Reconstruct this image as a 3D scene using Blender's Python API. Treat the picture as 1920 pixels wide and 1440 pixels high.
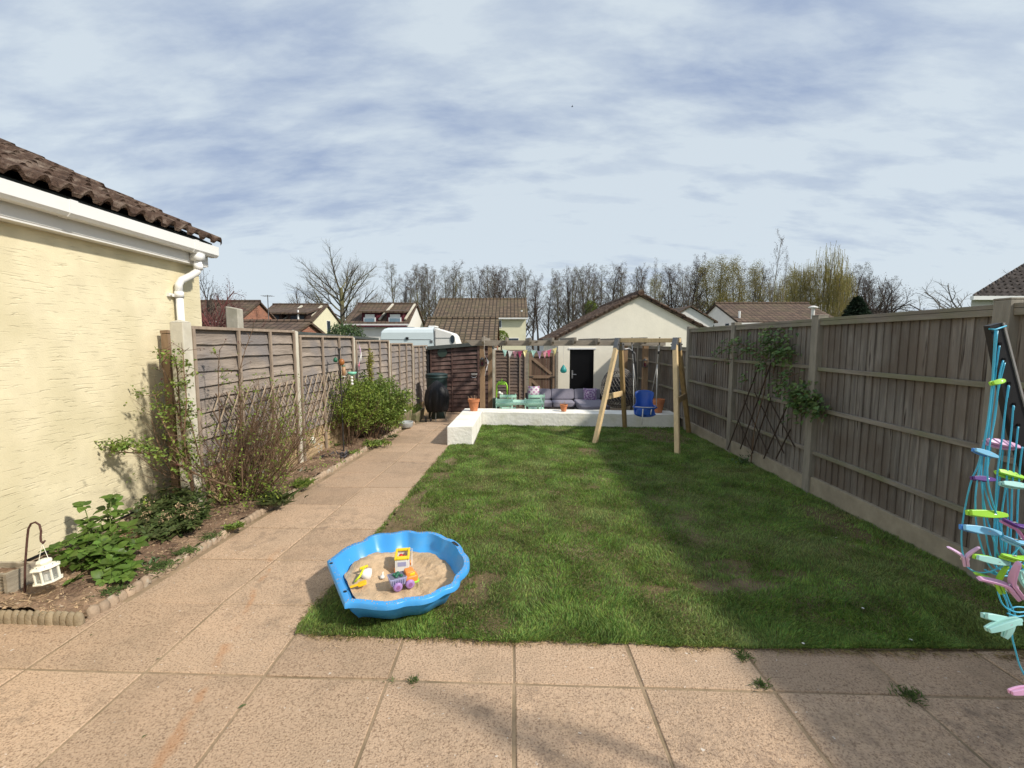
import bpy, math, random
import numpy as np
from mathutils import Vector, Matrix, noise as mnoise
R = math.radians
rnd = random.Random(7)
for o in list(bpy.data.objects): bpy.data.objects.remove(o)
SC = bpy.context.scene
COL = SC.collection

# ------------------------------------------------------------ camera
FPX = 850.0; TH = math.atan(80/850); CT, ST = math.cos(TH), math.sin(TH); HC = 1.63
cam = bpy.data.cameras.new("camera"); co = bpy.data.objects.new("camera", cam); COL.objects.link(co)
cam.sensor_width = 36; cam.lens = FPX/1920*36; cam.clip_end = 3000; cam.clip_start = .05
co.location = (0, 0, HC); co.rotation_euler = (math.pi/2-TH, 0, 0)
SC.camera = co
def ray(x, y):
    a = (x-960)/FPX; b = -(y-720)/FPX
    return a, CT+b*ST, -ST+b*CT
def at(x, y, Y):            # point measured in the photograph at distance Y
    r = ray(x, y); t = Y/r[1]; return Vector((r[0]*t, Y, HC+r[2]*t))
def gp(x, y, z0=0.0, k=0.0):  # point on the plane z = z0 + kY
    r = ray(x, y); t = (z0-HC)/(r[2]-k*r[1]); return Vector((r[0]*t, r[1]*t, HC+r[2]*t))

# ------------------------------------------------------------ sun and sky
SUNH = Vector((1.0, -.52)).normalized(); SUNEL = R(40.5)
sun = bpy.data.lights.new("sun", 'SUN'); so = bpy.data.objects.new("sun", sun); COL.objects.link(so)
sun.energy = 4.1; sun.angle = R(3.2); sun.color = (1, .93, .82)
sd = Vector((SUNH.x*math.cos(SUNEL), SUNH.y*math.cos(SUNEL), math.sin(SUNEL)))
so.rotation_euler = sd.to_track_quat('Z', 'Y').to_euler(); so.location = (8, -4, 9)
W = bpy.data.worlds.new("World"); SC.world = W; W.use_nodes = True
nt = W.node_tree; nt.nodes.clear()
def N(t, **k):
    n = nt.nodes.new(t)
    for a, b in k.items(): setattr(n, a, b)
    return n
sky = N('ShaderNodeTexSky', sky_type='NISHITA', sun_disc=False, sun_elevation=SUNEL, sun_rotation=math.atan2(SUNH.x, SUNH.y), air_density=1.0, dust_density=1.5)
bg1 = N('ShaderNodeBackground'); bg1.inputs[1].default_value = .085
nt.links.new(sky.outputs[0], bg1.inputs[0])
tc = N('ShaderNodeTexCoord'); sep = N('ShaderNodeSeparateXYZ'); nt.links.new(tc.outputs['Generated'], sep.inputs[0])
zz = N('ShaderNodeMath', operation='ADD'); nt.links.new(sep.outputs[2], zz.inputs[0]); zz.inputs[1].default_value = .28
dx = N('ShaderNodeMath', operation='DIVIDE'); nt.links.new(sep.outputs[0], dx.inputs[0]); nt.links.new(zz.outputs[0], dx.inputs[1])
dy = N('ShaderNodeMath', operation='DIVIDE'); nt.links.new(sep.outputs[1], dy.inputs[0]); nt.links.new(zz.outputs[0], dy.inputs[1])
cb = N('ShaderNodeCombineXYZ'); nt.links.new(dx.outputs[0], cb.inputs[0]); nt.links.new(dy.outputs[0], cb.inputs[1])
def cloud(rot, sc, scale, det, dist, lo, hi, off=(0,0,0)):
    mp = N('ShaderNodeMapping'); mp.inputs['Rotation'].default_value = (0, 0, R(rot)); mp.inputs['Scale'].default_value = sc; mp.inputs['Location'].default_value = off
    nt.links.new(cb.outputs[0], mp.inputs[0])
    nz = N('ShaderNodeTexNoise'); nz.inputs['Scale'].default_value = scale; nz.inputs['Detail'].default_value = det; nz.inputs['Roughness'].default_value = .58; nz.inputs['Distortion'].default_value = dist
    nt.links.new(mp.outputs[0], nz.inputs['Vector'])
    mr = N('ShaderNodeMapRange'); mr.interpolation_type = 'SMOOTHSTEP'
    mr.inputs[1].default_value = lo; mr.inputs[2].default_value = hi
    nt.links.new(nz.outputs[0], mr.inputs[0]); return mr.outputs[0]
c1 = cloud(28, (.8, 1.3, 1), 1.35, 10, .25, .27, .60, (3.3, 1.2, 0))
c2 = cloud(50, (.7, 1.9, 1), 4.6, 12, .15, .30, .70, (7, 2, 0))
mm = N('ShaderNodeMath', operation='MULTIPLY_ADD'); nt.links.new(c2, mm.inputs[0]); mm.inputs[1].default_value = .50
m0 = N('ShaderNodeMath', operation='MULTIPLY'); nt.links.new(c1, m0.inputs[0]); m0.inputs[1].default_value = .62
nt.links.new(m0.outputs[0], mm.inputs[2])
# thicker veil towards the horizon
hz = N('ShaderNodeMapRange'); hz.inputs[1].default_value = .0; hz.inputs[2].default_value = .42; hz.inputs[3].default_value = .62; hz.inputs[4].default_value = 0.0
nt.links.new(sep.outputs[2], hz.inputs[0])
ad = N('ShaderNodeMath', operation='ADD', use_clamp=True); nt.links.new(mm.outputs[0], ad.inputs[0]); nt.links.new(hz.outputs[0], ad.inputs[1])
bg2 = N('ShaderNodeBackground'); bg2.inputs[1].default_value = 1.0
cr = N('ShaderNodeMix', data_type='RGBA'); nt.links.new(ad.outputs[0], cr.inputs[0])
cr.inputs[6].default_value = (.255, .345, .56, 1); cr.inputs[7].default_value = (.68, .765, .835, 1)
nt.links.new(cr.outputs[2], bg2.inputs[0])
mx = N('ShaderNodeMixShader'); mx.inputs[0].default_value = .88
nt.links.new(bg1.outputs[0], mx.inputs[1]); nt.links.new(bg2.outputs[0], mx.inputs[2])
out = N('ShaderNodeOutputWorld'); nt.links.new(mx.outputs[0], out.inputs[0])
SC.view_settings.view_transform = 'Standard'; SC.view_settings.look = 'None'; SC.view_settings.exposure = .08; SC.view_settings.gamma = 1

# ------------------------------------------------------------ materials
def M(name, col, rough=.75, var=.18, scale=8, bump=0., bscale=30, bdist=.01, stretch=(1, 1, 1), col2=None, c2s=2.5, c2lo=.45, c2hi=.65,
      isl=0., hue=0., spec=.3, metal=0., trans=0., coord='Object', speck=None, alpha=None, groove=None, objr=0.):
    m = bpy.data.materials.new(name); m.use_nodes = True; t = m.node_tree; L = t.links.new
    b = t.nodes['Principled BSDF']
    def n(tp, **k):
        q = t.nodes.new(tp)
        for a, v in k.items(): setattr(q, a, v)
        return q
    if coord == 'World': src = n('ShaderNodeNewGeometry').outputs['Position']
    else: src = n('ShaderNodeTexCoord').outputs['Object']
    mp = n('ShaderNodeMapping'); mp.inputs['Scale'].default_value = stretch; L(src, mp.inputs[0])
    nz = n('ShaderNodeTexNoise'); nz.inputs['Scale'].default_value = scale; nz.inputs['Detail'].default_value = 6; nz.inputs['Roughness'].default_value = .62; L(mp.outputs[0], nz.inputs['Vector'])
    rp = n('ShaderNodeValToRGB'); c = Vector(col)
    rp.color_ramp.elements[0].position = .3; rp.color_ramp.elements[1].position = .7
    rp.color_ramp.elements[0].color = (*[max(0, q*(1-var)) for q in col], 1); rp.color_ramp.elements[1].color = (*[min(1, q*(1+var)) for q in col], 1)
    L(nz.outputs[0], rp.inputs[0]); cur = rp.outputs[0]
    if col2:
        n2 = n('ShaderNodeTexNoise'); n2.inputs['Scale'].default_value = c2s; n2.inputs['Detail'].default_value = 5; L(src, n2.inputs['Vector'])
        mr = n('ShaderNodeMapRange'); mr.inputs[1].default_value = c2lo; mr.inputs[2].default_value = c2hi; L(n2.outputs[0], mr.inputs[0])
        mi = n('ShaderNodeMix', data_type='RGBA'); L(mr.outputs[0], mi.inputs[0]); L(cur, mi.inputs[6]); mi.inputs[7].default_value = (*col2, 1); cur = mi.outputs[2]
    if speck:   # (colour, scale, lo, hi)
        n3 = n('ShaderNodeTexNoise'); n3.inputs['Scale'].default_value = speck[1]; n3.inputs['Detail'].default_value = 2; L(mp.outputs[0], n3.inputs['Vector'])
        mr = n('ShaderNodeMapRange'); mr.inputs[1].default_value = speck[2]; mr.inputs[2].default_value = speck[3]; L(n3.outputs[0], mr.inputs[0])
        mi = n('ShaderNodeMix', data_type='RGBA'); L(mr.outputs[0], mi.inputs[0]); L(cur, mi.inputs[6]); mi.inputs[7].default_value = (*speck[0], 1); cur = mi.outputs[2]
    if isl or hue or objr:
        gm = n('ShaderNodeNewGeometry'); hs = n('ShaderNodeHueSaturation'); L(cur, hs.inputs['Color'])
        mr = n('ShaderNodeMapRange'); mr.inputs[3].default_value = 1-isl; mr.inputs[4].default_value = 1+isl; L(gm.outputs['Random Per Island'], mr.inputs[0])
        v = mr.outputs[0]
        if objr:
            oi = n('ShaderNodeObjectInfo'); m2 = n('ShaderNodeMapRange'); m2.inputs[3].default_value = 1-objr; m2.inputs[4].default_value = 1+objr; L(oi.outputs['Random'], m2.inputs[0])
            ml = n('ShaderNodeMath', operation='MULTIPLY'); L(v, ml.inputs[0]); L(m2.outputs[0], ml.inputs[1]); v = ml.outputs[0]
        L(v, hs.inputs['Value'])
        if hue:
            mq = n('ShaderNodeMath', operation='MULTIPLY'); L(gm.outputs['Random Per Island'], mq.inputs[0]); mq.inputs[1].default_value = 7.31
            fr = n('ShaderNodeMath', operation='FRACT'); L(mq.outputs[0], fr.inputs[0])
            m3 = n('ShaderNodeMapRange'); m3.inputs[3].default_value = .5-hue; m3.inputs[4].default_value = .5+hue; L(fr.outputs[0], m3.inputs[0]); L(m3.outputs[0], hs.inputs['Hue'])
        cur = hs.outputs[0]
    L(cur, b.inputs['Base Color'])
    b.inputs['Roughness'].default_value = rough; b.inputs['Metallic'].default_value = metal; b.inputs['Specular IOR Level'].default_value = spec
    last = None
    if bump:
        nb = n('ShaderNodeTexNoise'); nb.inputs['Scale'].default_value = bscale; nb.inputs['Detail'].default_value = 5; L(mp.outputs[0], nb.inputs['Vector'])
        bp = n('ShaderNodeBump'); bp.inputs['Strength'].default_value = bump; bp.inputs['Distance'].default_value = bdist; L(nb.outputs[0], bp.inputs['Height'])
        last = bp
    if groove:  # (scale vec, noise scale, lo, hi, strength)
        g0 = n('ShaderNodeMapping'); g0.inputs['Scale'].default_value = groove[0]; g0.inputs['Rotation'].default_value = (R(6), 0, 0); L(src, g0.inputs[0])
        gn = n('ShaderNodeTexNoise'); gn.inputs['Scale'].default_value = groove[1]; gn.inputs['Detail'].default_value = 3; gn.inputs['Distortion'].default_value = .6; L(g0.outputs[0], gn.inputs['Vector'])
        gr = n('ShaderNodeMapRange'); gr.inputs[1].default_value = groove[2]; gr.inputs[2].default_value = groove[3]; L(gn.outputs[0], gr.inputs[0])
        b2 = n('ShaderNodeBump'); b2.inputs['Strength'].default_value = groove[4]; b2.inputs['Distance'].default_value = .02; L(gr.outputs[0], b2.inputs['Height'])
        if last: L(last.outputs[0], b2.inputs['Normal'])
        last = b2
    if last: L(last.outputs[0], b.inputs['Normal'])
    if trans:
        tr = n('ShaderNodeBsdfTranslucent'); L(cur, tr.inputs[0]); ms = n('ShaderNodeMixShader'); ms.inputs[0].default_value = trans
        L(b.outputs[0], ms.inputs[1]); L(tr.outputs[0], ms.inputs[2]); L(ms.outputs[0], t.nodes['Material Output'].inputs[0])
    return m
def glass(name, col=(.6, .65, .65), a=.25):
    m = bpy.data.materials.new(name); m.use_nodes = True; t = m.node_tree
    b = t.nodes['Principled BSDF']; b.inputs['Base Color'].default_value = (*col, 1); b.inputs['Roughness'].default_value = .08; b.inputs['Alpha'].default_value = a
    return m

MT = dict(
 render=M('cream_render', (.76, .68, .47), .9, .08, 5, .45, 90, .004, col2=(.655, .585, .385), c2s=1.6, groove=((1, 2.3, 28), 2.3, .32, .41, .40)),
 cream=M('cream_wall', (.85, .80, .67), .9, .06, 2, .3, 20, .01),
 whitewall=M('white_masonry', (.87, .85, .78), .85, .06, 5, .5, 18, .02, col2=(.74, .72, .60), c2s=3.0, c2lo=.5, c2hi=.75, coord='World'),
 upvc=M('white_plastic', (.82, .82, .80), .35, .03, 3, spec=.5),
 fascia=M('white_fascia', (.74, .73, .70), .5, .05, 3),
 tile=M('roof_tile', (.085, .052, .036), .95, .5, 9, 1, 45, .02, col2=(.20, .155, .12), c2s=9, c2lo=.5, c2hi=.7, isl=.25),
 tile_far=None,
 conc=M('concrete_post', (.47, .44, .37), .9, .16, 12, .4, 60, .004, col2=(.36, .34, .27), c2s=5),
 conc_white=M('pale_concrete_post', (.62, .58, .48), .9, .12, 10, .3, 60, .004, col2=(.48, .44, .34), c2s=4),
 lap=M('weathered_lap_board', (.325, .27, .225), .85, .38, 3, .8, 20, .012, stretch=(1, .6, 7), col2=(.235, .21, .20), c2s=2.2, c2lo=.42, c2hi=.6, isl=.14, coord='World', speck=((.10, .07, .05), 1.6, .68, .74)),
 lapx=M('weathered_lap_board_rear', (.20, .145, .115), .85, .3, 3, .7, 20, .01, stretch=(.6, 1, 7), col2=(.15, .12, .11), c2s=2.2, isl=.16, coord='World'),
 batten=M('fence_batten', (.33, .26, .20), .85, .2, 6, .5, 30, .005, stretch=(3, 3, 1), coord='World'),
 tan=M('tan_gravel_board', (.38, .275, .16), .85, .22, 3, .5, 20, .008, stretch=(1, .6, 6), isl=.1, coord='World'),
 tile_dark=M('grey_brown_tile', (.075, .062, .055), .95, .4, 9, .8, 45, .02, isl=.3),
 feather=M('grey_feather_edge_board', (.212, .19, .165), .9, .46, 3.2, .8, 16, .008, stretch=(3, 7, .55), col2=(.165, .135, .108), c2s=2.0, c2lo=.42, c2hi=.62, isl=.15, coord='World', speck=((.055, .043, .035), 3.2, .66, .73)),
 rail=M('fence_rail', (.245, .215, .175), .9, .25, 4, .5, 20, .006, stretch=(3, .6, 5), col2=(.20, .20, .12), c2s=2, coord='World'),
 rfpost=M('grey_timber_post', (.27, .245, .20), .9, .22, 5, .5, 30, .006, stretch=(4, 4, .7), coord='World'),
 rgravel=M('concrete_gravel_board', (.33, .285, .21), .9, .2, 6, .5, 25, .006, coord='World'),
 shed=M('dark_stained_board', (.082, .044, .036), .6, .35, 4, .6, 20, .01, stretch=(.6, 1, 7), isl=.28, col2=(.15, .095, .08), c2s=3, spec=.4),
 felt=M('roof_felt', (.075, .085, .08), .9, .2, 10, .3, 60, .005),
 perg=M('grey_oak_beam', (.27, .235, .19), .85, .25, 4, .6, 24, .008, stretch=(1, 4, 4), coord='World', speck=((.10, .08, .06), 3, .66, .72)),
 pergpost=M('brown_timber_post', (.26, .17, .10), .85, .22, 4, .5, 30, .006, stretch=(5, 5, .8), coord='World'),
 pine=M('pale_pine', (.66, .49, .27), .6, .14, 4, .3, 40, .003, stretch=(6, 6, .8), coord='World'),
 pinedk=M('shaded_pine', (.36, .25, .12), .7, .2, 4, .4, 40, .003, stretch=(6, 6, .8), coord='World'),  # pine copy with shade put into its colour, for back legs and a brace
 zinc=M('grey_metal_bracket', (.20, .20, .20), .45, .15, 20, metal=.6),
 steel=M('bright_steel', (.6, .6, .6), .3, .1, 20, metal=.9),
 black=M('black_plastic', (.015, .016, .018), .45, .2, 10),
 blackm=M('black_metal', (.03, .028, .027), .5, .2, 20, spec=.5),
 rust=M('rusty_iron', (.09, .045, .035), .7, .3, 30, .3, 80, .002),
 cover=M('black_polyester_cover', (.010, .010, .012), .55, .3, 6, .5, 12, .02, stretch=(3, 3, .6), spec=.35),
 bin=M('dark_green_plastic', (.016, .035, .035), .5, .1, 10, spec=.4),
 slab=None, soil=None,
 edging=M('stone_edging', (.36, .27, .19), .9, .25, 14, .6, 50, .01, isl=.18, col2=(.44, .39, .31), c2s=16, c2lo=.58, c2hi=.72),
 logs=M('front_edging_stone', (.27, .215, .14), .9, .25, 14, .6, 50, .01, isl=.14),
 sand=M('play_sand', (.57, .41, .255), .95, .14, 20, .9, 60, .01, col2=(.48, .34, .205), c2s=7, c2lo=.48, c2hi=.6, speck=((.36, .25, .15), 160, .6, .7)),
 pit=M('bright_blue_plastic', (.055, .33, .74), .36, .07, 3, spec=.5, col2=(.085, .36, .72), c2s=9, c2lo=.52, c2hi=.7, speck=((.30, .42, .55), 42, .70, .76)),
 navy=M('blue_plastic', (.028, .11, .47), .35, .1, 6, spec=.5),
 rope=M('white_rope', (.60, .59, .56), .8, .1, 90, .4, 300, .002),
 terra=M('terracotta', (.52, .20, .09), .8, .14, 8, .2, 40, .003, col2=(.60, .34, .22), c2s=6, c2lo=.6, c2hi=.8),
 green=M('pale_green_paint', (.52, .80, .65), .5, .05, 6),
 lime=M('lime_plastic', (.36, .72, .06), .4, .04, 6, spec=.5),
 sofa=M('grey_cushion', (.27, .255, .31), .9, .08, 12, .3, 9, .02),
 wicker=M('dark_wicker', (.11, .098, .088), .6, .3, 40),
 wickerl=M('grey_wicker', (.34, .31, .28), .55, .25, 40),
 brick=M('red_brick', (.34, .135, .085), .9, .18, 3, .2, 20, .01),
 glassd=M('dark_window_glass', (.03, .045, .06), .08, .1, 3, spec=.6),
 glassb=M('pale_window_glass', (.16, .24, .30), .1, .1, 3, spec=.6),
 dark=M('dark_interior', (.004, .004, .005), .35, .1, 3),
 maroon=M('maroon_cladding', (.10, .018, .028), .7, .15, 5),
 brown=M('dark_brown_cladding', (.045, .026, .02), .7, .2, 5),
 whiteh=M('white_house_wall', (.74, .72, .68), .9, .05, 3),
 creamh=M('pale_yellow_house_wall', (.74, .70, .50), .9, .05, 3),
 van=M('white_caravan_body', (.66, .74, .76), .3, .04, 2, spec=.5),
 bark=M('brown_bark', (.060, .047, .038), .95, .3, 2, coord='World', isl=.2),
 barkred=M('reddish_twig', (.15, .055, .05), .95, .3, 2, isl=.25),
 barkgr=M('grey_bark', (.115, .10, .082), .95, .3, 2, isl=.25, col2=(.16, .15, .07), c2s=.6, coord='World'),
 barkpale=M('pale_bark', (.20, .185, .165), .95, .3, 2, isl=.25),
 olive=M('olive_spring_leaf', (.27, .235, .075), .8, .2, 3, isl=.35, hue=.02, trans=.3),
 buds=M('brown_bud', (.10, .066, .052), .9, .2, 3, isl=.35),
 evergreen=M('dark_evergreen_leaf', (.022, .040, .020), .7, .3, 3, isl=.4, trans=.15),
 twig=M('brown_twig', (.155, .098, .06), .85, .3, 20, isl=.25),
 stemgr=M('green_stem', (.13, .17, .05), .7, .2, 20, isl=.2),
 leafhyd=M('bright_hydrangea_leaf', (.098, .168, .028), .45, .2, 30, isl=.38, hue=.012, trans=.25, bump=.3, bscale=60, bdist=.003, spec=.4),
 leafdark=M('glossy_dark_leaf', (.072, .10, .032), .35, .25, 20, isl=.4, hue=.02, trans=.2, spec=.5),
 leafyel=M('yellow_green_leaf', (.20, .27, .045), .5, .2, 20, isl=.35, hue=.02, trans=.3),
 leafmid=M('mid_green_leaf', (.19, .26, .055), .5, .2, 20, isl=.4, hue=.02, trans=.3),
 leafgold=M('golden_leaf', (.36, .36, .07), .5, .2, 20, isl=.3, trans=.3),
 leafrose=M('rose_leaf', (.085, .13, .05), .5, .25, 20, isl=.45, hue=.03, trans=.25),
 leafpurple=M('dark_purple_leaf', (.06, .055, .06), .6, .3, 20, isl=.4),
 tuft=M('garden_grass_tuft', (.12, .18, .055), .6, .2, 20, isl=.4, hue=.02, trans=.3),
 straw=M('dry_debris', (.36, .26, .16), .9, .3, 20, isl=.5),
 white=M('white_petal', (.80, .79, .74), .6, .05, 20),
 lant=M('white_painted_metal', (.80, .78, .66), .4, .05, 10, spec=.5),
 lantg=glass('lantern_glass', (.42, .45, .43), .38),
 cord=M('blue_plastic_cord', (.06, .42, .62), .35, .1, 30, spec=.5, isl=.12),
 armb=M('black_arm_plastic', (.022, .022, .024), .45, .15, 20),
 armg=M('grey_arm_edge', (.30, .29, .28), .5, .1, 20),
 slate=M('grey_slate', (.13, .14, .13), .6, .2, 10),
 planter=M('weathered_planter_wood', (.33, .285, .215), .9, .25, 4, .6, 24, .01, stretch=(1, 1, 9), isl=.1),
 stonepl=M('mossy_trough', (.25, .20, .13), .9, .25, 8, .5, 20, .02, col2=(.14, .15, .07), c2s=5),
 greypot=M('grey_glazed_pot', (.38, .40, .40), .5, .1, 8),
 moss=M('moss_green', (.16, .17, .03), .9, .3, 20, isl=.3),
)
for nm, c in dict(yellow=(.86, .62, .02), orange=(.88, .28, .05), spade=(.90, .50, .01), red=(.55, .01, .02), lilac=(.38, .38, .56), mauve=(.40, .23, .50), wht=(.82, .80, .74), minty=(.22, .58, .42),
                  teal=(.02, .26, .25), pegpink=(.66, .36, .56), pegblue=(.06, .25, .66), pegsky=(.22, .52, .75), peglime=(.33, .66, .05), pegpurple=(.10, .035, .22), pegsea=(.36, .66, .62), pegmag=(.50, .20, .42),
                  fpink=(.72, .32, .38), fmag=(.62, .10, .22), fmint=(.42, .66, .60), fyel=(.76, .66, .32), fwhite=(.74, .72, .70), flil=(.62, .42, .60), copper=(.33, .12, .03), seed=(.42, .25, .13), greenm=(.02, .13, .07), darkgreen=(.03, .05, .04)).items():
    MT[nm] = M('paint_'+nm, c, .42, .06, 8, spec=.45)

def tile_mat(name, col, bw, bh, sq, mort, mossc):
    m = bpy.data.materials.new(name); m.use_nodes = True; t = m.node_tree; L = t.links.new; b = t.nodes['Principled BSDF']
    tcn = t.nodes.new('ShaderNodeTexCoord'); sp = t.nodes.new('ShaderNodeSeparateXYZ'); L(tcn.outputs['Object'], sp.inputs[0])
    cx = t.nodes.new('ShaderNodeCombineXYZ'); L(sp.outputs[0], cx.inputs[0])
    ml = t.nodes.new('ShaderNodeMath'); ml.operation = 'MULTIPLY'; ml.inputs[1].default_value = sq; L(sp.outputs[2], ml.inputs[0]); L(ml.outputs[0], cx.inputs[1])
    br = t.nodes.new('ShaderNodeTexBrick'); br.offset = 0; br.inputs['Scale'].default_value = 1; br.inputs['Brick Width'].default_value = bw; br.inputs['Row Height'].default_value = bh
    br.inputs['Mortar Size'].default_value = mort; br.inputs['Mortar Smooth'].default_value = .6; br.inputs['Bias'].default_value = .1
    br.inputs['Color1'].default_value = (*[c*.75 for c in col], 1); br.inputs['Color2'].default_value = (*[c*1.35 for c in col], 1); br.inputs['Mortar'].default_value = (*[c*.28 for c in col], 1)
    L(cx.outputs[0], br.inputs['Vector'])
    nz = t.nodes.new('ShaderNodeTexNoise'); nz.inputs['Scale'].default_value = 1.1; nz.inputs['Detail'].default_value = 8; L(tcn.outputs['Object'], nz.inputs['Vector'])
    mr = t.nodes.new('ShaderNodeMapRange'); mr.inputs[1].default_value = .45; mr.inputs[2].default_value = .75; mr.inputs[4].default_value = .6; L(nz.outputs[0], mr.inputs[0])
    mi = t.nodes.new('ShaderNodeMix'); mi.data_type = 'RGBA'; L(mr.outputs[0], mi.inputs[0]); L(br.outputs[0], mi.inputs[6]); mi.inputs[7].default_value = (*mossc, 1)
    L(mi.outputs[2], b.inputs['Base Color']); b.inputs['Roughness'].default_value = .95
    bp = t.nodes.new('ShaderNodeBump'); bp.inputs['Strength'].default_value = .8; bp.inputs['Distance'].default_value = .05; bp.invert = True; L(br.outputs['Fac'], bp.inputs['Height']); L(bp.outputs[0], b.inputs['Normal'])
    return m
MT['tile_far'] = tile_mat('brown_pantile', (.135, .095, .062), .30, .30, 2.1, .05, (.13, .11, .055))
MT['tile_red'] = tile_mat('red_brown_tile', (.105, .068, .048), .33, .30, 2.1, .03, (.115, .095, .05))
MT['tile_grey'] = tile_mat('grey_tile', (.26, .26, .26), .9, .30, 2.1, .03, (.16, .17, .14))
def brick_mat():
    m = MT['brick']; t = m.node_tree; L = t.links.new; b = t.nodes['Principled BSDF']
    tcn = t.nodes.new('ShaderNodeTexCoord'); sp = t.nodes.new('ShaderNodeSeparateXYZ'); L(tcn.outputs['Object'], sp.inputs[0])
    ad = t.nodes.new('ShaderNodeMath'); L(sp.outputs[0], ad.inputs[0]); L(sp.outputs[1], ad.inputs[1])
    cx = t.nodes.new('ShaderNodeCombineXYZ'); L(ad.outputs[0], cx.inputs[0]); L(sp.outputs[2], cx.inputs[1])
    br = t.nodes.new('ShaderNodeTexBrick'); br.inputs['Scale'].default_value = 1; br.inputs['Brick Width'].default_value = .225; br.inputs['Row Height'].default_value = .075; br.inputs['Mortar Size'].default_value = .008
    br.inputs['Color1'].default_value = (.36, .13, .075, 1); br.inputs['Color2'].default_value = (.27, .10, .065, 1); br.inputs['Mortar'].default_value = (.34, .27, .2, 1)
    L(cx.outputs[0], br.inputs['Vector']); L(br.outputs[0], b.inputs['Base Color'])
brick_mat()

def slab_mat():
    m = bpy.data.materials.new('exposed_aggregate_slab'); m.use_nodes = True; t = m.node_tree; L = t.links.new; b = t.nodes['Principled BSDF']
    def n(tp, **k):
        q = t.nodes.new(tp)
        for a, v in k.items(): setattr(q, a, v)
        return q
    g = n('ShaderNodeNewGeometry'); pos = g.outputs['Position']
    def nz(s, d=4, r=.6, v=pos):
        q = n('ShaderNodeTexNoise'); q.inputs['Scale'].default_value = s; q.inputs['Detail'].default_value = d; q.inputs['Roughness'].default_value = r; L(v, q.inputs['Vector']); return q.outputs[0]
    def rng(x, a, b_, c=0., d=1.):
        q = n('ShaderNodeMapRange'); q.inputs[1].default_value = a; q.inputs[2].default_value = b_; q.inputs[3].default_value = c; q.inputs[4].default_value = d; L(x, q.inputs[0]); return q.outputs[0]
    def mix(f, a, c):
        q = n('ShaderNodeMix', data_type='RGBA')
        if hasattr(f, 'links') or hasattr(f, 'is_linked'): L(f, q.inputs[0])
        else: q.inputs[0].default_value = f
        if isinstance(a, tuple): q.inputs[6].default_value = (*a, 1)
        else: L(a, q.inputs[6])
        if isinstance(c, tuple): q.inputs[7].default_value = (*c, 1)
        else: L(c, q.inputs[7])
        return q.outputs[2]
    def mul(a, c):
        q = n('ShaderNodeMath', operation='MULTIPLY'); L(a, q.inputs[0])
        if isinstance(c, float): q.inputs[1].default_value = c
        else: L(c, q.inputs[1])
        return q.outputs[0]
    vo = n('ShaderNodeTexVoronoi'); vo.inputs['Scale'].default_value = 120; L(pos, vo.inputs['Vector'])
    pits = rng(nz(105, 3, .7), .50, .62)
    base = mix(rng(nz(2.2, 5), .35, .65), (.505, .335, .215), (.43, .30, .20))
    base = mix(mul(rng(vo.outputs['Distance'], .0, .35), .55), (.60, .445, .31), base)
    base = mix(mul(pits, .80), base, (.21, .135, .085))
    lich = mul(rng(nz(7, 6, .75), .50, .66), rng(nz(.9, 4), .46, .62))
    base = mix(mul(lich, .62), base, (.15, .115, .085))
    base = mix(mul(rng(nz(3.1, 6, .7), .50, .72), .40), base, (.26, .19, .125))
    # airer shadow painted into the slab colour by the camera, right of middle joint
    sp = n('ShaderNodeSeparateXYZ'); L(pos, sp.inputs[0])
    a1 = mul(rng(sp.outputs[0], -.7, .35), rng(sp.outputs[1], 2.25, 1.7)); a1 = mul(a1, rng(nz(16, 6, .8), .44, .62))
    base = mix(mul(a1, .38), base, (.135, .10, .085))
    # fine white specks
    base = mix(mul(rng(nz(38, 2), .71, .74), .8), base, (.72, .66, .58))
    # rust streak running away from the camera
    ln = n('ShaderNodeMath', operation='MULTIPLY_ADD'); L(sp.outputs[1], ln.inputs[0]); ln.inputs[1].default_value = .27; ln.inputs[2].default_value = 0.94
    s1 = n('ShaderNodeMath', operation='ADD'); L(sp.outputs[0], s1.inputs[0]); L(ln.outputs[0], s1.inputs[1])
    wob = rng(nz(3.2, 4), .2, .8, -.06, .06); s2 = n('ShaderNodeMath', operation='ADD'); L(s1.outputs[0], s2.inputs[0]); L(wob, s2.inputs[1])
    ab = n('ShaderNodeMath', operation='ABSOLUTE'); L(s2.outputs[0], ab.inputs[0])
    st = mul(mul(rng(ab.outputs[0], .03, .008), rng(nz(4.5, 3), .43, .55)), rng(sp.outputs[1], 3.6, 3.2)); 
    base = mix(mul(st, .38), base, (.46, .20, .07))
    hs = n('ShaderNodeHueSaturation'); L(base, hs.inputs['Color']); L(rng(g.outputs['Random Per Island'], 0, 1, .84, 1.08), hs.inputs['Value'])
    L(hs.outputs[0], b.inputs['Base Color']); b.inputs['Roughness'].default_value = .9; b.inputs['Specular IOR Level'].default_value = .25
    bp = n('ShaderNodeBump'); bp.inputs['Strength'].default_value = .9; bp.inputs['Distance'].default_value = .006
    hh = n('ShaderNodeMath', operation='SUBTRACT'); L(nz(60, 4, .7), hh.inputs[0]); L(mul(vo.outputs['Distance'], .4), hh.inputs[1]); L(hh.outputs[0], bp.inputs['Height']); L(bp.outputs[0], b.inputs['Normal'])
    return m
MT['slab'] = slab_mat()
MT['mortar'] = M('mortar_joint', (.32, .235, .15), .95, .25, 14, .6, 60, .006, coord='World', col2=(.22, .165, .10), c2s=4)
MT['soil'] = M('flower_bed_soil', (.27, .18, .115), .95, .35, 14, 1, 30, .04, coord='World', col2=(.16, .10, .065), c2s=3.5, c2lo=.45, c2hi=.6, speck=((.48, .38, .28), 40, .66, .7))
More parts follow.
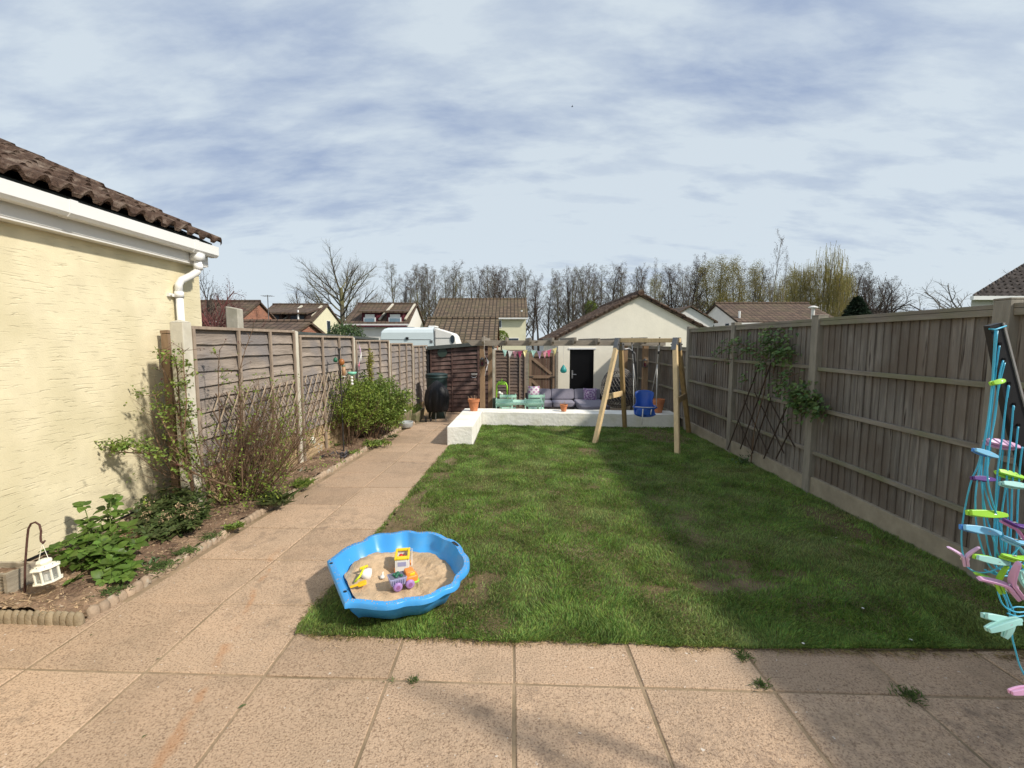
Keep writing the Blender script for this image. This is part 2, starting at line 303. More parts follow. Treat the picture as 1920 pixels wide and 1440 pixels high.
MT['lawnsoil'] = M('lawn_soil', (.15, .11, .055), .95, .3, 10, .8, 40, .02, coord='World', col2=(.26, .18, .12), c2s=1.6, c2lo=.55, c2hi=.7)
MT['grass'] = M('lawn_grass', (.185, .29, .06), .55, .42, 3.2, coord='World', isl=.58, hue=.035, trans=.36, spec=.3, col2=(.29, .34, .12), c2s=1.3, c2lo=.47, c2hi=.75)
MT['farground'] = M('far_meadow', (.08, .10, .04), .95, .3, .2, coord='World')
MT['rendergrey'] = M('grey_render_plinth', (.55, .44, .31), .9, .15, 8, .4, 40, .008)

# ------------------------------------------------------------ mesh builder
ORG = {}
class MB:
    def __init__(s): s.v = []; s.f = []; s.m = []; s.cm = 0
    def add(s, vs, fs):
        b = len(s.v); s.v += [tuple(q) for q in vs]; s.f += [tuple(b+i for i in f) for f in fs]; s.m += [s.cm]*len(fs); return s
    def box(s, a, b):
        x0, y0, z0 = a; x1, y1, z1 = b
        return s.add([(x0,y0,z0),(x1,y0,z0),(x1,y1,z0),(x0,y1,z0),(x0,y0,z1),(x1,y0,z1),(x1,y1,z1),(x0,y1,z1)],
                     [(0,3,2,1),(4,5,6,7),(0,1,5,4),(1,2,6,5),(2,3,7,6),(3,0,4,7)])
    def hexa(s, p):   # 8 points: 4 bottom, 4 top
        return s.add(p, [(0,3,2,1),(4,5,6,7),(0,1,5,4),(1,2,6,5),(2,3,7,6),(3,0,4,7)])
    def beam(s, p0, p1, w, h, up=(0,0,1), w1=None, h1=None):
        p0 = Vector(p0); p1 = Vector(p1); d = (p1-p0).normalized(); up = Vector(up)
        sd_ = d.cross(up)
        if sd_.length < 1e-4: sd_ = d.cross(Vector((1,0,0)))
        sd_.normalize(); u = sd_.cross(d).normalized(); w1 = w1 or w; h1 = h1 or h; q = []
        for p, a, b in ((p0, w, h), (p1, w1, h1)):
            q += [p-sd_*a/2-u*b/2, p+sd_*a/2-u*b/2, p+sd_*a/2+u*b/2, p-sd_*a/2+u*b/2]
        return s.add(q, [(0,1,2,3),(7,6,5,4),(0,4,5,1),(1,5,6,2),(2,6,7,3),(3,7,4,0)])
    def tube(s, pts, r, n=6, caps=True, closed=False):
        pts = [Vector(p) for p in pts]; k = len(pts); rs = r if hasattr(r, '__len__') else [r]*k
        b = len(s.v); pu = None
        for i, p in enumerate(pts):
            if closed: d = pts[(i+1) % k]-pts[i-1]
            else: d = pts[min(i+1, k-1)]-pts[max(i-1, 0)]
            d.normalize()
            if pu is None: pu = d.orthogonal().normalized()
            u = (pu-d*pu.dot(d))
            if u.length < 1e-5: u = d.orthogonal()
            u.normalize(); pu = u; w = d.cross(u)
            for j in range(n):
                a = 2*math.pi*j/n; s.v.append(tuple(p+(u*math.cos(a)+w*math.sin(a))*rs[i]))
        m = k if closed else k-1
        for i in range(m):
            i2 = (i+1) % k
            for j in range(n):
                j2 = (j+1) % n; s.f.append((b+i*n+j, b+i*n+j2, b+i2*n+j2, b+i2*n+j)); s.m.append(s.cm)
        if caps and not closed:
            s.f.append(tuple(b+j for j in reversed(range(n)))); s.f.append(tuple(b+(k-1)*n+j for j in range(n))); s.m += [s.cm]*2
        return s
    def lathe(s, prof, n=20, c=(0,0,0), mat=None, wob=None):
        b = len(s.v); c = Vector(c)
        for i, (r, z) in enumerate(prof):
            for j in range(n):
                a = 2*math.pi*j/n; rr = r*(1+(wob(a, i) if wob else 0)); p = Vector((rr*math.cos(a), rr*math.sin(a), z))
                if mat: p = mat @ p
                s.v.append(tuple(p+c))
        for i in range(len(prof)-1):
            for j in range(n):
                j2 = (j+1) % n; s.f.append((b+i*n+j, b+i*n+j2, b+(i+1)*n+j2, b+(i+1)*n+j)); s.m.append(s.cm)
        s.f.append(tuple(b+j for j in reversed(range(n)))); s.f.append(tuple(b+(len(prof)-1)*n+j for j in range(n))); s.m += [s.cm]*2
        return s
    def ball(s, c, r, n=10, sz=(1,1,1)):
        prof = [(r*math.sin(math.pi*i/n) if 0 < i < n else r*.02, -r*math.cos(math.pi*i/n)) for i in range(n+1)]
        mt = Matrix.Diagonal(Vector(sz)); return s.lathe(prof, n*2, c, mt)
    def prism(s, poly, a, b, ax='Y'):  # poly in the two other axes, extruded from a to b
        n = len(poly); q = []
        for t in (a, b):
            for u, w in poly: q.append({'X': (t, u, w), 'Y': (u, t, w), 'Z': (u, w, t)}[ax])
        fs = [tuple(reversed(range(n))) if ax == 'Y' else tuple(range(n)), tuple(range(n, 2*n)) if ax == 'Y' else tuple(reversed(range(n, 2*n)))]
        fs += [(i, (i+1) % n, n+(i+1) % n, n+i) for i in range(n)]
        return s.add(q, fs)
    def leaf(s, p, d, up, L, w, fold=.25):
        d = d.normalized(); sd_ = d.cross(up)
        if sd_.length < 1e-3: sd_ = d.orthogonal()
        sd_.normalize(); u = sd_.cross(d)
        a = p; m1 = p+d*L*.45-u*L*fold*.3; t = p+d*L-u*L*fold*.9
        l = p+d*L*.4+sd_*w/2+u*w*.12; r = p+d*L*.4-sd_*w/2+u*w*.12
        return s.add([a, l, t, r, m1], [(0,4,1),(1,4,2),(2,4,3),(3,4,0)])
    def build(s, name, mat, parent=None, origin=None, smooth=False, bevel=0, recalc=True):
        me = bpy.data.meshes.new(name); org = Vector((0,0,0)); q = parent
        while q is not None and q.parent is not None: q = q.parent
        if parent is not None: org = ORG.get(q.name, Vector((0,0,0)))
        elif origin is not None: org = Vector(origin)
        va = np.array(s.v, dtype=np.float64)-np.array(org)
        me.from_pydata(va.tolist(), [], s.f)
        for m in (mat if isinstance(mat, (list, tuple)) else [mat]): me.materials.append(MT[m] if isinstance(m, str) else m)
        if isinstance(mat, (list, tuple)): me.polygons.foreach_set('material_index', s.m)
        if smooth: me.polygons.foreach_set('use_smooth', [True]*len(s.f))
        me.update()
        if recalc and len(s.f) < 60000:
            import bmesh
            bm = bmesh.new(); bm.from_mesh(me); bmesh.ops.recalc_face_normals(bm, faces=bm.faces); bm.to_mesh(me); bm.free()
        o = bpy.data.objects.new(name, me); COL.objects.link(o)
        if parent is not None: o.parent = parent
        else: o.location = org
        if bevel:
            b = o.modifiers.new('bevel', 'BEVEL'); b.width = bevel; b.segments = 2; b.limit_method = 'ANGLE'; b.angle_limit = R(40)
            if smooth or True: pass
        return o
def tag(o, label=None, cat=None, group=None, kind=None):
    for k, v in (('label', label), ('category', cat), ('group', group), ('kind', kind)):
        if v: o[k] = v
    return o
def thing(name, label, cat, loc=(0,0,0), group=None, local=False):
    o = bpy.data.objects.new(name, None); COL.objects.link(o); o.empty_display_size = .1; o.location = loc
    ORG[o.name] = Vector((0,0,0)) if local else Vector(loc)
    return tag(o, label, cat, group)
def copy_tree(o, parent=None):
    c = o.copy(); COL.objects.link(c); c.parent = parent
    for ch in [q for q in bpy.data.objects if q.parent == o]: copy_tree(ch, c)
    return c
def struct(o): o['kind'] = 'structure'; return o
def rv(s=1.): return Vector((rnd.gauss(0, s), rnd.gauss(0, s), rnd.gauss(0, s)))
def rnear(v, a):
    return (v.normalized()+rv(a)).normalized()
# ============================================================ the setting
def lerp(a, b, t): return a+(b-a)*t
def gz(Y, X=-2):
    if Y < 9.3: return -.013*Y
    return lerp(-.121, -.40, min(1, (Y-9.3)/2.4)) - max(0, Y-11.7)*.008
PATIO2 = -.50     # sunken rear patio
def sheet(xs, ys, zf, mb):
    nx, ny = len(xs), len(ys)
    vs = [(x, y, zf(x, y)) for y in ys for x in xs]
    return mb.add(vs, [(j*nx+i, j*nx+i+1, (j+1)*nx+i+1, (j+1)*nx+i) for j in range(ny-1) for i in range(nx-1)])
m = MB(); m.add([(-900,-300,-.95),(900,-300,-.95),(900,1500,-.95),(-900,1500,-.95)], [(0,1,2,3)])
struct(m.build('ground', 'farground', recalc=False))

# mortar bed under all the paving
m = MB(); sheet([-6,-3,-1.25,1,3.45], [-3,0,2.9], lambda x, y: gz(y)-.005, m); struct(m.build('patio_bed', 'mortar', recalc=False))
m = MB(); sheet([-2.62+0, -1.2, -.95], [2.9,4,6,8,9.3,9.8,10.4,11,11.7,13.2], lambda x, y: gz(y)-.007, m)
struct(m.build('path_bed', 'mortar', recalc=False))
def slab(mb, q):   # q: four corners (x,y) counter-clockwise
    t = [rnd.uniform(-.0025, .0025) for _ in range(4)]; b = rnd.uniform(-.002, .002); g = .006
    cx = sum(p[0] for p in q)/4; cy = sum(p[1] for p in q)/4
    lo = [(x, y, gz(y)-.03) for x, y in q]; mid = [(x, y, gz(y)+b+t[i]-.004) for i, (x, y) in enumerate(q)]
    top = [(x+(cx-x)*.014, y+(cy-y)*.014, gz(y)+b+t[i]) for i, (x, y) in enumerate(q)]
    mb.add(lo+mid+top, [(0,1,5,4),(1,2,6,5),(2,3,7,6),(3,0,4,7),(4,5,9,8),(5,6,10,9),(6,7,11,10),(7,4,8,11),(8,9,10,11)])
m = MB()
def rowY(j, X): return 2.06-.04*X+.62*j
for j in range(-7, 2):
    for i in range(-10, 6):
        x0 = .008+.62*i; x1 = x0+.62; g = .006 if i % 3 else .008
        sh = lambda X, Y: X
        c = [(x0+g, rowY(j-1, x0)+g), (x1-g, rowY(j-1, x1)+g), (x1-g, rowY(j, x1)-g), (x0+g, rowY(j, x0)-g)]
        if j == 1 and i <= -3: pass
        slab(m, [(x+rnd.uniform(-.003, .003), y+rnd.uniform(-.003, .003)) for x, y in c])
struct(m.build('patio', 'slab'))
m = MB()
def pX(i, Y): return -1.24+.62*i*(1-.006*(Y-2.7))+.050*(Y-2.7)
def pY(j, X): return 2.68-.035*X+.606*j
for j in range(0, 18):
    for i in (-2, -1, 0):
        g = .006
        Y0 = pY(j, -1.8); Y1 = pY(j+1, -1.8)
        c = [(pX(i, Y0)+g, pY(j, pX(i, Y0))+g), (pX(i+1, Y0)-g, pY(j, pX(i+1, Y0))+g), (pX(i+1, Y1)-g, pY(j+1, pX(i+1, Y1))-g), (pX(i, Y1)+g, pY(j+1, pX(i, Y1))-g)]
        if i == 0:
            if Y0 < 9: continue
            c = [(min(x, -.92), y) for x, y in c]
        slab(m, c)
struct(m.build('path', 'slab'))
m = MB()
for j in range(8):
    for i in range(8):
        x0 = -.90+.61*i; y0 = 9.95+.61*j; g = .01
        x1 = min(x0+.6, 3.5)
        if x0 > 3.4: continue
        z = PATIO2+rnd.uniform(-.002, .002); m.box((x0+g, y0+g, z-.03), (x1-g, y0+.6-g, z))
struct(m.build('rear_patio', 'slab'))
m = MB(); m.box((-1.0, 9.9, -.9), (3.6, 14.9, PATIO2-.008)); struct(m.build('rear_patio_bed', 'mortar'))

# flower bed soil
FL = lambda Y: -(3.20-.055*Y)      # left fence line
EL = lambda Y: -2.53+.052*(Y-2.56)  # path edge line
def bedz(x, y):
    t = (x-FL(y))/(EL(y)-FL(y)); n1 = mnoise.noise(Vector((x*3, y*3, 0)))*.035+mnoise.noise(Vector((x*11, y*11, 5)))*.022+mnoise.noise(Vector((x*31, y*31, 9)))*.010
    return gz(y)+.045+n1-(.05 if t > .95 else 0)+max(0, min(.05, (1-t)*.07))
m = MB(); ny = 300; nx = 40
vs = []; fs = []
for j in range(ny):
    y = 2.55+(10.3-2.55)*(j/(ny-1))**1.25
    xl = -3.42 if y < 5.05 else FL(y)-.05
    for i in range(nx): x = lerp(xl, EL(y)-.03, i/(nx-1)); vs.append((x, y, bedz(x, y)))
for j in range(ny-1):
    for i in range(nx-1): fs.append((j*nx+i, j*nx+i+1, (j+1)*nx+i+1, (j+1)*nx+i))
m.add(vs, fs); struct(m.build('flower_bed', 'soil', smooth=True, recalc=False))
# crumbs, chips and dry stalks lying on the bed
m = MB()
for k in range(2600):
    y = 2.55+rnd.random()**1.6*7; x = rnd.uniform((-3.4 if y < 5 else FL(y)), EL(y)-.02); z = bedz(x, y); s = rnd.uniform(.003, .012)
    if rnd.random() < .55:
        m.add([(x-s, y-s*.7, z-.002), (x+s, y-s*.5, z-.002), (x+s*.3, y+s, z-.002), (x, y, z+s)], [(0,1,3),(1,2,3),(2,0,3)])
    else:
        a = rnd.uniform(0, 6.28); l = rnd.uniform(.015, .06); d = Vector((math.cos(a), math.sin(a), rnd.uniform(0, .3)))
        m.beam((x, y, z+.003), Vector((x, y, z+.003))+d*l, .003, .002)
tag(m.build('soil_litter', 'straw', recalc=False), 'dry stalks and crumbs scattered over the flower bed soil', 'garden litter', kind='stuff')

# lawn base and blades
LX0 = lambda Y: -1.235+.045*max(0, Y-2.7)-(.0 if Y < 2.7 else 0)
LY0 = lambda X: 2.37-.045*X
RF = lambda Y: 3.215+.026*Y        # right fence line
def inlawn(x, y, e=0.):
    w = .018*mnoise.noise(Vector((x*7, y*7, 0)))+.012*mnoise.noise(Vector((x*23, y*23, 4)))
    if y < LY0(x)+w-e: return False
    if x < LX0(y)+w*1.5-e: return False
    if x > RF(y)-.03: return False
    if y > 9.36-.09*(x+1): return False
    if x < -.63 and y > 7.43: return False
    return True
m = MB(); vs = []; fs = []; nx, ny = 110, 170; idx = {}
for j in range(ny+1):
    for i in range(nx+1):
        y = 2.2+7.4*j/ny; x = -1.4+4.95*i/nx
        idx[i, j] = len(vs); vs.append((x, y, gz(y)+.008+.006*mnoise.noise(Vector((x*6, y*6, 2)))+.012*mnoise.noise(Vector((x*1.5, y*1.5, 2)))))
for j in range(ny):
    for i in range(nx):
        x, y = vs[idx[i, j]][:2]
        if inlawn(x+.022, y+.022, -.022): fs.append((idx[i, j], idx[i+1, j], idx[i+1, j+1], idx[i, j+1]))
m.add(vs, fs); struct(m.build('lawn_base', 'lawnsoil', smooth=True, recalc=False))

BARE = [(-.98, 4.15, .20, .5), (-.36, 2.86, .24, .17), (-.16, 3.0, .12, .12), (-1.05, 3.75, .12, .3), (-.9, 5.6, .12, .3), (-1.0, 4.8, .08, .2), (2.75, 8.0, .45, .5), (2.5, 8.6, .5, .35), (1.2, 7.0, .15, .3), (1.5, 2.95, .35, .08), (1.62, 3.2, .2, .12), (2.0, 3.1, .18, .07), (1.0, 2.9, .12, .06), (3.0, 4.1, .15, .5), (-.55, 6.6, .14, .12), (-.86, 6.3, .10, .25)]
rs = np.random.RandomState(3)
def blades(n, seed, x0, x1, y0, y1):
    rs = np.random.RandomState(seed)
    x = rs.uniform(x0, x1, n); y = y0+(y1-y0)*rs.rand(n)**1.75
    keep = np.ones(n, bool)
    for i in range(n):
        if not inlawn(x[i], y[i], .012): keep[i] = False; continue
        for bx, by, rx, ry in BARE:
            d = ((x[i]-bx)/rx)**2+((y[i]-by)/ry)**2
            if d < 1.0+1.6*mnoise.noise(Vector((x[i]*7, y[i]*7, 1)))+.5*mnoise.noise(Vector((x[i]*25, y[i]*25, 1))) and rs.rand() < .80*min(1, 1.6-d*.8): keep[i] = False
    return x[keep], y[keep]
gx, gy = blades(440000, 5, -1.3, 3.5, 2.3, 9.45)
def make_blades(gx, gy, hs, ws, zf=None, seed=1):
    n = len(gx); rs = np.random.RandomState(seed)
    a = rs.uniform(0, 2*np.pi, n); clump = np.array([mnoise.noise(Vector((gx[i]*4.2, gy[i]*4.2, 8))) for i in range(n)])
    h = hs*(.55+.75*rs.rand(n))*(1+.75*clump)*(1+.03*(gy-2.4)); w = ws*(.7+.6*rs.rand(n))*(1+.13*(gy-2.4))
    la = rs.uniform(0, 2*np.pi, n)+0; 
    la = np.where(rs.rand(n) < .6, np.array([2.6*mnoise.noise(Vector((gx[i]*2.5, gy[i]*2.5, 3)))*2 for i in range(n)]), la)
    lean = h*rs.uniform(.2, 1.25, n)
    z = np.array([gz(v) for v in gy])+.010
    dx, dy = np.cos(a)*w/2, np.sin(a)*w/2; lx, ly = np.cos(la)*lean, np.sin(la)*lean
    V = np.zeros((n, 5, 3))
    V[:,0] = np.c_[gx-dx, gy-dy, z]; V[:,1] = np.c_[gx+dx, gy+dy, z]
    V[:,2] = np.c_[gx+dx*.8+lx*.35, gy+dy*.8+ly*.35, z+h*.6]; V[:,3] = np.c_[gx-dx*.8+lx*.35, gy-dy*.8+ly*.35, z+h*.6]
    V[:,4] = np.c_[gx+lx, gy+ly, z+h*.92]
    me = bpy.data.meshes.new('lawn_grass'); me.vertices.add(n*5); me.vertices.foreach_set('co', V.reshape(-1))
    b = (np.arange(n)*5)[:,None]
    loops = np.concatenate([b+np.array([[0,1,2,3]]), b+np.array([[3,2,4]])], 1).reshape(-1)
    me.loops.add(n*7); me.loops.foreach_set('vertex_index', loops.astype(np.int32))
    st = (np.arange(n)*7)[:,None]+np.array([[0,4]]); me.polygons.add(n*2); me.polygons.foreach_set('loop_start', st.reshape(-1).astype(np.int32))
    me.update(calc_edges=True); me.validate(); return me
me = make_blades(gx, gy, .0235, .0036); me.materials.append(MT['grass'])
o = bpy.data.objects.new('lawn_grass', me); COL.objects.link(o); tag(o, 'short green lawn grass with bare patches beside the path', 'grass', kind='stuff')

# dry thatch straggling over the slabs along the front and path edges
m = MB()
for k in range(2600):
    if rnd.random() < .72: x = rnd.uniform(-1.15, 3.2); y = LY0(x)+.018*mnoise.noise(Vector((x*7, LY0(x)*7, 0)))+rnd.gauss(-.004, .014); d = Vector((rnd.gauss(0, .8), -abs(rnd.gauss(.5, .5)), rnd.uniform(-.05, .4)))
    else: y = rnd.uniform(2.4, 7.3); x = LX0(y)+rnd.gauss(-.004, .014); d = Vector((-abs(rnd.gauss(.5, .5)), rnd.gauss(0, .8), rnd.uniform(-.05, .4)))
    if mnoise.noise(Vector((x*2.3, y*2.3, 6))) < -.12 and rnd.random() < .8: continue
    m.leaf(Vector((x, y, gz(y)+.010)), d, Vector((0,0,1)), rnd.uniform(.015, .045), .0035, .3)
tag(m.build('dry_grass', M('dry_grass_blade', (.34, .27, .13), .8, .2, 20, isl=.5, hue=.03, trans=.3), recalc=False), 'dry straw coloured grass straggling over the paving along the lawn edge', 'dry grass', kind='stuff')

# ============================================================ right fence
t = thing('closeboard_fence', 'tall grey feather edge fence in shade along the right of the lawn', 'fence', (RF(5), 5, -.08))
PY = [-4.6, -2.7, -.8, 1.12, 3.03, 4.96, 6.90, 8.78, 10.7, 12.6, 14.5]
def rtop(Y): return 1.86+.0*Y
for k, Y in enumerate(PY):
    X = RF(Y); zt = 1.90 if Y < 9 else 1.52; g = gz(Y) if Y < 9 else PATIO2
    m = MB(); m.box((X-.06, Y-.055, g-.2), (X+.05, Y+.055, zt)); m.box((X-.062, Y-.057, zt+.001), (X+.052, Y+.057, zt+.014))
    m.build('post', 'rfpost' if k != 5 else 'rfpost', t, bevel=.004)
for k in range(len(PY)-1):
    a, b = PY[k]+.056, PY[k+1]-.056; far = PY[k] > 8.7
    top = 1.49 if far else 1.85; g0 = (PATIO2 if far else gz((a+b)/2)); gt = g0+.19
    m = MB(); nb = 20; w = (b-a)/nb
    for i in range(nb):
        y0 = a+w*i; y1 = y0+w; X0, X1 = RF(y0)+.012, RF(y1)+.012; j = rnd.uniform(-.003, .003); th = .014
        zt_ = top+rnd.uniform(-.004, .002)
        p = [(X0-th+j, y0-.006, gt), (X1-.003+j, y1, gt), (X1+.018, y1, gt), (X0+.018, y0-.006, gt)]
        m.hexa(p+[(q[0], q[1], zt_) for q in p])
    m.build('board_panel', 'feather', t)
    m = MB()
    for zr in ((.42, .88, 1.34) if not far else (.1, .62, 1.12)):
        zr += rnd.uniform(-.015, .015); m.beam((RF(a)-.018, a, zr), (RF(b)-.018, b, zr+rnd.uniform(-.012, .012)), .035, .040)
    m.build('rail', 'rail', t, bevel=.003)
    m = MB(); m.beam((RF(a)-.01, a, top+.012), (RF(b)-.01, b, top+.012), .055, .03); m.beam((RF(a)-.028, a, top-.028), (RF(b)-.028, b, top-.028), .018, .045)
    m.build('cap_rail', 'rail', t, bevel=.002)
    m = MB(); m.hexa([(RF(a)-.042, a, g0-.1), (RF(b)-.042, b, g0-.1), (RF(b)+.02, b, g0-.1), (RF(a)+.02, a, g0-.1), (RF(a)-.035, a, gt), (RF(b)-.035, b, gt), (RF(b)+.02, b, gt), (RF(a)+.02, a, gt)])
    m.build('gravel_board', 'rgravel', t, bevel=.003)

# ============================================================ left fence (lap panels between pale posts)
t = thing('lap_panel_fence', 'sunlit brown lap panel fence with pale posts along the left bed', 'fence', (FL(6), 6, -.1))
LY = [4.10, 5.98, 7.85, 9.72, 11.55, 13.3]
LT = [1.80, 1.755, 1.69, 1.635, 1.56, 1.5]
for k, Y in enumerate(LY):
    if k == 5: continue
    m = MB(); s = .058 if k == 0 else .047; X = FL(Y); m.hexa([(X-s, Y-s, -.3), (X+s, Y-s, -.3), (X+s, Y+s, -.3), (X-s, Y+s, -.3), (X-s, Y-s, LT[k]), (X+s, Y-s, LT[k]), (X+s, Y+s, LT[k]), (X-s, Y+s, LT[k])])
    m.add([(X-s, Y-s, LT[k]+.001), (X+s, Y-s, LT[k]+.001), (X+s, Y+s, LT[k]+.001), (X-s, Y+s, LT[k]+.001), (X, Y, LT[k]+.025)], [(0,1,4),(1,2,4),(2,3,4),(3,0,4)])
    m.build('post', 'conc_white', t, bevel=.006)
def lap_panel(t, P, a, b, z0, z1, nb, matb='lap', lowtan=0, battens=(0, .37, .69, 1), nrm=1, cap=True):
    """P(s) gives x,y along the panel; boards overlap like a fish-scale with wavy lower edges"""
    m = MB(); mt = MB(); h = (z1-z0)/nb
    n = 22
    for i in range(nb):
        mm_ = mt if i < lowtan else m
        zb = z0+h*i-.014; zt = z0+h*(i+1)+.01; ph = rnd.uniform(0, 9); rows = []
        for s in range(n+1):
            q = s/n; x, y, nx_, ny_ = P(q); wv = .016*mnoise.noise(Vector((q*3.2, ph, 0)))+.009*mnoise.noise(Vector((q*9, ph, 2)))
            o_ = .034+.008*mnoise.noise(Vector((q*4, ph, 7)))
            rows.append([(x+nx_*o_, y+ny_*o_, zb+wv), (x+nx_*.004, y+ny_*.004, zt), (x-nx_*.006, y-ny_*.006, zt), (x+nx_*(o_-.011), y+ny_*(o_-.011), zb+wv)])
        vs = [p for r in rows for p in r]; fs = []
        for s in range(n):
            c = s*4; fs += [(c, c+4, c+5, c+1), (c+1, c+5, c+6, c+2), (c+2, c+6, c+7, c+3), (c+3, c+7, c+4, c)]
        mm_.add(vs, fs)
    m.build('lap_boards', matb, t, smooth=False)
    if lowtan: mt.build('lower_lap_boards', 'tan', t)
    m = MB()
    for q in battens:
        q2 = min(max(q, .012), .988); x, y, nx_, ny_ = P(q2); m.beam((x+nx_*.050, y+ny_*.050, z0-.02), (x+nx_*.050, y+ny_*.050, z1), .034, .022, up=(nx_, ny_, 0))
    if cap:
        x, y, nx_, ny_ = P(0); x2, y2, _, _ = P(1); m.beam((x+nx_*.02, y+ny_*.02, z1+.014), (x2+nx_*.02, y2+ny_*.02, z1+.014), .075, .028)
    m.build('batten', 'batten', t)
for k in range(5):
    a, b = LY[k]+.055, LY[k+1]-.05
    if k == 4: b = 13.05
    z1 = (LT[k]+LT[k+1])/2-.035; z0 = gz((a+b)/2)+.12
    lap_panel(t, lambda q, a=a, b=b: (FL(lerp(a, b, q)), lerp(a, b, q), 1, 0), a, b, z0, z1, 13 if k < 3 else 13, 'lap', 3 if k < 3 else 2)
    m = MB(); m.beam((FL(a)+.01, a, z0-.075), (FL(b)+.01, b, z0-.075), .03, .14); m.build('gravel_board', 'tan', t, bevel=.003)

# diamond trellises fixed to the first two bays
def trellis(label, a, b, z0, z1):
    m = MB(); n = 10; H = z1-z0
    x0 = .062
    for s in (1, -1):
        for i in range(-9, n+9):
            u0 = i/n; u1 = u0+s*H*.62/(b-a)
            t0, t1 = 0, 1
            if s > 0:
                if u0 < 0: t0 = (0-u0)/(u1-u0)
                if u1 > 1: t1 = (1-u0)/(u1-u0)
            else:
                if u1 < 0: t1 = (0-u0)/(u1-u0)
                if u0 > 1: t0 = (1-u0)/(u1-u0)
            if t1-t0 < .03: continue
            m.cm = 0 if s > 0 else 1; ya, yb = lerp(a, b, lerp(u0, u1, t0)), lerp(a, b, lerp(u0, u1, t1)); off = x0+(.008 if s > 0 else -.002)
            m.beam((FL(ya)+off, ya, lerp(z0, z1, t0)), (FL(yb)+off, yb, lerp(z0, z1, t1)+rnd.uniform(-.02, .02)), .012, .006, up=(1, 0, 0))
    o = m.build('expanding_trellis', [M('trellis_'+str(a), (.47, .37, .26), .8, .2, 20), M('trellis_back_'+str(a), (.17, .115, .075), .8, .2, 20)], origin=(FL(a), (a+b)/2, z0)); tag(o, label, 'trellis', 'diamond trellises on the left fence'); return o
trellis('diamond lattice trellis behind the bare twiggy shrub on the nearest fence panel', 4.35, 5.88, .22, 1.12)
trellis('diamond lattice trellis above the fence lantern, beside the bird feeder pole', 6.10, 7.7, .30, 1.15)

# ============================================================ near house
WX = -3.42; HY = 5.04
t = thing('rendered_house', 'pale yellow rendered house wall with brown tiled roof and white gutter on the left', 'house', (WX, 2, -.04))
m = MB(); m.box((-9, -4, .10), (WX, HY, 2.54)); m.add([(-9, -4, 2.541), (WX, -4, 2.541), (WX, HY, 2.541), (-9, HY, 2.541), (-6.3, -4, 3.9), (-6.3, HY, 3.9)], [(0,1,4),(2,3,5),(1,2,5,4),(3,0,4,5)])
m.build('wall', 'render', t)
m = MB(); m.box((-9, -4, -.4), (WX-.012, HY-.012, .085)); m.build('plinth', 'rendergrey', t)
m = MB(); m.box((-9, -4, .087), (WX+.006, HY+.004, .098)); m.build('damp_course', 'black', t)
# fascia, soffit
m = MB(); m.box((WX+.002, -4, 2.43), (WX+.10, HY+.0, 2.452)); m.build('soffit', 'fascia', t)
m = MB(); m.box((WX+.085, -4, 2.445), (WX+.105, HY+.01, 2.66)); m.build('fascia', 'fascia', t, bevel=.003)
m = MB(); m.prism([(WX-.9, 2.9), (WX+.09, 2.66), (WX+.09, 2.44), (WX+.0, 2.44), (WX-.9, 2.62)], HY+.012, HY+.03, 'Y'); m.build('bargeboard', 'fascia', t)
# square-line gutter
gxo = WX+.108; m = MB()
sec = [(gxo, 2.635), (gxo, 2.56), (gxo+.02, 2.535), (gxo+.085, 2.535), (gxo+.108, 2.56), (gxo+.112, 2.65), (gxo+.103, 2.65), (gxo+.098, 2.565), (gxo+.082, 2.545), (gxo+.022, 2.545), (gxo+.009, 2.565), (gxo+.009, 2.635)]
m.prism(sec, -4, HY+.02, 'Y')
m.prism([(gxo, 2.635), (gxo, 2.56), (gxo+.02, 2.535), (gxo+.085, 2.535), (gxo+.108, 2.56), (gxo+.112, 2.65)], HY+.021, HY+.026, 'Y')
gut = m.build('gutter', 'upvc', t)
for Y in (1.2, 3.42, 4.72):
    m = MB(); e = .004
    m.prism([(gxo-.001, 2.62), (gxo-.001, 2.556), (gxo+.018, 2.531), (gxo+.087, 2.531), (gxo+.112, 2.558), (gxo+.117, 2.655), (gxo+.10, 2.655), (gxo+.1125, 2.62)], Y-.03, Y+.03, 'Y'); m.build('gutter_union', 'upvc', gut)
m = MB(); px_ = gxo+.055; py_ = 4.80; wx = WX+.055
m.box((px_-.045, py_-.05, 2.46), (px_+.045, py_+.05, 2.535))
m.tube([(px_, py_, 2.47), (px_, py_, 2.40), (px_-.01, py_-.003, 2.37)], .036, 14)
m.tube([(px_, py_, 2.39), (px_-.012, py_-.012, 2.345), (px_-.05, py_-.05, 2.30), (wx+.01, py_-.12, 2.25), (wx, py_-.15, 2.20), (wx, py_-.152, 2.12)], .035, 14)
m.tube([(wx, py_-.152, 2.15), (wx, py_-.152, -.1)], .034, 14)
for z_, r_ in ((2.40, .042), (2.10, .041)): 
    c = (px_, py_) if z_ > 2.3 else (wx, py_-.152); m.tube([(c[0], c[1], z_-.03), (c[0], c[1], z_+.03)], r_, 14)
dp = m.build('downpipe', 'upvc', t, smooth=True)
m = MB(); m.box((WX+.0, py_-.25, 2.075), (WX+.03, py_-.05, 2.105)); m.tube([(WX+.02, py_-.235, 2.09), (WX+.05, py_-.235, 2.09)], .012, 8); m.tube([(wx, py_-.152, 2.07), (wx, py_-.152, 2.115)], .040, 14); m.build('pipe_bracket', 'upvc', dp)
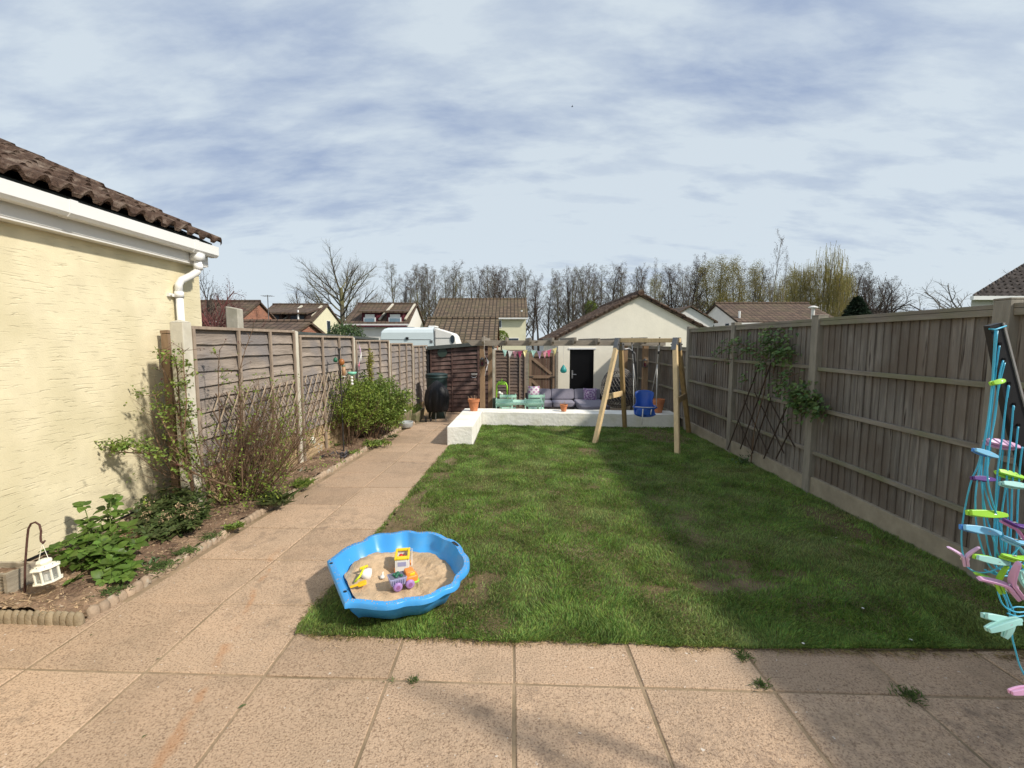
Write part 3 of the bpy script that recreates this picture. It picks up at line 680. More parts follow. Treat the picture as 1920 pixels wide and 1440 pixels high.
# roof tiles: rolls along Y, courses up the slope
m = MB(); pitch = R(24.5); ex, ez = WX+.175, 2.70; roll = .168; gauge = .335; y0t, y1t = -.6, HY+.035
ns = int((y1t-y0t)/roll*8); cs, sn = math.cos(pitch), math.sin(pitch)
def prof(yy):
    f = (yy/roll) % 1.0
    return .052*max(0, math.sin(math.pi*min(1, f/.62))) if f < .62 else -.004
for c in range(10):
    rows = [[], [], [], []]
    js = rnd.uniform(-.004, .004)
    for i in range(ns+1):
        yy = y1t-(y1t-y0t)*i/ns; tile = int((yy+.3)/(roll*2)); h = prof(yy+.05)
        rr = random.Random(tile*31+c*7); jz = rr.uniform(-.004, .006); ju = rr.uniform(-.012, .012)
        nzv = .005*mnoise.noise(Vector((yy*18, c*3.1, 0)))
        for k, (u, dz) in enumerate(((c*gauge-.045+ju, .004), (c*gauge-.05+ju, .034), (c*gauge+.16, .024), ((c+1)*gauge+.01, .010))):
            hh = h*(.92 if k == 0 else 1)+dz+jz+(nzv if k else 0); jn = .004*mnoise.noise(Vector((yy*30, u*20, 3)))
            rows[k].append((ex-u*cs+hh*sn, yy, ez+u*sn+hh*cs+jn))
    vs = [p for r in rows for p in r]; n1 = ns+1; fs = []
    for k in range(3):
        for i in range(ns): fs.append((k*n1+i, k*n1+i+1, (k+1)*n1+i+1, (k+1)*n1+i))
    m.add(vs, fs)
    # verge edge of this course
    e = [rows[k][0] for k in range(4)]; m.add(e+[(p[0], p[1]-.0, p[2]-.035) for p in e], [(0,1,2,3,7,6,5,4)] if 0 else [(1,2,6,5),(2,3,7,6),(0,1,5,4)])
m.build('roof_tiles', 'tile', t, recalc=False)
m = MB(); m.add([(ex-.03, -.6, ez-.01), (ex-.03, HY+.02, ez-.01), (ex-3.35*cs, HY+.02, ez+3.35*sn-.01), (ex-3.35*cs, -.6, ez+3.35*sn-.01)], [(0,1,2,3)])
m.box((ex-.055, -4, ez-.10), (ex-.02, HY+.015, ez-.012)); m.build('roof_felt', 'felt', t)

# timber post against the wall, neighbour's tall concrete post
m = MB(); m.beam((-3.30, 4.36, -.1), (-3.33, 4.40, 1.70), .072, .072, up=(0,1,0)); m.beam((-3.331, 4.402, 1.702), (-3.333, 4.404, 1.735), .078, .078, up=(0,1,0)); 
tag(m.build('timber_post', M('brown_stained_post', (.25, .17, .105), .85, .25, 5, .4, 20, .006, stretch=(4,4,.7)), origin=(-3.3, 4.36, 0), bevel=.004), 'brown timber post standing against the yellow wall behind the rose', 'post')
m = MB(); q = at(441, 612, 5.7); m.hexa([(q.x-.075, 5.64, -.4), (q.x+.075, 5.64, -.4), (q.x+.075, 5.76, -.4), (q.x-.075, 5.76, -.4), (q.x-.075, 5.64, 2.06), (q.x+.075, 5.64, 2.03), (q.x+.075, 5.76, 2.03), (q.x-.075, 5.76, 2.06)])
tag(m.build('concrete_post', 'conc', origin=(q.x, 5.7, -.4), bevel=.01), 'tall grey concrete post rising behind the nearest lap fence panel', 'post')
# neighbour's felt-roofed shed behind the left fence
t = thing('neighbour_shed', 'low shed with flat black felt roof just behind the left fence', 'shed', (-4.2, 8, -.5))
m = MB(); m.box((-5.4, 6.25, -.5), (-3.15, 9.6, 1.62)); m.build('wall', 'lapx', t)
m = MB(); m.hexa([(-5.5, 6.12, 1.68), (-3.02, 6.12, 1.735), (-2.85, 9.75, 1.655), (-5.5, 9.75, 1.655), (-5.5, 6.12, 1.72), (-3.02, 6.12, 1.775), (-2.85, 9.75, 1.70), (-5.5, 9.75, 1.70)]); m.build('roof', 'felt', t)

# ============================================================ bed edging
t = thing('stone_edging', 'scalloped stone edging along the path side of the flower bed', 'edging', (EL(4), 4, 0))
def edge_piece(p, ax, r, h):
    m = MB(); n = 7; rows = []
    k = 5
    for i in range(k+1):
        u = -r*1.02+2*r*1.02*i/k; rr = .95-.22*abs(2*i/k-1)**2.2
        ring = []
        for j in range(n):
            a = math.pi*(-.15+1.3*j/(n-1)); ring.append(Vector((math.cos(a)*r*1.05*rr, u, math.sin(a)*h*rr+rnd.uniform(-.002, .002))))
        rows += ring
    mt = Matrix.Rotation(ax, 3, 'Z'); vs = [mt @ v+Vector(p) for v in rows]
    fs = [(i*n+j, i*n+j+1, (i+1)*n+j+1, (i+1)*n+j) for i in range(k) for j in range(n-1)]+[tuple(range(n-1, -1, -1)), tuple(k*n+j for j in range(n))]
    return vs, fs
m = MB(); y = 2.62
while y < 9.9:
    r = .030+rnd.uniform(-.002, .002); vs, fs = edge_piece((EL(y)-.025+rnd.uniform(-.004, .004), y, gz(y)+.012), rnd.uniform(-.1, .1)-.05, r, .05+rnd.uniform(-.008, .008)); m.add(vs, fs); y += 2*r
m.build('edging_run', 'edging', t, smooth=True)
t = thing('log_roll_edging', 'row of rounded brown edging stones across the near end of the bed', 'edging', (-2.8, 2.55, 0))
m = MB(); x = -2.555
while x > -3.6:
    r = .0215; vs, fs = edge_piece((x, 2.535+(x+2.585)*-.045+rnd.uniform(-.003, .003), gz(2.5)+.016), math.pi/2+rnd.uniform(-.08, .08), r, .066); m.add(vs, fs); x -= 2*r
m.build('edging_run', 'logs', t, smooth=True)

# ============================================================ white retaining wall
t = thing('white_garden_wall', 'low L shaped white painted wall at the far end of the lawn', 'wall', (0, 9.4, -.12))
m = MB(); A = at(838, 800, 7.45); B = at(886, 800, 7.48); zt0 = A.z
yf = lambda x: 9.42-.085*(x+.6)
zt1 = .145
nx_ = 24; 
def jit(p, s=.006): return (p[0]+rnd.uniform(-s, s), p[1]+rnd.uniform(-s, s), p[2]+rnd.uniform(-s, s)*.6)
# arm
m.hexa([(A.x, 7.44, -.6), (B.x, 7.47, -.6), (B.x+.03, yf(B.x)+.6, -.6), (A.x+.03, yf(B.x)+.6, -.6), (A.x, 7.44, zt0), (B.x, 7.47, zt0), (B.x+.03, yf(B.x)+.58, zt1), (A.x+.03, yf(B.x)+.58, zt1)])
ar = m.build('wall_arm', 'whitewall', t, bevel=.012)
m = MB(); x0 = B.x+.032; x1 = RF(9.2)-.07
for i in range(nx_):
    a = lerp(x0, x1, i/nx_); b = lerp(x0, x1, (i+1)/nx_); za = zt1+.004*math.sin(i*1.7); zb = zt1+.004*math.sin((i+1)*1.7)
    m.add([(a, yf(a), -.6), (b, yf(b), -.6), (b, yf(b)+.56, -.6), (a, yf(a)+.56, -.6), (a, yf(a), za), (b, yf(b), zb), (b, yf(b)+.56, zb), (a, yf(a)+.56, za)], [(4,5,6,7),(0,1,5,4),(2,3,7,6)]+([(3,0,4,7)] if i == 0 else [])+([(1,2,6,5)] if i == nx_-1 else []))
m.build('wall_run', 'whitewall', t)
# ============================================================ far end of the garden
# dark lap shed
SY = 13.05; sl = at(808, 700, SY).x; sr = at(921, 700, SY).x; sb = gz(13)-.02
t = thing('garden_shed', 'dark brown lap board shed behind the covered barbecue', 'shed', (-1.5, SY, sb))
zl, zr = at(806, 655, SY).z, at(895, 645, SY).z
zs = lambda X: lerp(zl, zr, (X-sl)/(sr-sl))
m = MB(); nb = 15
for seg, (xa, xb) in enumerate(((sl, at(847, 700, SY).x), (at(849, 700, SY).x, at(896, 700, SY).x), (at(898, 700, SY).x, sr))):
    for i in range(nb):
        z0 = sb+.05+(zs(xa)-sb-.05)*i/nb; z1 = z0+.125; zb0 = z0+rnd.uniform(-.008, .008); zb1 = sb+.05+(zs(xb)-sb-.05)*i/nb
        for k in range(6):
            a, b = lerp(xa, xb, k/6), lerp(xa, xb, (k+1)/6); w0 = .008*mnoise.noise(Vector((a*4, i*3, 0))); w1 = .008*mnoise.noise(Vector((b*4, i*3, 0)))
            m.add([(a, SY-.03, lerp(zb0, zb1, k/6)+w0), (b, SY-.03, lerp(zb0, zb1, (k+1)/6)+w1), (b, SY-.004, z1+w1), (a, SY-.004, z1+w0), (a, SY, lerp(zb0, zb1, k/6)+w0), (b, SY, lerp(zb0, zb1, (k+1)/6)+w1)], [(0,1,2,3),(0,4,5,1)])
m.build('lap_boards', 'shed', t, recalc=False)
m = MB(); m.hexa([(sl, SY+.002, sb), (sr, SY+.002, sb), (sr, SY+2.4, sb), (sl, SY+2.4, sb), (sl, SY+.002, zs(sl)), (sr, SY+.002, zs(sr)), (sr, SY+2.4, zs(sr)), (sl, SY+2.4, zs(sl))]); m.build('shed_body', 'dark', t)
m = MB(); m.box((sr-.04, SY-.04, sb), (sr+.02, SY+.01, zr)); m.box((sl-.01, SY-.04, sb), (sl+.03, SY+.0, zl)); xm = at(848, 700, SY).x; m.box((xm-.012, SY-.036, sb), (xm+.012, SY+.0, zs(xm))); xm = at(897, 700, SY).x; m.box((xm-.02, SY-.036, sb), (xm+.02, SY+.0, zs(xm))); m.build('corner_trim', 'shed', t)
m = MB(); m.hexa([(sl-.06, SY-.12, zl-.01), (sr+.1, SY-.12, zr-.01), (sr+.1, SY+2.5, zr), (sl-.06, SY+2.5, zl), (sl-.06, SY-.12, zl+.09), (sr+.1, SY-.12, zr+.09), (sr+.1, SY+2.5, zr+.09), (sl-.06, SY+2.5, zl+.09)]); m.build('roof', 'felt', t)
h = at(889, 702, SY-.05); m = MB(); m.box((h.x-.08, SY-.05, h.z-.02), (h.x+.09, SY-.035, h.z+.035)); m.tube([(h.x-.07, SY-.05, h.z-.06), (h.x-.04, SY-.09, h.z-.085), (h.x+.04, SY-.09, h.z-.085), (h.x+.06, SY-.05, h.z-.06)], .012, 6); m.build('door_handle', 'steel', t)
m = MB(); m.tube([(sl-.09, SY-.02, sb), (sl-.09, SY-.02, zl-.05)], .04, 10); m.box((sl-.2, SY+.05, sb), (sl, SY+.2, zl)); m.build('drainpipe', 'black', t)
# round plaque
c = at(829, 661, SY-.06); m = MB(); mr = Matrix.Rotation(R(90), 3, 'X'); m.lathe([(.135, -.01), (.14, 0), (.135, .012)], 28, (c.x, SY-.045, c.z), mr)
pl = m.build('wall_plaque', 'darkgreen', origin=(c.x, SY-.045, c.z))
tag(pl, 'round dark green plaque with leaf relief high on the shed wall', 'plaque')
m = MB(); m.tube([(c.x+.115*math.cos(a/20*6.283), SY-.062, c.z+.115*math.sin(a/20*6.283)) for a in range(20)], .007, 5, closed=True)
for k in range(7):
    a = rnd.uniform(0, 6.28); r_ = rnd.uniform(.02, .075); m.ball((c.x+r_*math.cos(a), SY-.06, c.z+r_*math.sin(a)*.8), .022, 5, (1.3, .4, .8))
m.build('relief', M('plaque_relief', (.16, .17, .13), .7, .2, 20), pl)

# rear lap panel fence with concrete post
BY = 14.15
t = thing('rear_fence', 'brown lap panel fence between the shed and the gate', 'fence', (-.05, BY, PATIO2))
xa, xb = at(928.5, 700, BY).x, at(985, 700, BY).x; zt = at(950, 657.5, BY).z
lap_panel(t, lambda q: (lerp(xa, xb, q), BY, 0, -1), 0, 1, PATIO2+.1, zt, 17, 'lapx', 0, (0, .47, .82, 1))
m = MB(); q = at(925, 655, BY); m.box((q.x-.05, BY-.07, PATIO2), (q.x+.05, BY+.03, q.z)); m.build('post', 'conc_white', t, bevel=.006)
m = MB(); m.box((xa, BY-.01, PATIO2-.1), (xb, BY+.02, PATIO2+.085)); m.build('gravel_board', 'conc', t)
# gate
ga, gb = at(991.5, 700, BY).x, at(1041, 700, BY).x; gt = at(1015, 662, BY).z
t = thing('garden_gate', 'ledged and braced brown timber gate left of the cream outbuilding', 'gate', ((ga+gb)/2, BY, PATIO2))
m = MB(); n = 9
for i in range(n):
    a = lerp(ga+.02, gb-.02, i/n); m.box((a+.002, BY+.0, PATIO2+.04), (a+(gb-ga-.04)/n-.002, BY+.018, gt+rnd.uniform(-.004, .004)))
m.build('board_panel', M('gate_board', (.115, .07, .05), .8, .25, 4, .5, 20, .005, stretch=(6, 1, .8), isl=.25), t)
m = MB()
for z in (gt-.06, at(1015, 706.5, BY).z, PATIO2+.2): m.box((ga+.03, BY-.03, z-.045), (gb-.03, BY-.001, z+.045))
za, zm, zb_ = gt-.10, at(1015, 706.5, BY).z, PATIO2+.24
m.beam((ga+.06, BY-.0165, za-.03), (gb-.07, BY-.0165, zm+.07), .08, .028, up=(0, 1, 0)) if 0 else None
def flatbeam(mb, x0, z0, x1, z1, w, y0, y1):
    d = Vector((x1-x0, z1-z0)).normalized(); nn = Vector((-d.y, d.x))*w/2
    mb.hexa([(x0-nn.x, y0, z0-nn.y), (x1-nn.x, y0, z1-nn.y), (x1-nn.x, y1, z1-nn.y), (x0-nn.x, y1, z0-nn.y), (x0+nn.x, y0, z0+nn.y), (x1+nn.x, y0, z1+nn.y), (x1+nn.x, y1, z1+nn.y), (x0+nn.x, y1, z0+nn.y)])
flatbeam(m, ga+.08, za-.04, gb-.12, zm+.09, .085, BY-.027, BY-.002); flatbeam(m, ga+.08, zm-.09, gb-.12, zb_+.05, .085, BY-.027, BY-.002)
for x in (ga+.045, gb-.045): m.box((x-.045, BY-.034, PATIO2+.06), (x+.045, BY-.0305, gt)) if 0 else m.box((x-.04, BY-.040, PATIO2+.06), (x+.04, BY-.0305, gt-.01))
m.build('brace', M('gate_brace', (.25, .17, .115), .8, .25, 5, .4, 20, .005), t)
m = MB(); m.box((gb-.16, BY-.055, zm-.012), (gb+.0, BY-.041, zm+.012)); m.box((ga-.02, BY-.055, zm-.012), (ga+.14, BY-.041, zm+.018)); m.build('latch', 'blackm', t)
t2 = thing('gate_post', 'pale timber gate post on the left of the braced gate', 'post', (ga-.06, BY, PATIO2))
m = MB(); m.box((ga-.105, BY-.06, PATIO2), (ga-.012, BY+.04, gt+.03)); m.build('post', 'perg', t2, bevel=.004)
t2 = thing('gate_post', 'timber gate post between the gate and the cream outbuilding wall', 'post', (gb+.05, BY, PATIO2))
m = MB(); m.box((gb+.008, BY-.06, PATIO2), (gb+.085, BY+.04, gt+.05)); m.build('post', 'perg', t2, bevel=.004)

# ============================================================ cream outbuilding
OY = 14.35
ox0 = at(1046, 700, OY).x; ap = at(1200, 553, OY); half = ap.x-ox0; ox1 = ap.x+half
slp = (ap.z-at(1042, 634, OY).z)/(ap.x-at(1042, 634, OY).x)
ez_ = ap.z-slp*half
t = thing('cream_outbuilding', 'cream rendered gabled outbuilding with black door at the end of the garden', 'outbuilding', (ap.x, OY, PATIO2))
d0, d1 = at(1068, 700, OY).x, at(1113, 700, OY).x; dt = at(1090, 655, OY).z; db = PATIO2+.02
m = MB(); bk = OY+6.5
z_ = lambda x: ap.z-slp*abs(x-ap.x)-.05
for a, b, lo in ((ox0, d0, -.9), (d0, d1, dt), (d1, ap.x, -.9), (ap.x, ox1, -.9)):
    m.hexa([(a, OY, lo), (b, OY, lo), (b, OY+.2, lo), (a, OY+.2, lo), (a, OY, z_(a)), (b, OY, z_(b)), (b, OY+.2, z_(b)), (a, OY+.2, z_(a))])
m.box((ox0, OY+.2, -.9), (ox0+.2, bk, z_(ox0)-.02)); m.box((ox1-.2, OY+.2, -.9), (ox1, bk, z_(ox1)-.02))
m.hexa([(ox0, bk, -.9), (ox1, bk, -.9), (ox1, bk+.1, -.9), (ox0, bk+.1, -.9), (ap.x-.02, bk, z_(ap.x)), (ap.x+.02, bk, z_(ap.x)), (ap.x+.02, bk+.1, z_(ap.x)), (ap.x-.02, bk+.1, z_(ap.x))])
m.build('wall', 'cream', t)
m = MB(); ov = .10
for sgn in (-1, 1):
    X1 = ap.x+sgn*(half+.12); zz1 = ap.z-slp*(half+.12)
    p = [(ap.x, OY-ov, ap.z), (X1, OY-ov, zz1), (X1, bk+.2, zz1), (ap.x, bk+.2, ap.z)]
    m.hexa([(q[0], q[1], q[2]-.045) for q in p]+[(q[0], q[1], q[2]+.045) for q in p])
rf = m.build('roof', 'tile_red', t)
# courses and verge tiles on the roof
m = MB()
for sgn in (-1, 1):
    k = 0; u = 0.0; L_ = math.hypot(half+.14, slp*(half+.14)); cth, sth = math.cos(math.atan(slp)), math.sin(math.atan(slp))
    while u < L_-.05:
        n_ = 34 if sgn < 0 else 2
        for i in range(n_):
            y0 = OY-ov-.03+(bk-OY+.2)*i/34; y1 = y0+(bk-OY+.2)/34-.02
            if sgn > 0 and i > 0: continue
            a = (ap.x+sgn*(u)*cth, ap.z-u*sth+.05); b = (ap.x+sgn*(u+.34)*cth, ap.z-(u+.34)*sth+.075)
            m.add([(a[0], y0, a[1]), (a[0], y1, a[1]), (b[0], y1, b[1]), (b[0], y0, b[1]), (b[0], y0, b[1]-.05), (b[0], y1, b[1]-.05), (a[0], y0, a[1]-.03), (a[0], (y0+y1)/2, a[1]+.03), (b[0], (y0+y1)/2, b[1]+.035)],
                  [(0,7,8,3),(7,1,2,8),(3,8,2,5,4),(0,3,4,6)])
        u += .31
m.tube([(ap.x, OY-ov-.05+i*.4, ap.z+.06+(.006 if i % 2 else 0)) for i in range(17)], .10, 10)
m.build('roof_tiles', 'tile', t, recalc=False)
m = MB(); m.box((d0, OY+.07, db), (d1, OY+.11, dt)); dr = m.build('door', 'dark', t)
m = MB(); m.box((d0-.04, OY-.02, dt), (d1+.07, OY+.07, dt+.05)); m.box((d1, OY+.02, db), (d1+.03, OY+.07, dt)) ; m.build('door_lintel', 'upvc', t)
h = at(1073.5, 702, OY); m = MB(); m.box((h.x-.022, OY+.05, h.z-.13), (h.x+.022, OY+.068, h.z+.13)); m.tube([(h.x, OY+.05, h.z), (h.x, OY-.0, h.z), (h.x+.12, OY-.0, h.z-.005)], .012, 8); m.build('door_handle', 'steel', dr)
m = MB(); m.box((d0-.3, OY-.01, db-.1), (d1+.05, OY+.07, db)); m.build('door_step', 'conc', t)

# ============================================================ pergola
PYF, PYB = 10.1, 12.15
t = thing('pergola', 'grey weathered timber pergola over the sunken rear patio', 'pergola', (1.2, 11, PATIO2))
zb0, zb1 = at(1000, 648.3, PYF).z, at(1000, 638.2, PYF).z
for k, (px, Y) in enumerate(((904.5, PYF), (919, PYB), (1209, PYF+.1), (1171.5, PYB))):
    X = at(px, 700, Y).x; m = MB(); s = .056 if k < 2 else .055; m.box((X-s, Y-s, PATIO2-.03), (X+s, Y+s, zb0+(.10 if k in (0,) else .1))); m.build('post', 'pergpost', t, bevel=.004)
xl = at(874, 645, PYF).x
for Y in (PYF-.075, PYB-.075):
    m = MB(); m.prism([(xl-.0, zb1), (xl+.13, zb0), (3.38, zb0), (3.38, zb1)], Y-.022, Y+.022, 'Y'); m.build('beam', 'perg', t, bevel=.004)
for i, X in enumerate((-.62, -.12, .39, .87, 1.34, 1.84, 2.33, 2.84)):
    m = MB(); z0, z1 = zb0+.035, zb1+.055; j = rnd.uniform(-.012, .012)
    m.prism([(9.62, z1+j), (9.62, z0+.055+j), (9.74, z0+j), (12.5, z0+j), (12.5, z1+j)], X-.024, X+.024, 'X'); m.build('rafter', 'perg', t, bevel=.004)
# spare short pieces standing on the left end
m = MB(); m.beam((-.66, 10.02, zb1-.01), (-.60, 10.0, zb1+.075), .09, .03); m.build('post_cap', 'perg', t)

# bunting: cord with triangular flags
def bunting(label, pts, flags, w, h, group='bunting strings'):
    mid = pts[len(pts)//2]; t = thing('bunting', label, 'bunting', tuple(pts[0]), group)
    m = MB(); m.tube(pts, .0035, 5); m.build('cord', 'rope', t)
    L_ = [0]
    for a, b in zip(pts, pts[1:]): L_.append(L_[-1]+(Vector(b)-Vector(a)).length)
    for f, (u, mt) in enumerate(flags):
        s = u*L_[-1]; k = max(i for i in range(len(L_)-1) if L_[i] <= s); a, b = Vector(pts[k]), Vector(pts[k+1]); p = a.lerp(b, (s-L_[k])/max(1e-6, L_[k+1]-L_[k])); d = (b-a).normalized()
        hv = Vector((0, 0, -1)); n_ = d.cross(hv).normalized()*.002; tw = rnd.uniform(-.02, .02)
        q = [p-d*w/2, p+d*w/2, p+hv*h+Vector((rnd.uniform(-.01, .01), tw, 0)), p+hv*h*.4+n_*6*rnd.uniform(-1, 1)]
        m = MB(); m.add([v+n_ for v in q]+[v-n_ for v in q], [(0,1,3),(1,2,3),(2,0,3),(5,4,7),(6,5,7),(4,6,7),(0,4,5,1),(1,5,6,2),(2,6,4,0)]); m.build('flag', mt, t)
pts = [at(x, y, 9.98) for x, y in ((943, 649), (946, 656), (958, 658.5), (972, 658.5), (985, 656.5), (992, 651))]
bunting('pastel bunting with mint flag first, hanging under the pergola left of the gate', pts, [(.14, 'fmint'), (.33, 'fwhite'), (.50, 'fpink'), (.66, 'fmag'), (.84, 'fyel')], .11, .16)
pts = [at(x, y, 9.98) for x, y in ((993, 651), (1000, 657), (1012, 658.5), (1026, 657), (1040, 653), (1046, 649))]
bunting('pastel bunting hanging under the pergola in front of the braced gate', pts, [(.17, 'fmint'), (.36, 'flil'), (.53, 'fpink'), (.69, 'fmag'), (.87, 'fyel')], .11, .17)
pts = [at(x, y, 9.97) for x, y in ((909, 640), (907.5, 655), (909.5, 668), (917, 678), (912, 690), (909, 705))]
bunting('white bunting draped down the front left pergola post', pts, [(.52, 'fwhite'), (.72, 'fwhite')], .09, .11)
FX = lambda Y: FL(Y)+.10
pts = [Vector((FL(y)+.09, y, z)) for y, z in ((7.9, 1.64), (8.05, 1.45), (7.98, 1.35), (7.9, 1.22))]
bunting('short bunting with lilac and red flags on the left fence above the green shrub', pts, [(.25, 'flil'), (.55, 'fwhite'), (.92, 'fmag')], .10, .15)

# little hanging lanterns on pergola posts
def mini_lantern(label, p):
    t = thing('hanging_lantern', label, 'lantern', tuple(p), 'dark lanterns on the pergola posts'); m = MB()
    m.box((p.x-.05, p.y-.05, p.z-.09), (p.x+.05, p.y+.05, p.z-.075)); m.box((p.x-.05, p.y-.05, p.z+.05), (p.x+.05, p.y+.05, p.z+.065)); m.lathe([(.05, .066), (.02, .10), (.008, .11)], 8, p)
    for a in (-1, 1):
        for b in (-1, 1): m.box((p.x+a*.042-.006, p.y+b*.042-.006, p.z-.075), (p.x+a*.042+.006, p.y+b*.042+.006, p.z+.05))
    m.build('frame', 'blackm', t); m = MB(); m.lathe([(.022, -.075), (.022, 0), (.004, .01)], 10, p); m.build('candle', 'maroon', t)
mini_lantern('small dark lantern hanging on the front left pergola post', at(904, 679, PYF-.12))
mini_lantern('small dark lantern hanging on the front right pergola post behind the swing', at(1209, 681, PYF-.02))
# teal teardrop
p = at(1056.5, 692, 9.9); t = thing('teardrop_feeder', 'teal teardrop ornament hanging from the pergola before the cream wall', 'hanging ornament', tuple(p))
m = MB(); m.lathe([(.01, -.088), (.045, -.08), (.066, -.055), (.072, -.025), (.062, .01), (.042, .045), (.02, .075), (.006, .095)], 20, p); m.build('glazed_body', 'teal', t, smooth=True)
m = MB(); m.tube([p+Vector((0, 0, .09)), (p.x+.002, p.y, zb0+.01)], .003, 5); m.build('cord', 'rope', t)

# ============================================================ barbecue, bin, troughs, pots
p = Vector((at(820, 780, 10.9).x, 10.9, gz(10.9)))
t = thing('covered_barbecue', 'kettle barbecue under a black cover in front of the green bin', 'barbecue', tuple(p))
top = at(820, 713.5, 10.9).z-p.z
m = MB()
def wob(a, i): return .055*math.sin(9*a+i*.5)*min(1, i/3)+.03*math.sin(5*a+2)*min(1, i/4)+.02*math.sin(17*a)
m.lathe([(.012, top), (.07, top-.03), (.17, top-.12), (.255, top-.23), (.275, top-.33), (.285, top-.45), (.275, top-.58), (.26, top-.68), (.235, top-.74)], 72, p, wob=lambda a, i: wob(a, i)*(.5+i*.1)); m.build('cover', 'cover', t, smooth=True)
m = MB()
for a in (0.5, 2.6, 4.7): m.tube([(p.x+.12*math.cos(a), p.y+.12*math.sin(a), p.z+.4), (p.x+.24*math.cos(a), p.y+.24*math.sin(a), p.z)], .012, 6)
m.build('leg', 'steel', t)
for s in (-1, 1):
    m = MB(); m.tube([(p.x-.18+s*.05, p.y-.2, p.z+.07), (p.x-.18+s*.07, p.y-.2, p.z+.07)], .07, 16); m.build('wheel', 'black', t)
p = Vector((at(820, 780, 11.9).x, 11.9, gz(11.9)))
tp = at(820, 702, 11.9).z-p.z
t = thing('water_butt', 'dark green plastic lidded bin against the shed behind the barbecue', 'bin', tuple(p))
m = MB(); m.lathe([(.22, 0), (.255, tp*.5), (.275, tp-.12), (.28, tp-.02)], 32, p); m.build('barrel', 'bin', t, smooth=True)
m = MB(); m.lathe([(.286, tp-.10), (.292, tp-.09), (.292, tp-.06), (.285, tp-.05)], 32, p); m.lathe([(.29, tp-.02), (.295, tp), (.27, tp+.02), (.15, tp+.04), (.02, tp+.045)], 32, p); m.build('lid', 'bin', t, smooth=True)

def pot(name, label, px, py, Y, r, h, mat='terra', plant=None, base=None, group='terracotta pots'):
    b = at(px, py, Y) if base is None else Vector(base); t = thing(name, label, 'plant pot', tuple(b), group)
    m = MB(); m.lathe([(r*.62, 0), (r*.9, h*.74), (r*.9, h*.75), (r*1.0, h*.76), (r*1.03, h), (r*.93, h), (r*.88, h*.86), (.01, h*.84)], 28, b); m.build('body', mat, t, smooth=False)
    m = MB(); m.lathe([(r*.85, h*.845), (r*.5, h*.88), (.01, h*.89)], 12, b); m.build('compost', 'soil', t)
    if plant:
        m = MB()
        for k in range(plant):
            a = rnd.uniform(0, 6.28); q = b+Vector((math.cos(a)*r*.5, math.sin(a)*r*.5, h*.85)); e = q+Vector((math.cos(a)*r*.5, math.sin(a)*r*.3, r*rnd.uniform(.5, 1.1))); m.tube([q, q.lerp(e, .5)+rv(.006), e], .004, 5)
        m.build('stalks', 'straw', t)
    return t, b
wy = 9.62
pot('terracotta_pot', 'large terracotta pot of dry stalks on the corner of the white wall', 888.5, 769, wy+.02, .122, .255, plant=7, base=(at(888.5, 765, 9.55).x, 9.55, .158))
pot('small_terracotta_pot', 'small scalloped terracotta pot in the middle of the white wall', 1057, 768, wy, .082, .145, plant=3, base=(at(1057, 765, wy-.05).x, wy-.05, .150))
pot('terracotta_pot', 'terracotta pot behind the blue baby swing by the right fence', 1236, 775, wy-.1, .13, .28, base=(at(1234, 765, 9.40).x, 9.40, .150))
# troughs
def trough(label, x0, x1, y0, y1, zt, mat, plantm, n, grp='planting troughs by the left fence', sz=.035, hh=.18):
    g = gz((y0+y1)/2); t = thing('planting_trough', label, 'planter', ((x0+x1)/2, (y0+y1)/2, g), grp); m = MB(); e = .035
    m.hexa([(x0+.03, y0+.03, g), (x1-.03, y0+.03, g), (x1-.03, y1-.03, g), (x0+.03, y1-.03, g), (x0, y0, zt-.04), (x1, y0, zt-.04), (x1, y1, zt-.04), (x0, y1, zt-.04)])
    for a, b in (((x0, y0), (x1, y0+e)), ((x0, y1-e), (x1, y1)), ((x0, y0+e), (x0+e, y1-e)), ((x1-e, y0+e), (x1, y1-e))): m.box((a[0], a[1], zt-.04), (b[0], b[1], zt))
    m.build('tub', mat, t, bevel=.006)
    m = MB()
    for k in range(n):
        c = Vector((rnd.uniform(x0+.05, x1-.05), rnd.uniform(y0+.05, y1-.05), zt-.03)); d = Vector((rnd.gauss(0, .3), rnd.gauss(0, .3), 1)); hgt = rnd.uniform(.3, 1)*hh
        for j in range(3): m.leaf(c+d*hgt*rnd.random(), rnear(d, .8), Vector((0,0,1)), sz, sz*.6)
    m.build('plants', plantm, t, recalc=False)
trough('mossy trough of green plants beside the covered barbecue', FL(10.6)+.10, FL(10.6)+.42, 10.3, 11.3, gz(10.8)+.27, 'stonepl', 'leafmid', 260)
trough('stone trough with golden plants next to the grey bowl', FL(9.4)+.12, FL(9.4)+.46, 9.05, 10.0, gz(9.5)+.26, 'stonepl', 'leafyel', 300)
b = Vector((at(758, 806, 9).x+.02, 9.02, gz(9.02)+.02)); t = thing('grey_bowl', 'shallow grey glazed bowl on the path edge by the trough', 'bowl', tuple(b))
m = MB(); m.lathe([(.11, 0), (.14, .02), (.155, .10), (.16, .115), (.14, .115), (.135, .09), (.01, .085)], 26, b); m.build('body', 'greypot', t, smooth=True)

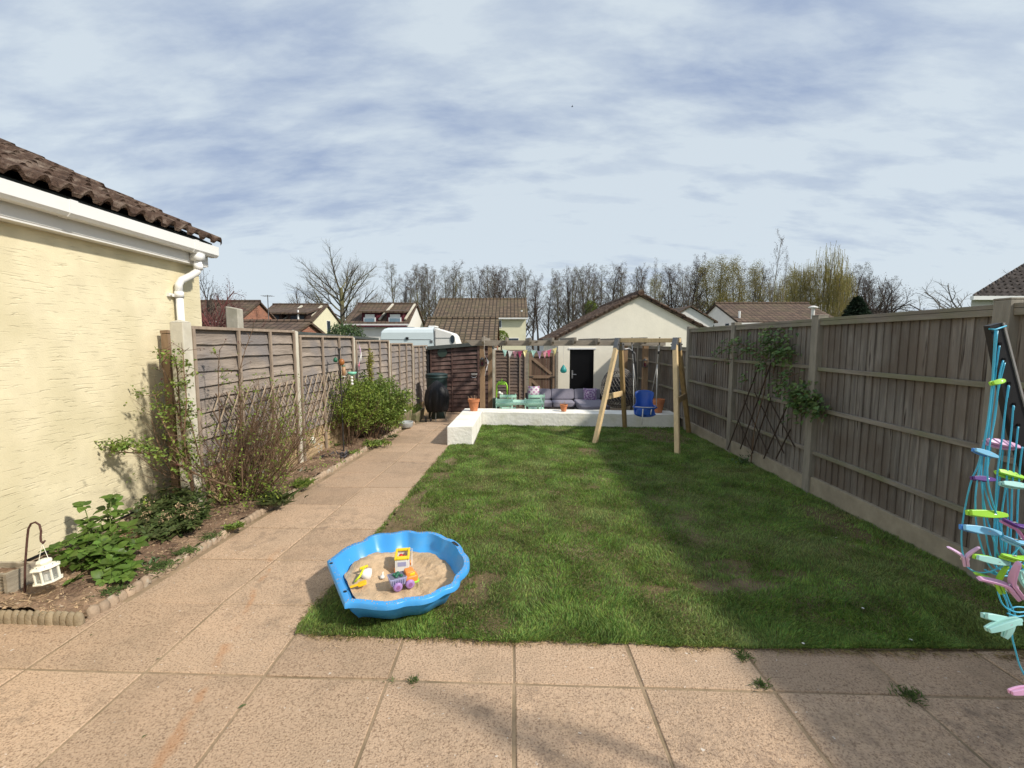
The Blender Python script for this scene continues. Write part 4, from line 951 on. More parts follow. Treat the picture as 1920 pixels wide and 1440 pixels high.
# ============================================================ patio furniture
Z2 = PATIO2
def fold_chair(label, X, Y, rz, z=Z2):
    t = thing('folding_chair', label, 'chair', (0,0,0), 'green folding chairs round the table', local=True); w = .40
    m = MB()
    for s in (-1, 1):
        x = s*(w/2-.012); m.beam((x, .20, 0), (x, -.21, .86), .022, .012); m.beam((x*.88, -.20, 0), (x*.88, .20, .45), .022, .012)
    m.beam((-w/2+.02, -.19, .03), (w/2-.02, -.19, .03), .014, .014); m.build('frame', 'green', t)
    m = MB()
    for i in range(5): m.box((-w/2+.0, -.17+.082*i, .445), (w/2, -.17+.082*i+.062, .460))
    m.build('seat', 'green', t)
    m = MB()
    for zc in (.70, .80): y = .20-.41*zc/.86; m.box((-w/2-.012, y-.022, zc-.036), (w/2+.012, y-.008, zc+.036))
    m.build('backrest', 'green', t)
    t.location = (X, Y, z); t.rotation_euler = (0, 0, rz); return t
# table
tx0, tx1 = at(930, 750, 11.0).x, at(1018, 750, 11.0).x; ty0, ty1 = 10.72, 11.32; tz = at(975, 755.5, ty0).z
t = thing('folding_table', 'pale green slatted folding table on the rear patio', 'table', ((tx0+tx1)/2, 11, Z2)); m = MB(); n = 9
for i in range(n): a = lerp(ty0, ty1, i/n); m.box((tx0, a, tz-.02), (tx1, a+(ty1-ty0)/n-.010, tz))
m.build('tabletop', 'green', t); m = MB()
m.box((tx0+.02, ty0+.01, tz-.05), (tx1-.02, ty0+.03, tz-.021)); m.box((tx0+.02, ty1-.04, tz-.05), (tx1-.02, ty1-.02, tz-.021)); m.build('apron', 'green', t)
for s, x in ((1, tx0+.12), (-1, tx1-.12)):
    for Ya, Yb in ((ty0+.04, ty1-.06), (ty1-.06, ty0+.04)):
        m = MB(); m.beam((x, Ya, tz-.03), (x, Yb, Z2), .03, .014); m.build('leg', 'green', t)
cz = Z2-.02
fold_chair('green folding chair at the near left side of the green table', at(945, 755, 10.45).x, 10.62, math.pi, at(945, 752, 10.42).z-.84)
fold_chair('green folding chair at the near right side of the green table', at(1001, 755, 10.45).x, 10.62, math.pi, at(945, 752, 10.42).z-.84)
fold_chair('green folding chair at the far left side of the green table', at(953, 740, 11.75).x, 11.6, 0, at(953, 737, 11.75).z-.84)
fold_chair('green folding chair at the far right side of the green table, before the white cushion', at(1005, 740, 11.75).x, 11.6, 0, at(953, 737, 11.75).z-.84)
for o in bpy.data.objects:
    if o.name.startswith('folding_chair') and o.location.y < 11: o.rotation_euler = (0, 0, math.pi)
# corner sofa
def cushion(mb, c, s, tilt=None, soft=5.0, n=8):
    """soft box: c centre, s half sizes"""
    vs = []; N_ = n
    b0 = len(mb.v)
    def f(u, v, w):
        p = Vector((u, v, w)); e = soft; L_ = (abs(u)**e+abs(v)**e+abs(w)**e)**(1/e); p = p/L_
        return p
    faces = []
    for ax in range(3):
        for sg in (-1, 1):
            base = len(vs)
            for i in range(N_+1):
                for j in range(N_+1):
                    a, b = -1+2*i/N_, -1+2*j/N_; p = [0,0,0]; p[ax] = sg; p[(ax+1) % 3] = a; p[(ax+2) % 3] = b
                    q = f(*p); q = Vector((q.x*s[0], q.y*s[1], q.z*s[2]))
                    if tilt: q = tilt @ q
                    vs.append(q+Vector(c))
            for i in range(N_):
                for j in range(N_):
                    k = base+i*(N_+1)+j; fc = (k, k+N_+1, k+N_+2, k+1); faces.append(fc if sg > 0 else fc[::-1])
    mb.add(vs, faces)
SF = 12.85
sx0, sx1 = at(1008, 740, SF).x-.3, at(1124, 740, SF).x
zbt = at(1060, 730.5, SF).z; zbb = at(1060, 748, SF-.1).z
t = thing('corner_sofa', 'grey cushioned corner sofa in front of the cream outbuilding', 'sofa', ((sx0+sx1)/2, SF, Z2))
m = MB(); m.box((sx0-.05, SF-.7, Z2+.04), (sx1+.03, SF+.12, zbb-.16)); m.box((sx0-.05, SF+.0, Z2+.04), (sx1+.03, SF+.14, zbt-.10)); m.box((at(1080, 750, 11.7).x, 11.3, Z2+.04), (sx1+.03, SF-.7, zbb-.16)); m.box((sx1+.032, 12.0, Z2+.04), (sx1+.12, SF+.14, zbt-.13)); m.build('rattan_base', 'wicker', t)
tl = Matrix.Rotation(R(-10), 3, 'X')
xs = [sx0, at(1032.5, 740, SF).x, at(1075, 740, SF).x, sx1]
for a, b in zip(xs, xs[1:]):
    m = MB(); cushion(m, ((a+b)/2, SF-.07, (zbt+zbb)/2+.01), ((b-a)/2-.004, .075, (zbt-zbb)/2+.02), tl, 12); m.build('back_cushion', 'sofa', t, smooth=True)
for a, b, y0 in ((sx0, xs[1], SF-.72), (xs[1], at(1076, 750, 12.4).x, SF-.72)):
    m = MB(); cushion(m, ((a+b)/2, (y0+SF-.15)/2, zbb-.08), ((b-a)/2-.004, (SF-.15-y0)/2, .075), None, 12); m.build('seat_cushion', 'sofa', t, smooth=True)
m = MB(); a = at(1078, 750, 12.4).x; cushion(m, ((a+sx1)/2, 12.05, zbb-.075), ((sx1-a)/2, .78, .08), None, 12); m.build('seat_cushion', 'sofa', t, smooth=True)
def pat_mat(name, base, col, kind):
    mt = bpy.data.materials.new(name); mt.use_nodes = True; t_ = mt.node_tree; L = t_.links.new; b = t_.nodes['Principled BSDF']; b.inputs['Roughness'].default_value = .9
    tcn = t_.nodes.new('ShaderNodeTexCoord'); mp = t_.nodes.new('ShaderNodeMapping'); L(tcn.outputs['Object'], mp.inputs[0])
    w = t_.nodes.new('ShaderNodeTexWave'); w.wave_type = 'RINGS' if kind else 'BANDS'
    if kind: w.rings_direction = 'Y'; w.inputs['Scale'].default_value = 4.5; w.inputs['Distortion'].default_value = 6; w.inputs['Detail Scale'].default_value = 7
    else: mp.inputs['Rotation'].default_value = (0, R(45), 0); w.bands_direction = 'X'; w.inputs['Scale'].default_value = 3.4
    L(mp.outputs[0], w.inputs['Vector'])
    fac = w.outputs['Fac']
    if not kind:
        w2 = t_.nodes.new('ShaderNodeTexWave'); w2.bands_direction = 'Z'; w2.inputs['Scale'].default_value = 3.4; L(mp.outputs[0], w2.inputs['Vector'])
        mx_ = t_.nodes.new('ShaderNodeMath'); mx_.operation = 'MAXIMUM'; L(w.outputs['Fac'], mx_.inputs[0]); L(w2.outputs['Fac'], mx_.inputs[1]); fac = mx_.outputs[0]
    mr = t_.nodes.new('ShaderNodeMapRange'); mr.inputs[1].default_value = .55; mr.inputs[2].default_value = .65; L(fac, mr.inputs[0])
    mi = t_.nodes.new('ShaderNodeMix'); mi.data_type = 'RGBA'; L(mr.outputs[0], mi.inputs[0]); mi.inputs[6].default_value = (*col, 1); mi.inputs[7].default_value = (*base, 1); L(mi.outputs[2], b.inputs['Base Color']); return mt
def pillow(label, c, s, mat, rot):
    m = MB(); mt = Matrix.Rotation(R(rot[1]), 3, 'Z') @ Matrix.Rotation(R(rot[0]), 3, 'X'); n = 12; vs = []; fs = []
    for sg in (-1, 1):
        b0 = len(vs)
        for i in range(n+1):
            for j in range(n+1):
                u, v = -1+2*i/n, -1+2*j/n; th = (1-u**2)**.5*(1-v**2)**.5 if abs(u) < 1 and abs(v) < 1 else 0; k = 1-.08*(1-abs(u*v)); 
                ku = 1-.10*(1-v*v) if 0 else 1-.09*math.cos(v*1.57); kv = 1-.09*math.cos(u*1.57)
                vs.append(mt @ Vector((u*s*ku, sg*.075*th**.8, v*s*kv))+Vector(c))
        for i in range(n):
            for j in range(n): k = b0+i*(n+1)+j; fs.append((k, k+1, k+n+2, k+n+1) if sg > 0 else (k+n+1, k+n+2, k+1, k))
    m.add(vs, fs); tag(m.build('cushion', mat, origin=c, smooth=True, recalc=False), label, 'cushion', 'scatter cushions on the sofa')
c = at(1001, 734.5, SF-.2); pillow('white and pink diamond patterned cushion at the left end of the sofa', c, .165, pat_mat('pink_diamonds', (.72, .68, .70), (.50, .24, .42), 0), (-12, 4))
c = at(1106.5, 740.5, SF-.25); pillow('purple medallion patterned cushion at the right end of the sofa', c, .195, pat_mat('purple_medallion', (.52, .44, .56), (.25, .14, .30), 1), (-14, -6))
# lime toy frame
p = at(941, 745, 12.2); t = thing('lime_toy_frame', 'lime green plastic toy frame standing behind the green chairs', 'toy frame', (p.x, 12.2, Z2)); zt = at(941, 716, 12.2).z
m = MB(); w = .14
m.tube([(p.x-w-.03, 12.2, Z2), (p.x-w, 12.2, zt-.12), (p.x-w+.03, 12.2, zt-.04), (p.x-w+.08, 12.2, zt)], .022, 8); m.tube([(p.x+w+.03, 12.2, Z2), (p.x+w, 12.2, zt-.12), (p.x+w-.03, 12.2, zt-.04), (p.x+w-.08, 12.2, zt)], .022, 8)
m.build('legs', 'lime', t, smooth=True)
m = MB(); m.box((p.x-w+.05, 12.16, zt-.075), (p.x+w-.05, 12.24, zt+.012)); m.tube([(p.x, 12.2, zt), (p.x, 12.2, zt+.08)], .018, 8); m.build('head', 'lime', t, bevel=.01)
m = MB(); m.ball((p.x-.06, 12.05, at(941, 737, 12).z), .045, 6); m.ball((p.x+.0, 12.02, at(941, 739, 12).z), .04, 6); m.build('ball', 'wht', t)
m = MB(); m.box((p.x-w-.1, 12.0, Z2), (p.x-w+.08, 12.15, at(941, 747, 12).z)); m.build('foot', 'darkgreen', t, bevel=.01)

# ============================================================ egg chair
EY = 11.0; p = at(1160, 722, EY); t = thing('hanging_egg_chair', 'dark wicker hanging egg chair behind the swing frame', 'egg chair', (p.x, EY, Z2))
m = MB(); ex_ = p.x; rw = .42; zc = at(1160, 728, EY).z; ztop = at(1160, 690, EY).z; hz_ = ztop-zc
# stand
zs_ = at(1176, 654, EY).z
m.tube([(ex_+.38, EY+.5, Z2+.03), (ex_+.46, EY+.4, Z2+.6), (ex_+.5, EY+.3, Z2+1.3), (ex_+.42, EY+.2, zs_-.12), (ex_+.25, EY+.1, zs_), (ex_+.08, EY, zs_-.02), (ex_+.0, EY, zs_-.10)], .03, 10)
m.tube([(ex_+.5*math.cos(a/24*6.283), EY+.1+.5*math.sin(a/24*6.283), Z2+.03) for a in range(24)], .025, 8, closed=True); m.build('stand', 'zinc', t, smooth=True)
m = MB(); m.tube([(ex_, EY, zs_-.1), (ex_, EY, ztop-.02)], .012, 6); m.build('chain', 'blackm', t)
# woven basket: lattice on an egg, open towards the camera-left front
def egg(a, b):   # a azimuth, b 0 bottom..1 top
    ph = math.pi*b; r_ = rw*math.sin(ph)**.8*(1.0-.18*b+.1); return Vector((ex_+r_*math.cos(a), EY+r_*math.sin(a), zc-.5*.95+(hz_+.5*.95)*(1-math.cos(ph))/2))
op = 1.0   # opening azimuth, turned towards the camera
m = MB(); m2 = MB(); nA = 30
def open_(a, b): d = (a-op+math.pi) % (2*math.pi)-math.pi; return (d/1.0)**2+((b-.50)/.30)**2 < 1
for s in (1, -1):
    for k in range(nA):
        run = []
        for i in range(25):
            b = .06+.90*i/24; a = k/nA*2*math.pi+s*b*2.4
            if open_(a, b):
                if len(run) > 1: (m if s > 0 else m2).tube(run, .0065, 4)
                run = []
            else: run.append(egg(a, b))
        if len(run) > 1: (m if s > 0 else m2).tube(run, .0065, 4)
for b in (.1, .2, .3, .42, .55, .7, .82, .92):
    run = []
    for i in range(61):
        a = op+.0+i/60*2*math.pi
        if open_(a, b):
            if len(run) > 1: m.tube(run, .010, 5)
            run = []
        else: run.append(egg(a, b))
    if len(run) > 1: m.tube(run, .010, 5)
rim = []
for i in range(40):
    q = i/40*2*math.pi; rim.append(egg(op+1.0*math.cos(q), .50+.30*math.sin(q)))
m.tube(rim, .022, 8, closed=True)
m.build('basket', 'wicker', t); m2.build('basket_weave', 'wickerl', t)
m = MB(); cushion(m, (ex_, EY+.05, zc-.24), (.30, .28, .07)); cushion(m, (ex_+.03, EY+.24, zc+.02), (.26, .06, .24)); m.build('seat_pad', M('egg_chair_pad', (.06, .058, .065), .9, .1, 10), t, smooth=True)

# ============================================================ swing
t = thing('swing_frame', 'pine A frame garden swing standing on the lawn before the white wall', 'swing frame', (2.3, 7.9, -.1))
f = dict(FL=gp(1113.5, 833, 0, -.013), FR=gp(1270.5, 854, 0, -.013), BL=gp(1172, 803, 0, -.013), BR=gp(1293, 813, 0, -.013))
TL = at(1160.5, 641, (f['FL'].y+f['BL'].y)/2-.05); TR = at(1269, 641, (f['FR'].y+f['BR'].y)/2-.05)
bd = (TR-TL).normalized(); fw = Vector((bd.y, -bd.x, 0)).normalized()
def post_(p0, p1, mat):
    m = MB(); m.beam(p0-Vector((0,0,.06)), p1, .072, .072, up=bd); return m.build('leg', mat, t, bevel=.006)
post_(f['FL'], TL+fw*.07-Vector((0,0,.03)), 'pine'); post_(f['BL'], TL-fw*.07-Vector((0,0,.03)), 'pinedk')
post_(f['FR'], TR+fw*.07-Vector((0,0,.03)), 'pine'); post_(f['BR'], TR-fw*.07-Vector((0,0,.03)), 'pinedk')
m = MB(); up = Vector((0,0,.025)); m.beam(TL-bd*.06+up, TR+bd*.06+up, .07, .07); m.build('top_bar', 'pine', t, bevel=.006)
for T in (TL, TR):
    m = MB()
    for s in (1, -1): m.beam(T+fw*s*.045+Vector((0,0,.06)), T+fw*s*.115-Vector((0,0,.14)), .080, .080, up=bd)
    for s in (1, -1): m.tube([T+fw*s*.09-Vector((0,0,.04))-bd*.065, T+fw*s*.09-Vector((0,0,.04))+bd*.065], .012, 8)
    m.beam(T-bd*.05+Vector((0,0,.066)), T+bd*.05+Vector((0,0,.066)), .09, .012); m.build('bracket', 'zinc', t, bevel=.003)
def onleg(a, T, s, z): 
    q = T+fw*s*.07-Vector((0,0,.03)); k = (z-a.z)/(q.z-a.z); return a.lerp(q, k)
zl_ = lambda y, Y: at(1160, y, Y).z
m = MB(); a = onleg(f['FL'], TL, 1, at(1140, 745, 7.8).z); b = onleg(f['BL'], TL, -1, at(1166, 737, 8.7).z); m.beam(a, b, .024, .10); m.build('cross_brace', 'pine', t, bevel=.004)
m = MB(); a = onleg(f['FR'], TR, 1, at(1272, 750, 7.1).z); b = onleg(f['BR'], TR, -1, at(1285, 742, 8.0).z); m.beam(a+bd*.03, b+bd*.03, .024, .10); m.build('cross_brace', 'pinedk', t, bevel=.004)
# baby seat
SP = TL.lerp(TR, .50); sc_ = at(1208, 763, SP.y-.05); t = thing('baby_swing_seat', 'blue plastic baby swing seat on white ropes under the pine frame', 'swing seat', tuple(sc_))
hooks = [TL.lerp(TR, k)+Vector((0,0,-.02)) for k in (.24, .72)]
ya = math.radians(-12)
def loc(x, y, z): c_, s_ = math.cos(ya), math.sin(ya); return sc_+Vector((x*c_-y*s_, x*s_+y*c_, z))
m = MB(); W2 = .165
# seat shell: curved bucket, open front; build as grid
def shell(u, v):   # u -1..1 across, v 0 (top of back) .. 1 (front edge)
    if v < .6: q = v/.6; y, z = .15-.03*q, .27-.36*q
    else: q = (v-.6)/.4; y, z = .12-.30*q, -.09-.07*math.sin(q*1.57)+.02*q
    w = W2*(.90-.16*math.exp(-((v-.30)/.13)**2)+.10*min(1, v*1.6)); y -= .09*abs(u)**3*(1 if v < .6 else .3); z += .045*abs(u)**3*(1 if v > .5 else -.6*(v < .1))
    return loc(u*w, y, z)
nu, nv = 12, 18; vs = [shell(-1+2*i/nu, j/nv) for j in range(nv+1) for i in range(nu+1)]
m.add(vs, [(j*(nu+1)+i, j*(nu+1)+i+1, (j+1)*(nu+1)+i+1, (j+1)*(nu+1)+i) for j in range(nv) for i in range(nu)])
o = m.build('seat_shell', 'navy', t, smooth=True); sm = o.modifiers.new('solid', 'SOLIDIFY'); sm.thickness = .014; sm.offset = 0
m = MB()
rimp = [shell(-1, j/12) for j in range(13)]+[shell(-1+2*i/8, 1) for i in range(1, 9)]+[shell(1, 1-j/12) for j in range(1, 13)]+[shell(1-2*i/8, 0) for i in range(1, 8)]
m.tube(rimp, .012, 6, closed=True); m.build('shell_rim', 'navy', t, smooth=True)
m = MB(); bar = [loc(-.17, .04, .02), loc(-.19, -.14, .015), loc(-.15, -.22, .01), loc(0, -.235, .01), loc(.15, -.22, .01), loc(.19, -.14, .015), loc(.17, .04, .02)]; m.tube(bar, .017, 8); m.tube([loc(0, -.23, .0), loc(0, -.20, -.08), loc(0, -.15, -.13)], .026, 8)
cushion(m, loc(0, -.225, -.055), (.15, .018, .06)); m.build('front_guard', 'navy', t, smooth=True)
m = MB()
m.tube([loc(-.165, -.215, .03), loc(-.06, -.25, .028), loc(.06, -.25, .028), loc(.165, -.215, .03)], .007, 6)
for s, h_ in ((-1, hooks[0]), (1, hooks[1])):
    sp = loc(s*.17, -.0, .42)+Vector((0, 0, .12)); kn = sc_.lerp(h_, .62); kn = Vector((lerp(sc_.x+s*.16, h_.x, .60), lerp(sc_.y, h_.y, .6), lerp(sc_.z+.25, h_.z, .58)))
    m.tube([h_, kn], .007, 6); m.tube([kn, loc(s*.185, -.15, .02)], .0065, 6); m.tube([kn, loc(s*.135, .14, .26)], .0065, 6)
m.tube([loc(-.04, -.255, .0), loc(-.05, -.30, -.16), loc(-.055, -.30, -.26)], .010, 6); m.tube([loc(.10, -.26, -.0), loc(.085, -.27, -.09)], .009, 6); m.build('rope', 'rope', t, smooth=True)
for s, h_ in ((-1, hooks[0]), (1, hooks[1])):
    m = MB(); kn = Vector((lerp(sc_.x+s*.16, h_.x, .60), lerp(sc_.y, h_.y, .6), lerp(sc_.z+.25, h_.z, .58))); q = h_.lerp(kn, .38); q2 = h_.lerp(kn, .52)
    m.tube([q, q2], .016, 8); m.tube([h_+Vector((0,0,.10)), h_-Vector((0,0,.03))], .010, 6); m.build('rope_ring', 'blackm', t)
# ============================================================ houses beyond
def house(name, label, x0, x1, yf, yb, zr, ze, wall, roofm, base=-1.0, wins=(), ov=.25, cat='house', gable_wall=None):
    """ridge along X; gable ends at x0 and x1"""
    t = thing(name, label, cat, ((x0+x1)/2, (yf+yb)/2, base)); ym = (yf+yb)/2
    m = MB(); v = []
    for x in (x0, x1): v += [(x, yf, base), (x, yb, base), (x, yb, ze), (x, ym, zr-.06), (x, yf, ze)]
    m.add(v, [(0,1,2,3,4),(5,9,8,7,6),(0,4,9,5),(1,6,7,2)]); w = m.build('wall', wall, t)
    sl_ = (zr-ze)/(ym-yf); rx0, rx1 = x0-ov*.6, x1+ov*.6; m = MB()
    for s in (-1, 1):
        ye = ym+s*(ym-yf+ov); zz_ = zr-sl_*(ym-yf+ov)
        p = [(rx0, ym, zr), (rx1, ym, zr), (rx1, ye, zz_), (rx0, ye, zz_)]; m.hexa([(a, b, c-.02) for a, b, c in p]+[(a, b, c+.10) for a, b, c in p])
    m.tube([(rx0, ym, zr+.1), (rx1, ym, zr+.1)], .10, 8)
    r = m.build('roof', roofm, t)
    m = MB(); ye = ym-(ym-yf+ov); m.box((rx0, ye-.10, zr-sl_*(ym-yf+ov)-.1), (rx1, ye, zr-sl_*(ym-yf+ov)+.02)); m.build('gutter', 'fascia', t)
    for (side, a0, a1, z0, z1) in wins:   # side 'f' front (a = x) or 'r'/'l' gable (a = y)
        m = MB(); g = MB(); e = .05
        if side == 'f':
            m.box((a0-e, yf-.03, z0-e), (a1+e, yf-.004, z1+e)); g.box((a0, yf-.04, z0), (a1, yf-.031, z1))
            g.box((a0, yf-.04, z0), (a1, yf-.031, z1)) if 0 else None
        else:
            X = x1 if side == 'r' else x0; s = 1 if side == 'r' else -1
            m.box((min(X+s*.004, X+s*.03), a0-e, z0-e), (max(X+s*.004, X+s*.03), a1+e, z1+e)); g.box((min(X+s*.031, X+s*.04), a0, z0), (max(X+s*.031, X+s*.04), a1, z1))
        fr = m.build('window', 'upvc', t); g.build('pane', 'glassd', fr)
    return t
def dormer(t, x0, x1, yf, zb, zt, ydeep, mat, roofm, slope, win=True):
    m = MB(); m.hexa([(x0, yf, zb), (x1, yf, zb), (x1, ydeep, zb), (x0, ydeep, zb), (x0, yf, zt-.2), (x1, yf, zt-.2), (x1, ydeep, zt+slope), (x0, ydeep, zt+slope)]); d = m.build('dormer', mat, t)
    m = MB(); p = [(x0-.2, yf-.3, zt-.22), (x1+.2, yf-.3, zt-.22), (x1+.2, ydeep, zt+slope), (x0-.2, ydeep, zt+slope)]; m.hexa([(a, b, c-.0) for a, b, c in p]+[(a, b, c+.12) for a, b, c in p]); m.build('dormer_roof', roofm, d)
    m = MB(); m.box((x0+.25, yf-.05, zb+.12), (x1-.2, yf-.005, zt-.32)); w = m.build('dormer_window', 'upvc' if win else 'glassd', d)
    return d
# brick house, far left
house('brick_house', 'red brick house with mossy brown roof left of the garages', -24, -17.6, 29.5, 34.2, 4.30, 3.05, 'brick', 'tile_red')
house('brick_garage', 'low brick garage with mossy tiled roof just above the left fence', -14.2, -9.95, 20.6, 24.0, 2.50, 1.95, 'brick', 'tile_red', cat='garage')
t = house('yellow_house', 'pale yellow house with two dark brown dormers in a brown roof', -20.6, -16.1, 36.6, 43, 4.72, 3.15, 'creamh', 'tile_red', wins=(('r', 39.7, 40.4, 2.2, 3.4),))
for a in (-19.9, -17.9):
    dormer(t, a, a+1.5, 36.55, 3.0, 4.0, 38.9, 'brown', 'tile_red', .35, False)
m = MB(); m.beam((-18.4, 36.7, 3.32), (-18.0, 39.3, 4.66), .16, .1); m.beam((-16.55, 36.7, 3.32), (-16.3, 39.3, 4.66), .16, .1); m.build('flashing', 'conc_white', t)
m = MB(); m.tube([(-17.0, 36.4, 3.1), (-17.0, 36.4, 4.1)], .07, 6); m.build('vent_pipe', 'upvc', t)
t = house('dormer_house', 'white house with two maroon dormer windows behind the caravan', -12.3, -7.75, 34, 40, 4.55, 3.02, 'whiteh', 'tile_red', wins=())
for a, w in ((-11.15, 1.15), (-9.3, 1.2)):
    d = dormer(t, a, a+w, 34.0, 2.75, 3.95, 36.6, 'maroon', 'tile_red', .1)
    m = MB(); m.box((a+.14, 33.93, 2.55), (a+w-.12, 33.985, 3.40)); w_ = m.build('window', 'upvc', t)
    m = MB(); m.box((a+.22, 33.90, 2.64), (a+w-.2, 33.929, 2.95)); m.box((a+.22, 33.90, 3.0), (a+w-.2, 33.929, 3.32)); m.build('pane', 'glassb', w_)
m = MB(); m.beam((-9.85, 34.0, 3.25), (-9.5, 36.6, 4.58), .14, .1); m.beam((-7.95, 34.0, 3.25), (-7.75, 36.6, 4.58), .14, .1); m.build('flashing', 'conc_white', t)
m = MB(); m.box((-12.0, 33.6, 2.70), (-7.8, 33.98, 2.80)); m.build('fascia_board', 'maroon', t)
# brown roofed house and garage in the middle
house('tiled_roof_house', 'cream house under a large brown tiled roof in the centre distance', at(828, 600, 40).x, at(984, 600, 40).x, 36.6, 43.4, at(900, 563, 40).z, at(900, 594, 36.9).z, 'creamh', 'tile_far', wins=(('f', at(933.5, 606, 36.6).x, at(939.5, 606, 36.6).x, at(936, 613.5, 36.6).z, at(936, 601.5, 36.6).z), ('f', at(953, 636, 36.6).x, at(972, 636, 36.6).x, at(936, 641, 36.6).z, at(936, 634.5, 36.6).z)))
m = MB(); p = at(978, 590, 37.4); m.tube([(p.x, 37.4, p.z-.2), (p.x, 37.4, p.z+.35)], .08, 6); m.build('vent_pipe', 'upvc', bpy.data.objects['tiled_roof_house'])
t = house('tiled_garage', 'brick garage with brown pantile roof behind the dark shed', at(806, 600, 25.5).x, at(931, 600, 25.5).x, 22.4, 28.6, at(850, 600, 25.5).z, at(850, 650, 22.4).z, 'brick', 'tile_far', cat='garage', ov=.2)
# buildings to the right
YG = 27; a_ = at(1294, 575, YG); hw = 2.0
def gable_front(name, label, apx, apz, Y, halfw, ze, back, wall, roofm, base=-1, cat='house', wins=()):
    t = thing(name, label, cat, (apx, Y, base)); m = MB(); s = (apz-ze)/halfw
    m.add([(apx-halfw, Y, base), (apx+halfw, Y, base), (apx+halfw, Y, ze), (apx, Y, apz-.05), (apx-halfw, Y, ze), (apx-halfw, back, base), (apx+halfw, back, base), (apx+halfw, back, ze), (apx, back, apz-.05), (apx-halfw, back, ze)],
          [(0,1,2,3,4),(5,9,8,7,6),(1,6,7,2),(0,4,9,5)]); m.build('wall', wall, t)
    m = MB()
    for sg in (-1, 1):
        p = [(apx, Y-.15, apz), (apx+sg*(halfw+.2), Y-.15, apz-s*(halfw+.2)), (apx+sg*(halfw+.2), back+.1, apz-s*(halfw+.2)), (apx, back+.1, apz)]; m.hexa([(a, b, c) for a, b, c in p]+[(a, b, c+.09) for a, b, c in p])
    m.build('roof', roofm, t)
    for a0, a1, z0, z1 in wins:
        m = MB(); m.box((a0-.05, Y-.03, z0-.05), (a1+.05, Y-.004, z1+.05)); f_ = m.build('window', 'upvc', t); m = MB(); m.box((a0, Y-.04, z0), (a1, Y-.031, z1)); m.build('pane', 'glassd', f_)
    return t
gable_front('white_gable_house', 'white gable end rising behind the right slope of the cream outbuilding', a_.x, a_.z, YG, at(1338, 602, YG).x-a_.x, at(1338, 602, YG).z, 33, 'whiteh', 'tile_red')
YH = 31
x0 = at(1384, 602, 29.0).x
t = house('brown_roof_bungalow', 'pale bungalow with brown roof and two small gable windows beyond the right fence', x0, x0+6.3, 29.0, 35.4, at(1347, 571.5, 32.2).z, at(1384, 603, 29).z, 'whiteh', 'tile_red')
for ya, yb in ((30.2, 30.65), (32.4, 32.95)):
    m = MB(); m.box((x0-.04, ya, at(1358, 613, 31).z), (x0-.004, yb, at(1358, 607.5, 31).z)); w_ = m.build('window', 'glassd', t)
m = MB(); p = at(1386, 598, 29.4); m.tube([(p.x, 29.4, p.z-.1), (p.x, 29.4, p.z+.5)], .07, 6); m.build('vent_pipe', 'upvc', t)
xa = at(1425, 580, 42).x
house('grey_roof_building', 'long low building with grey roof half hidden by the hanging green willow', xa-1, xa+7.0, 40, 46, at(1480, 576, 43).z, at(1480, 598, 40).z, 'whiteh', 'tile_grey')
p = at(1524, 590, 26); t = thing('metal_flue', 'slim white flue with flat cap above the right fence', 'flue', (p.x, 26, -1)); m = MB(); m.tube([(p.x, 26, -1), (p.x, 26, at(1524, 578, 26).z)], .09, 10); m.build('pipe', 'whiteh', t); m = MB(); m.lathe([(.12, 0), (.24, .02), (.24, .07), (.06, .14)], 12, (p.x, 26, at(1524, 578, 26).z)); m.build('cowl', 'whiteh', t)
# house on the right edge
t = thing('corner_house', 'house with brown pantile roof and white eaves at the right edge', 'house', (19, 18, -1)); Yh = 16.0
a0 = at(1822, 556, Yh); n0 = Vector((a0.x, Yh, a0.z)); hp = Vector((a0.x+6.2, Yh+3.0, a0.z+2.35)); e1 = Vector((a0.x+9.5, Yh, a0.z+.02)); h1 = Vector((a0.x+9.5, Yh+3.0, a0.z+2.35)); bl = Vector((a0.x+6.9, Yh+6, a0.z)); b1 = Vector((a0.x+9.5, Yh+6, a0.z))
m = MB(); dn = Vector((0,0,-.08)); m.add([n0, e1, h1, hp, bl, b1, n0+dn, e1+dn, bl+dn], [(0,1,2,3),(0,3,4),(3,2,5,4),(0,6,7,1),(0,4,8,6)])
# pantile rows
for r in range(16):
    k0, k1 = r/16, (r+1)/16; A0, A1 = n0.lerp(hp, k0), n0.lerp(hp, k1); B0, B1 = e1.lerp(h1, k0), e1.lerp(h1, k1); nt_ = int((B0.x-A0.x)/.24)
    for i in range(nt_*4):
        xa_, xb_ = A0.x+(B0.x-A0.x)*i/(nt_*4), A0.x+(B0.x-A0.x)*(i+1)/(nt_*4); ha, hb = .03+.03*math.sin(i*math.pi/2), .03+.03*math.sin((i+1)*math.pi/2)
        if xa_ < A1.x-.05: ha_ = 1
        m.add([(xa_, A0.y-.02, A0.z+ha+.03), (xb_, A0.y-.02, A0.z+hb+.03), (max(xb_, A1.x), A1.y, A1.z+hb), (max(xa_, A1.x), A1.y, A1.z+ha), (xa_, A0.y-.02, A0.z+ha-.01), (xb_, A0.y-.02, A0.z+hb-.01)], [(0,1,2,3),(0,4,5,1)])
m.build('roof', 'tile_dark', t, recalc=False)
m = MB(); m.box((a0.x-.05, Yh-.12, a0.z-.12), (a0.x+9.5, Yh-.0, a0.z+.01)); m.build('gutter', 'upvc', t)
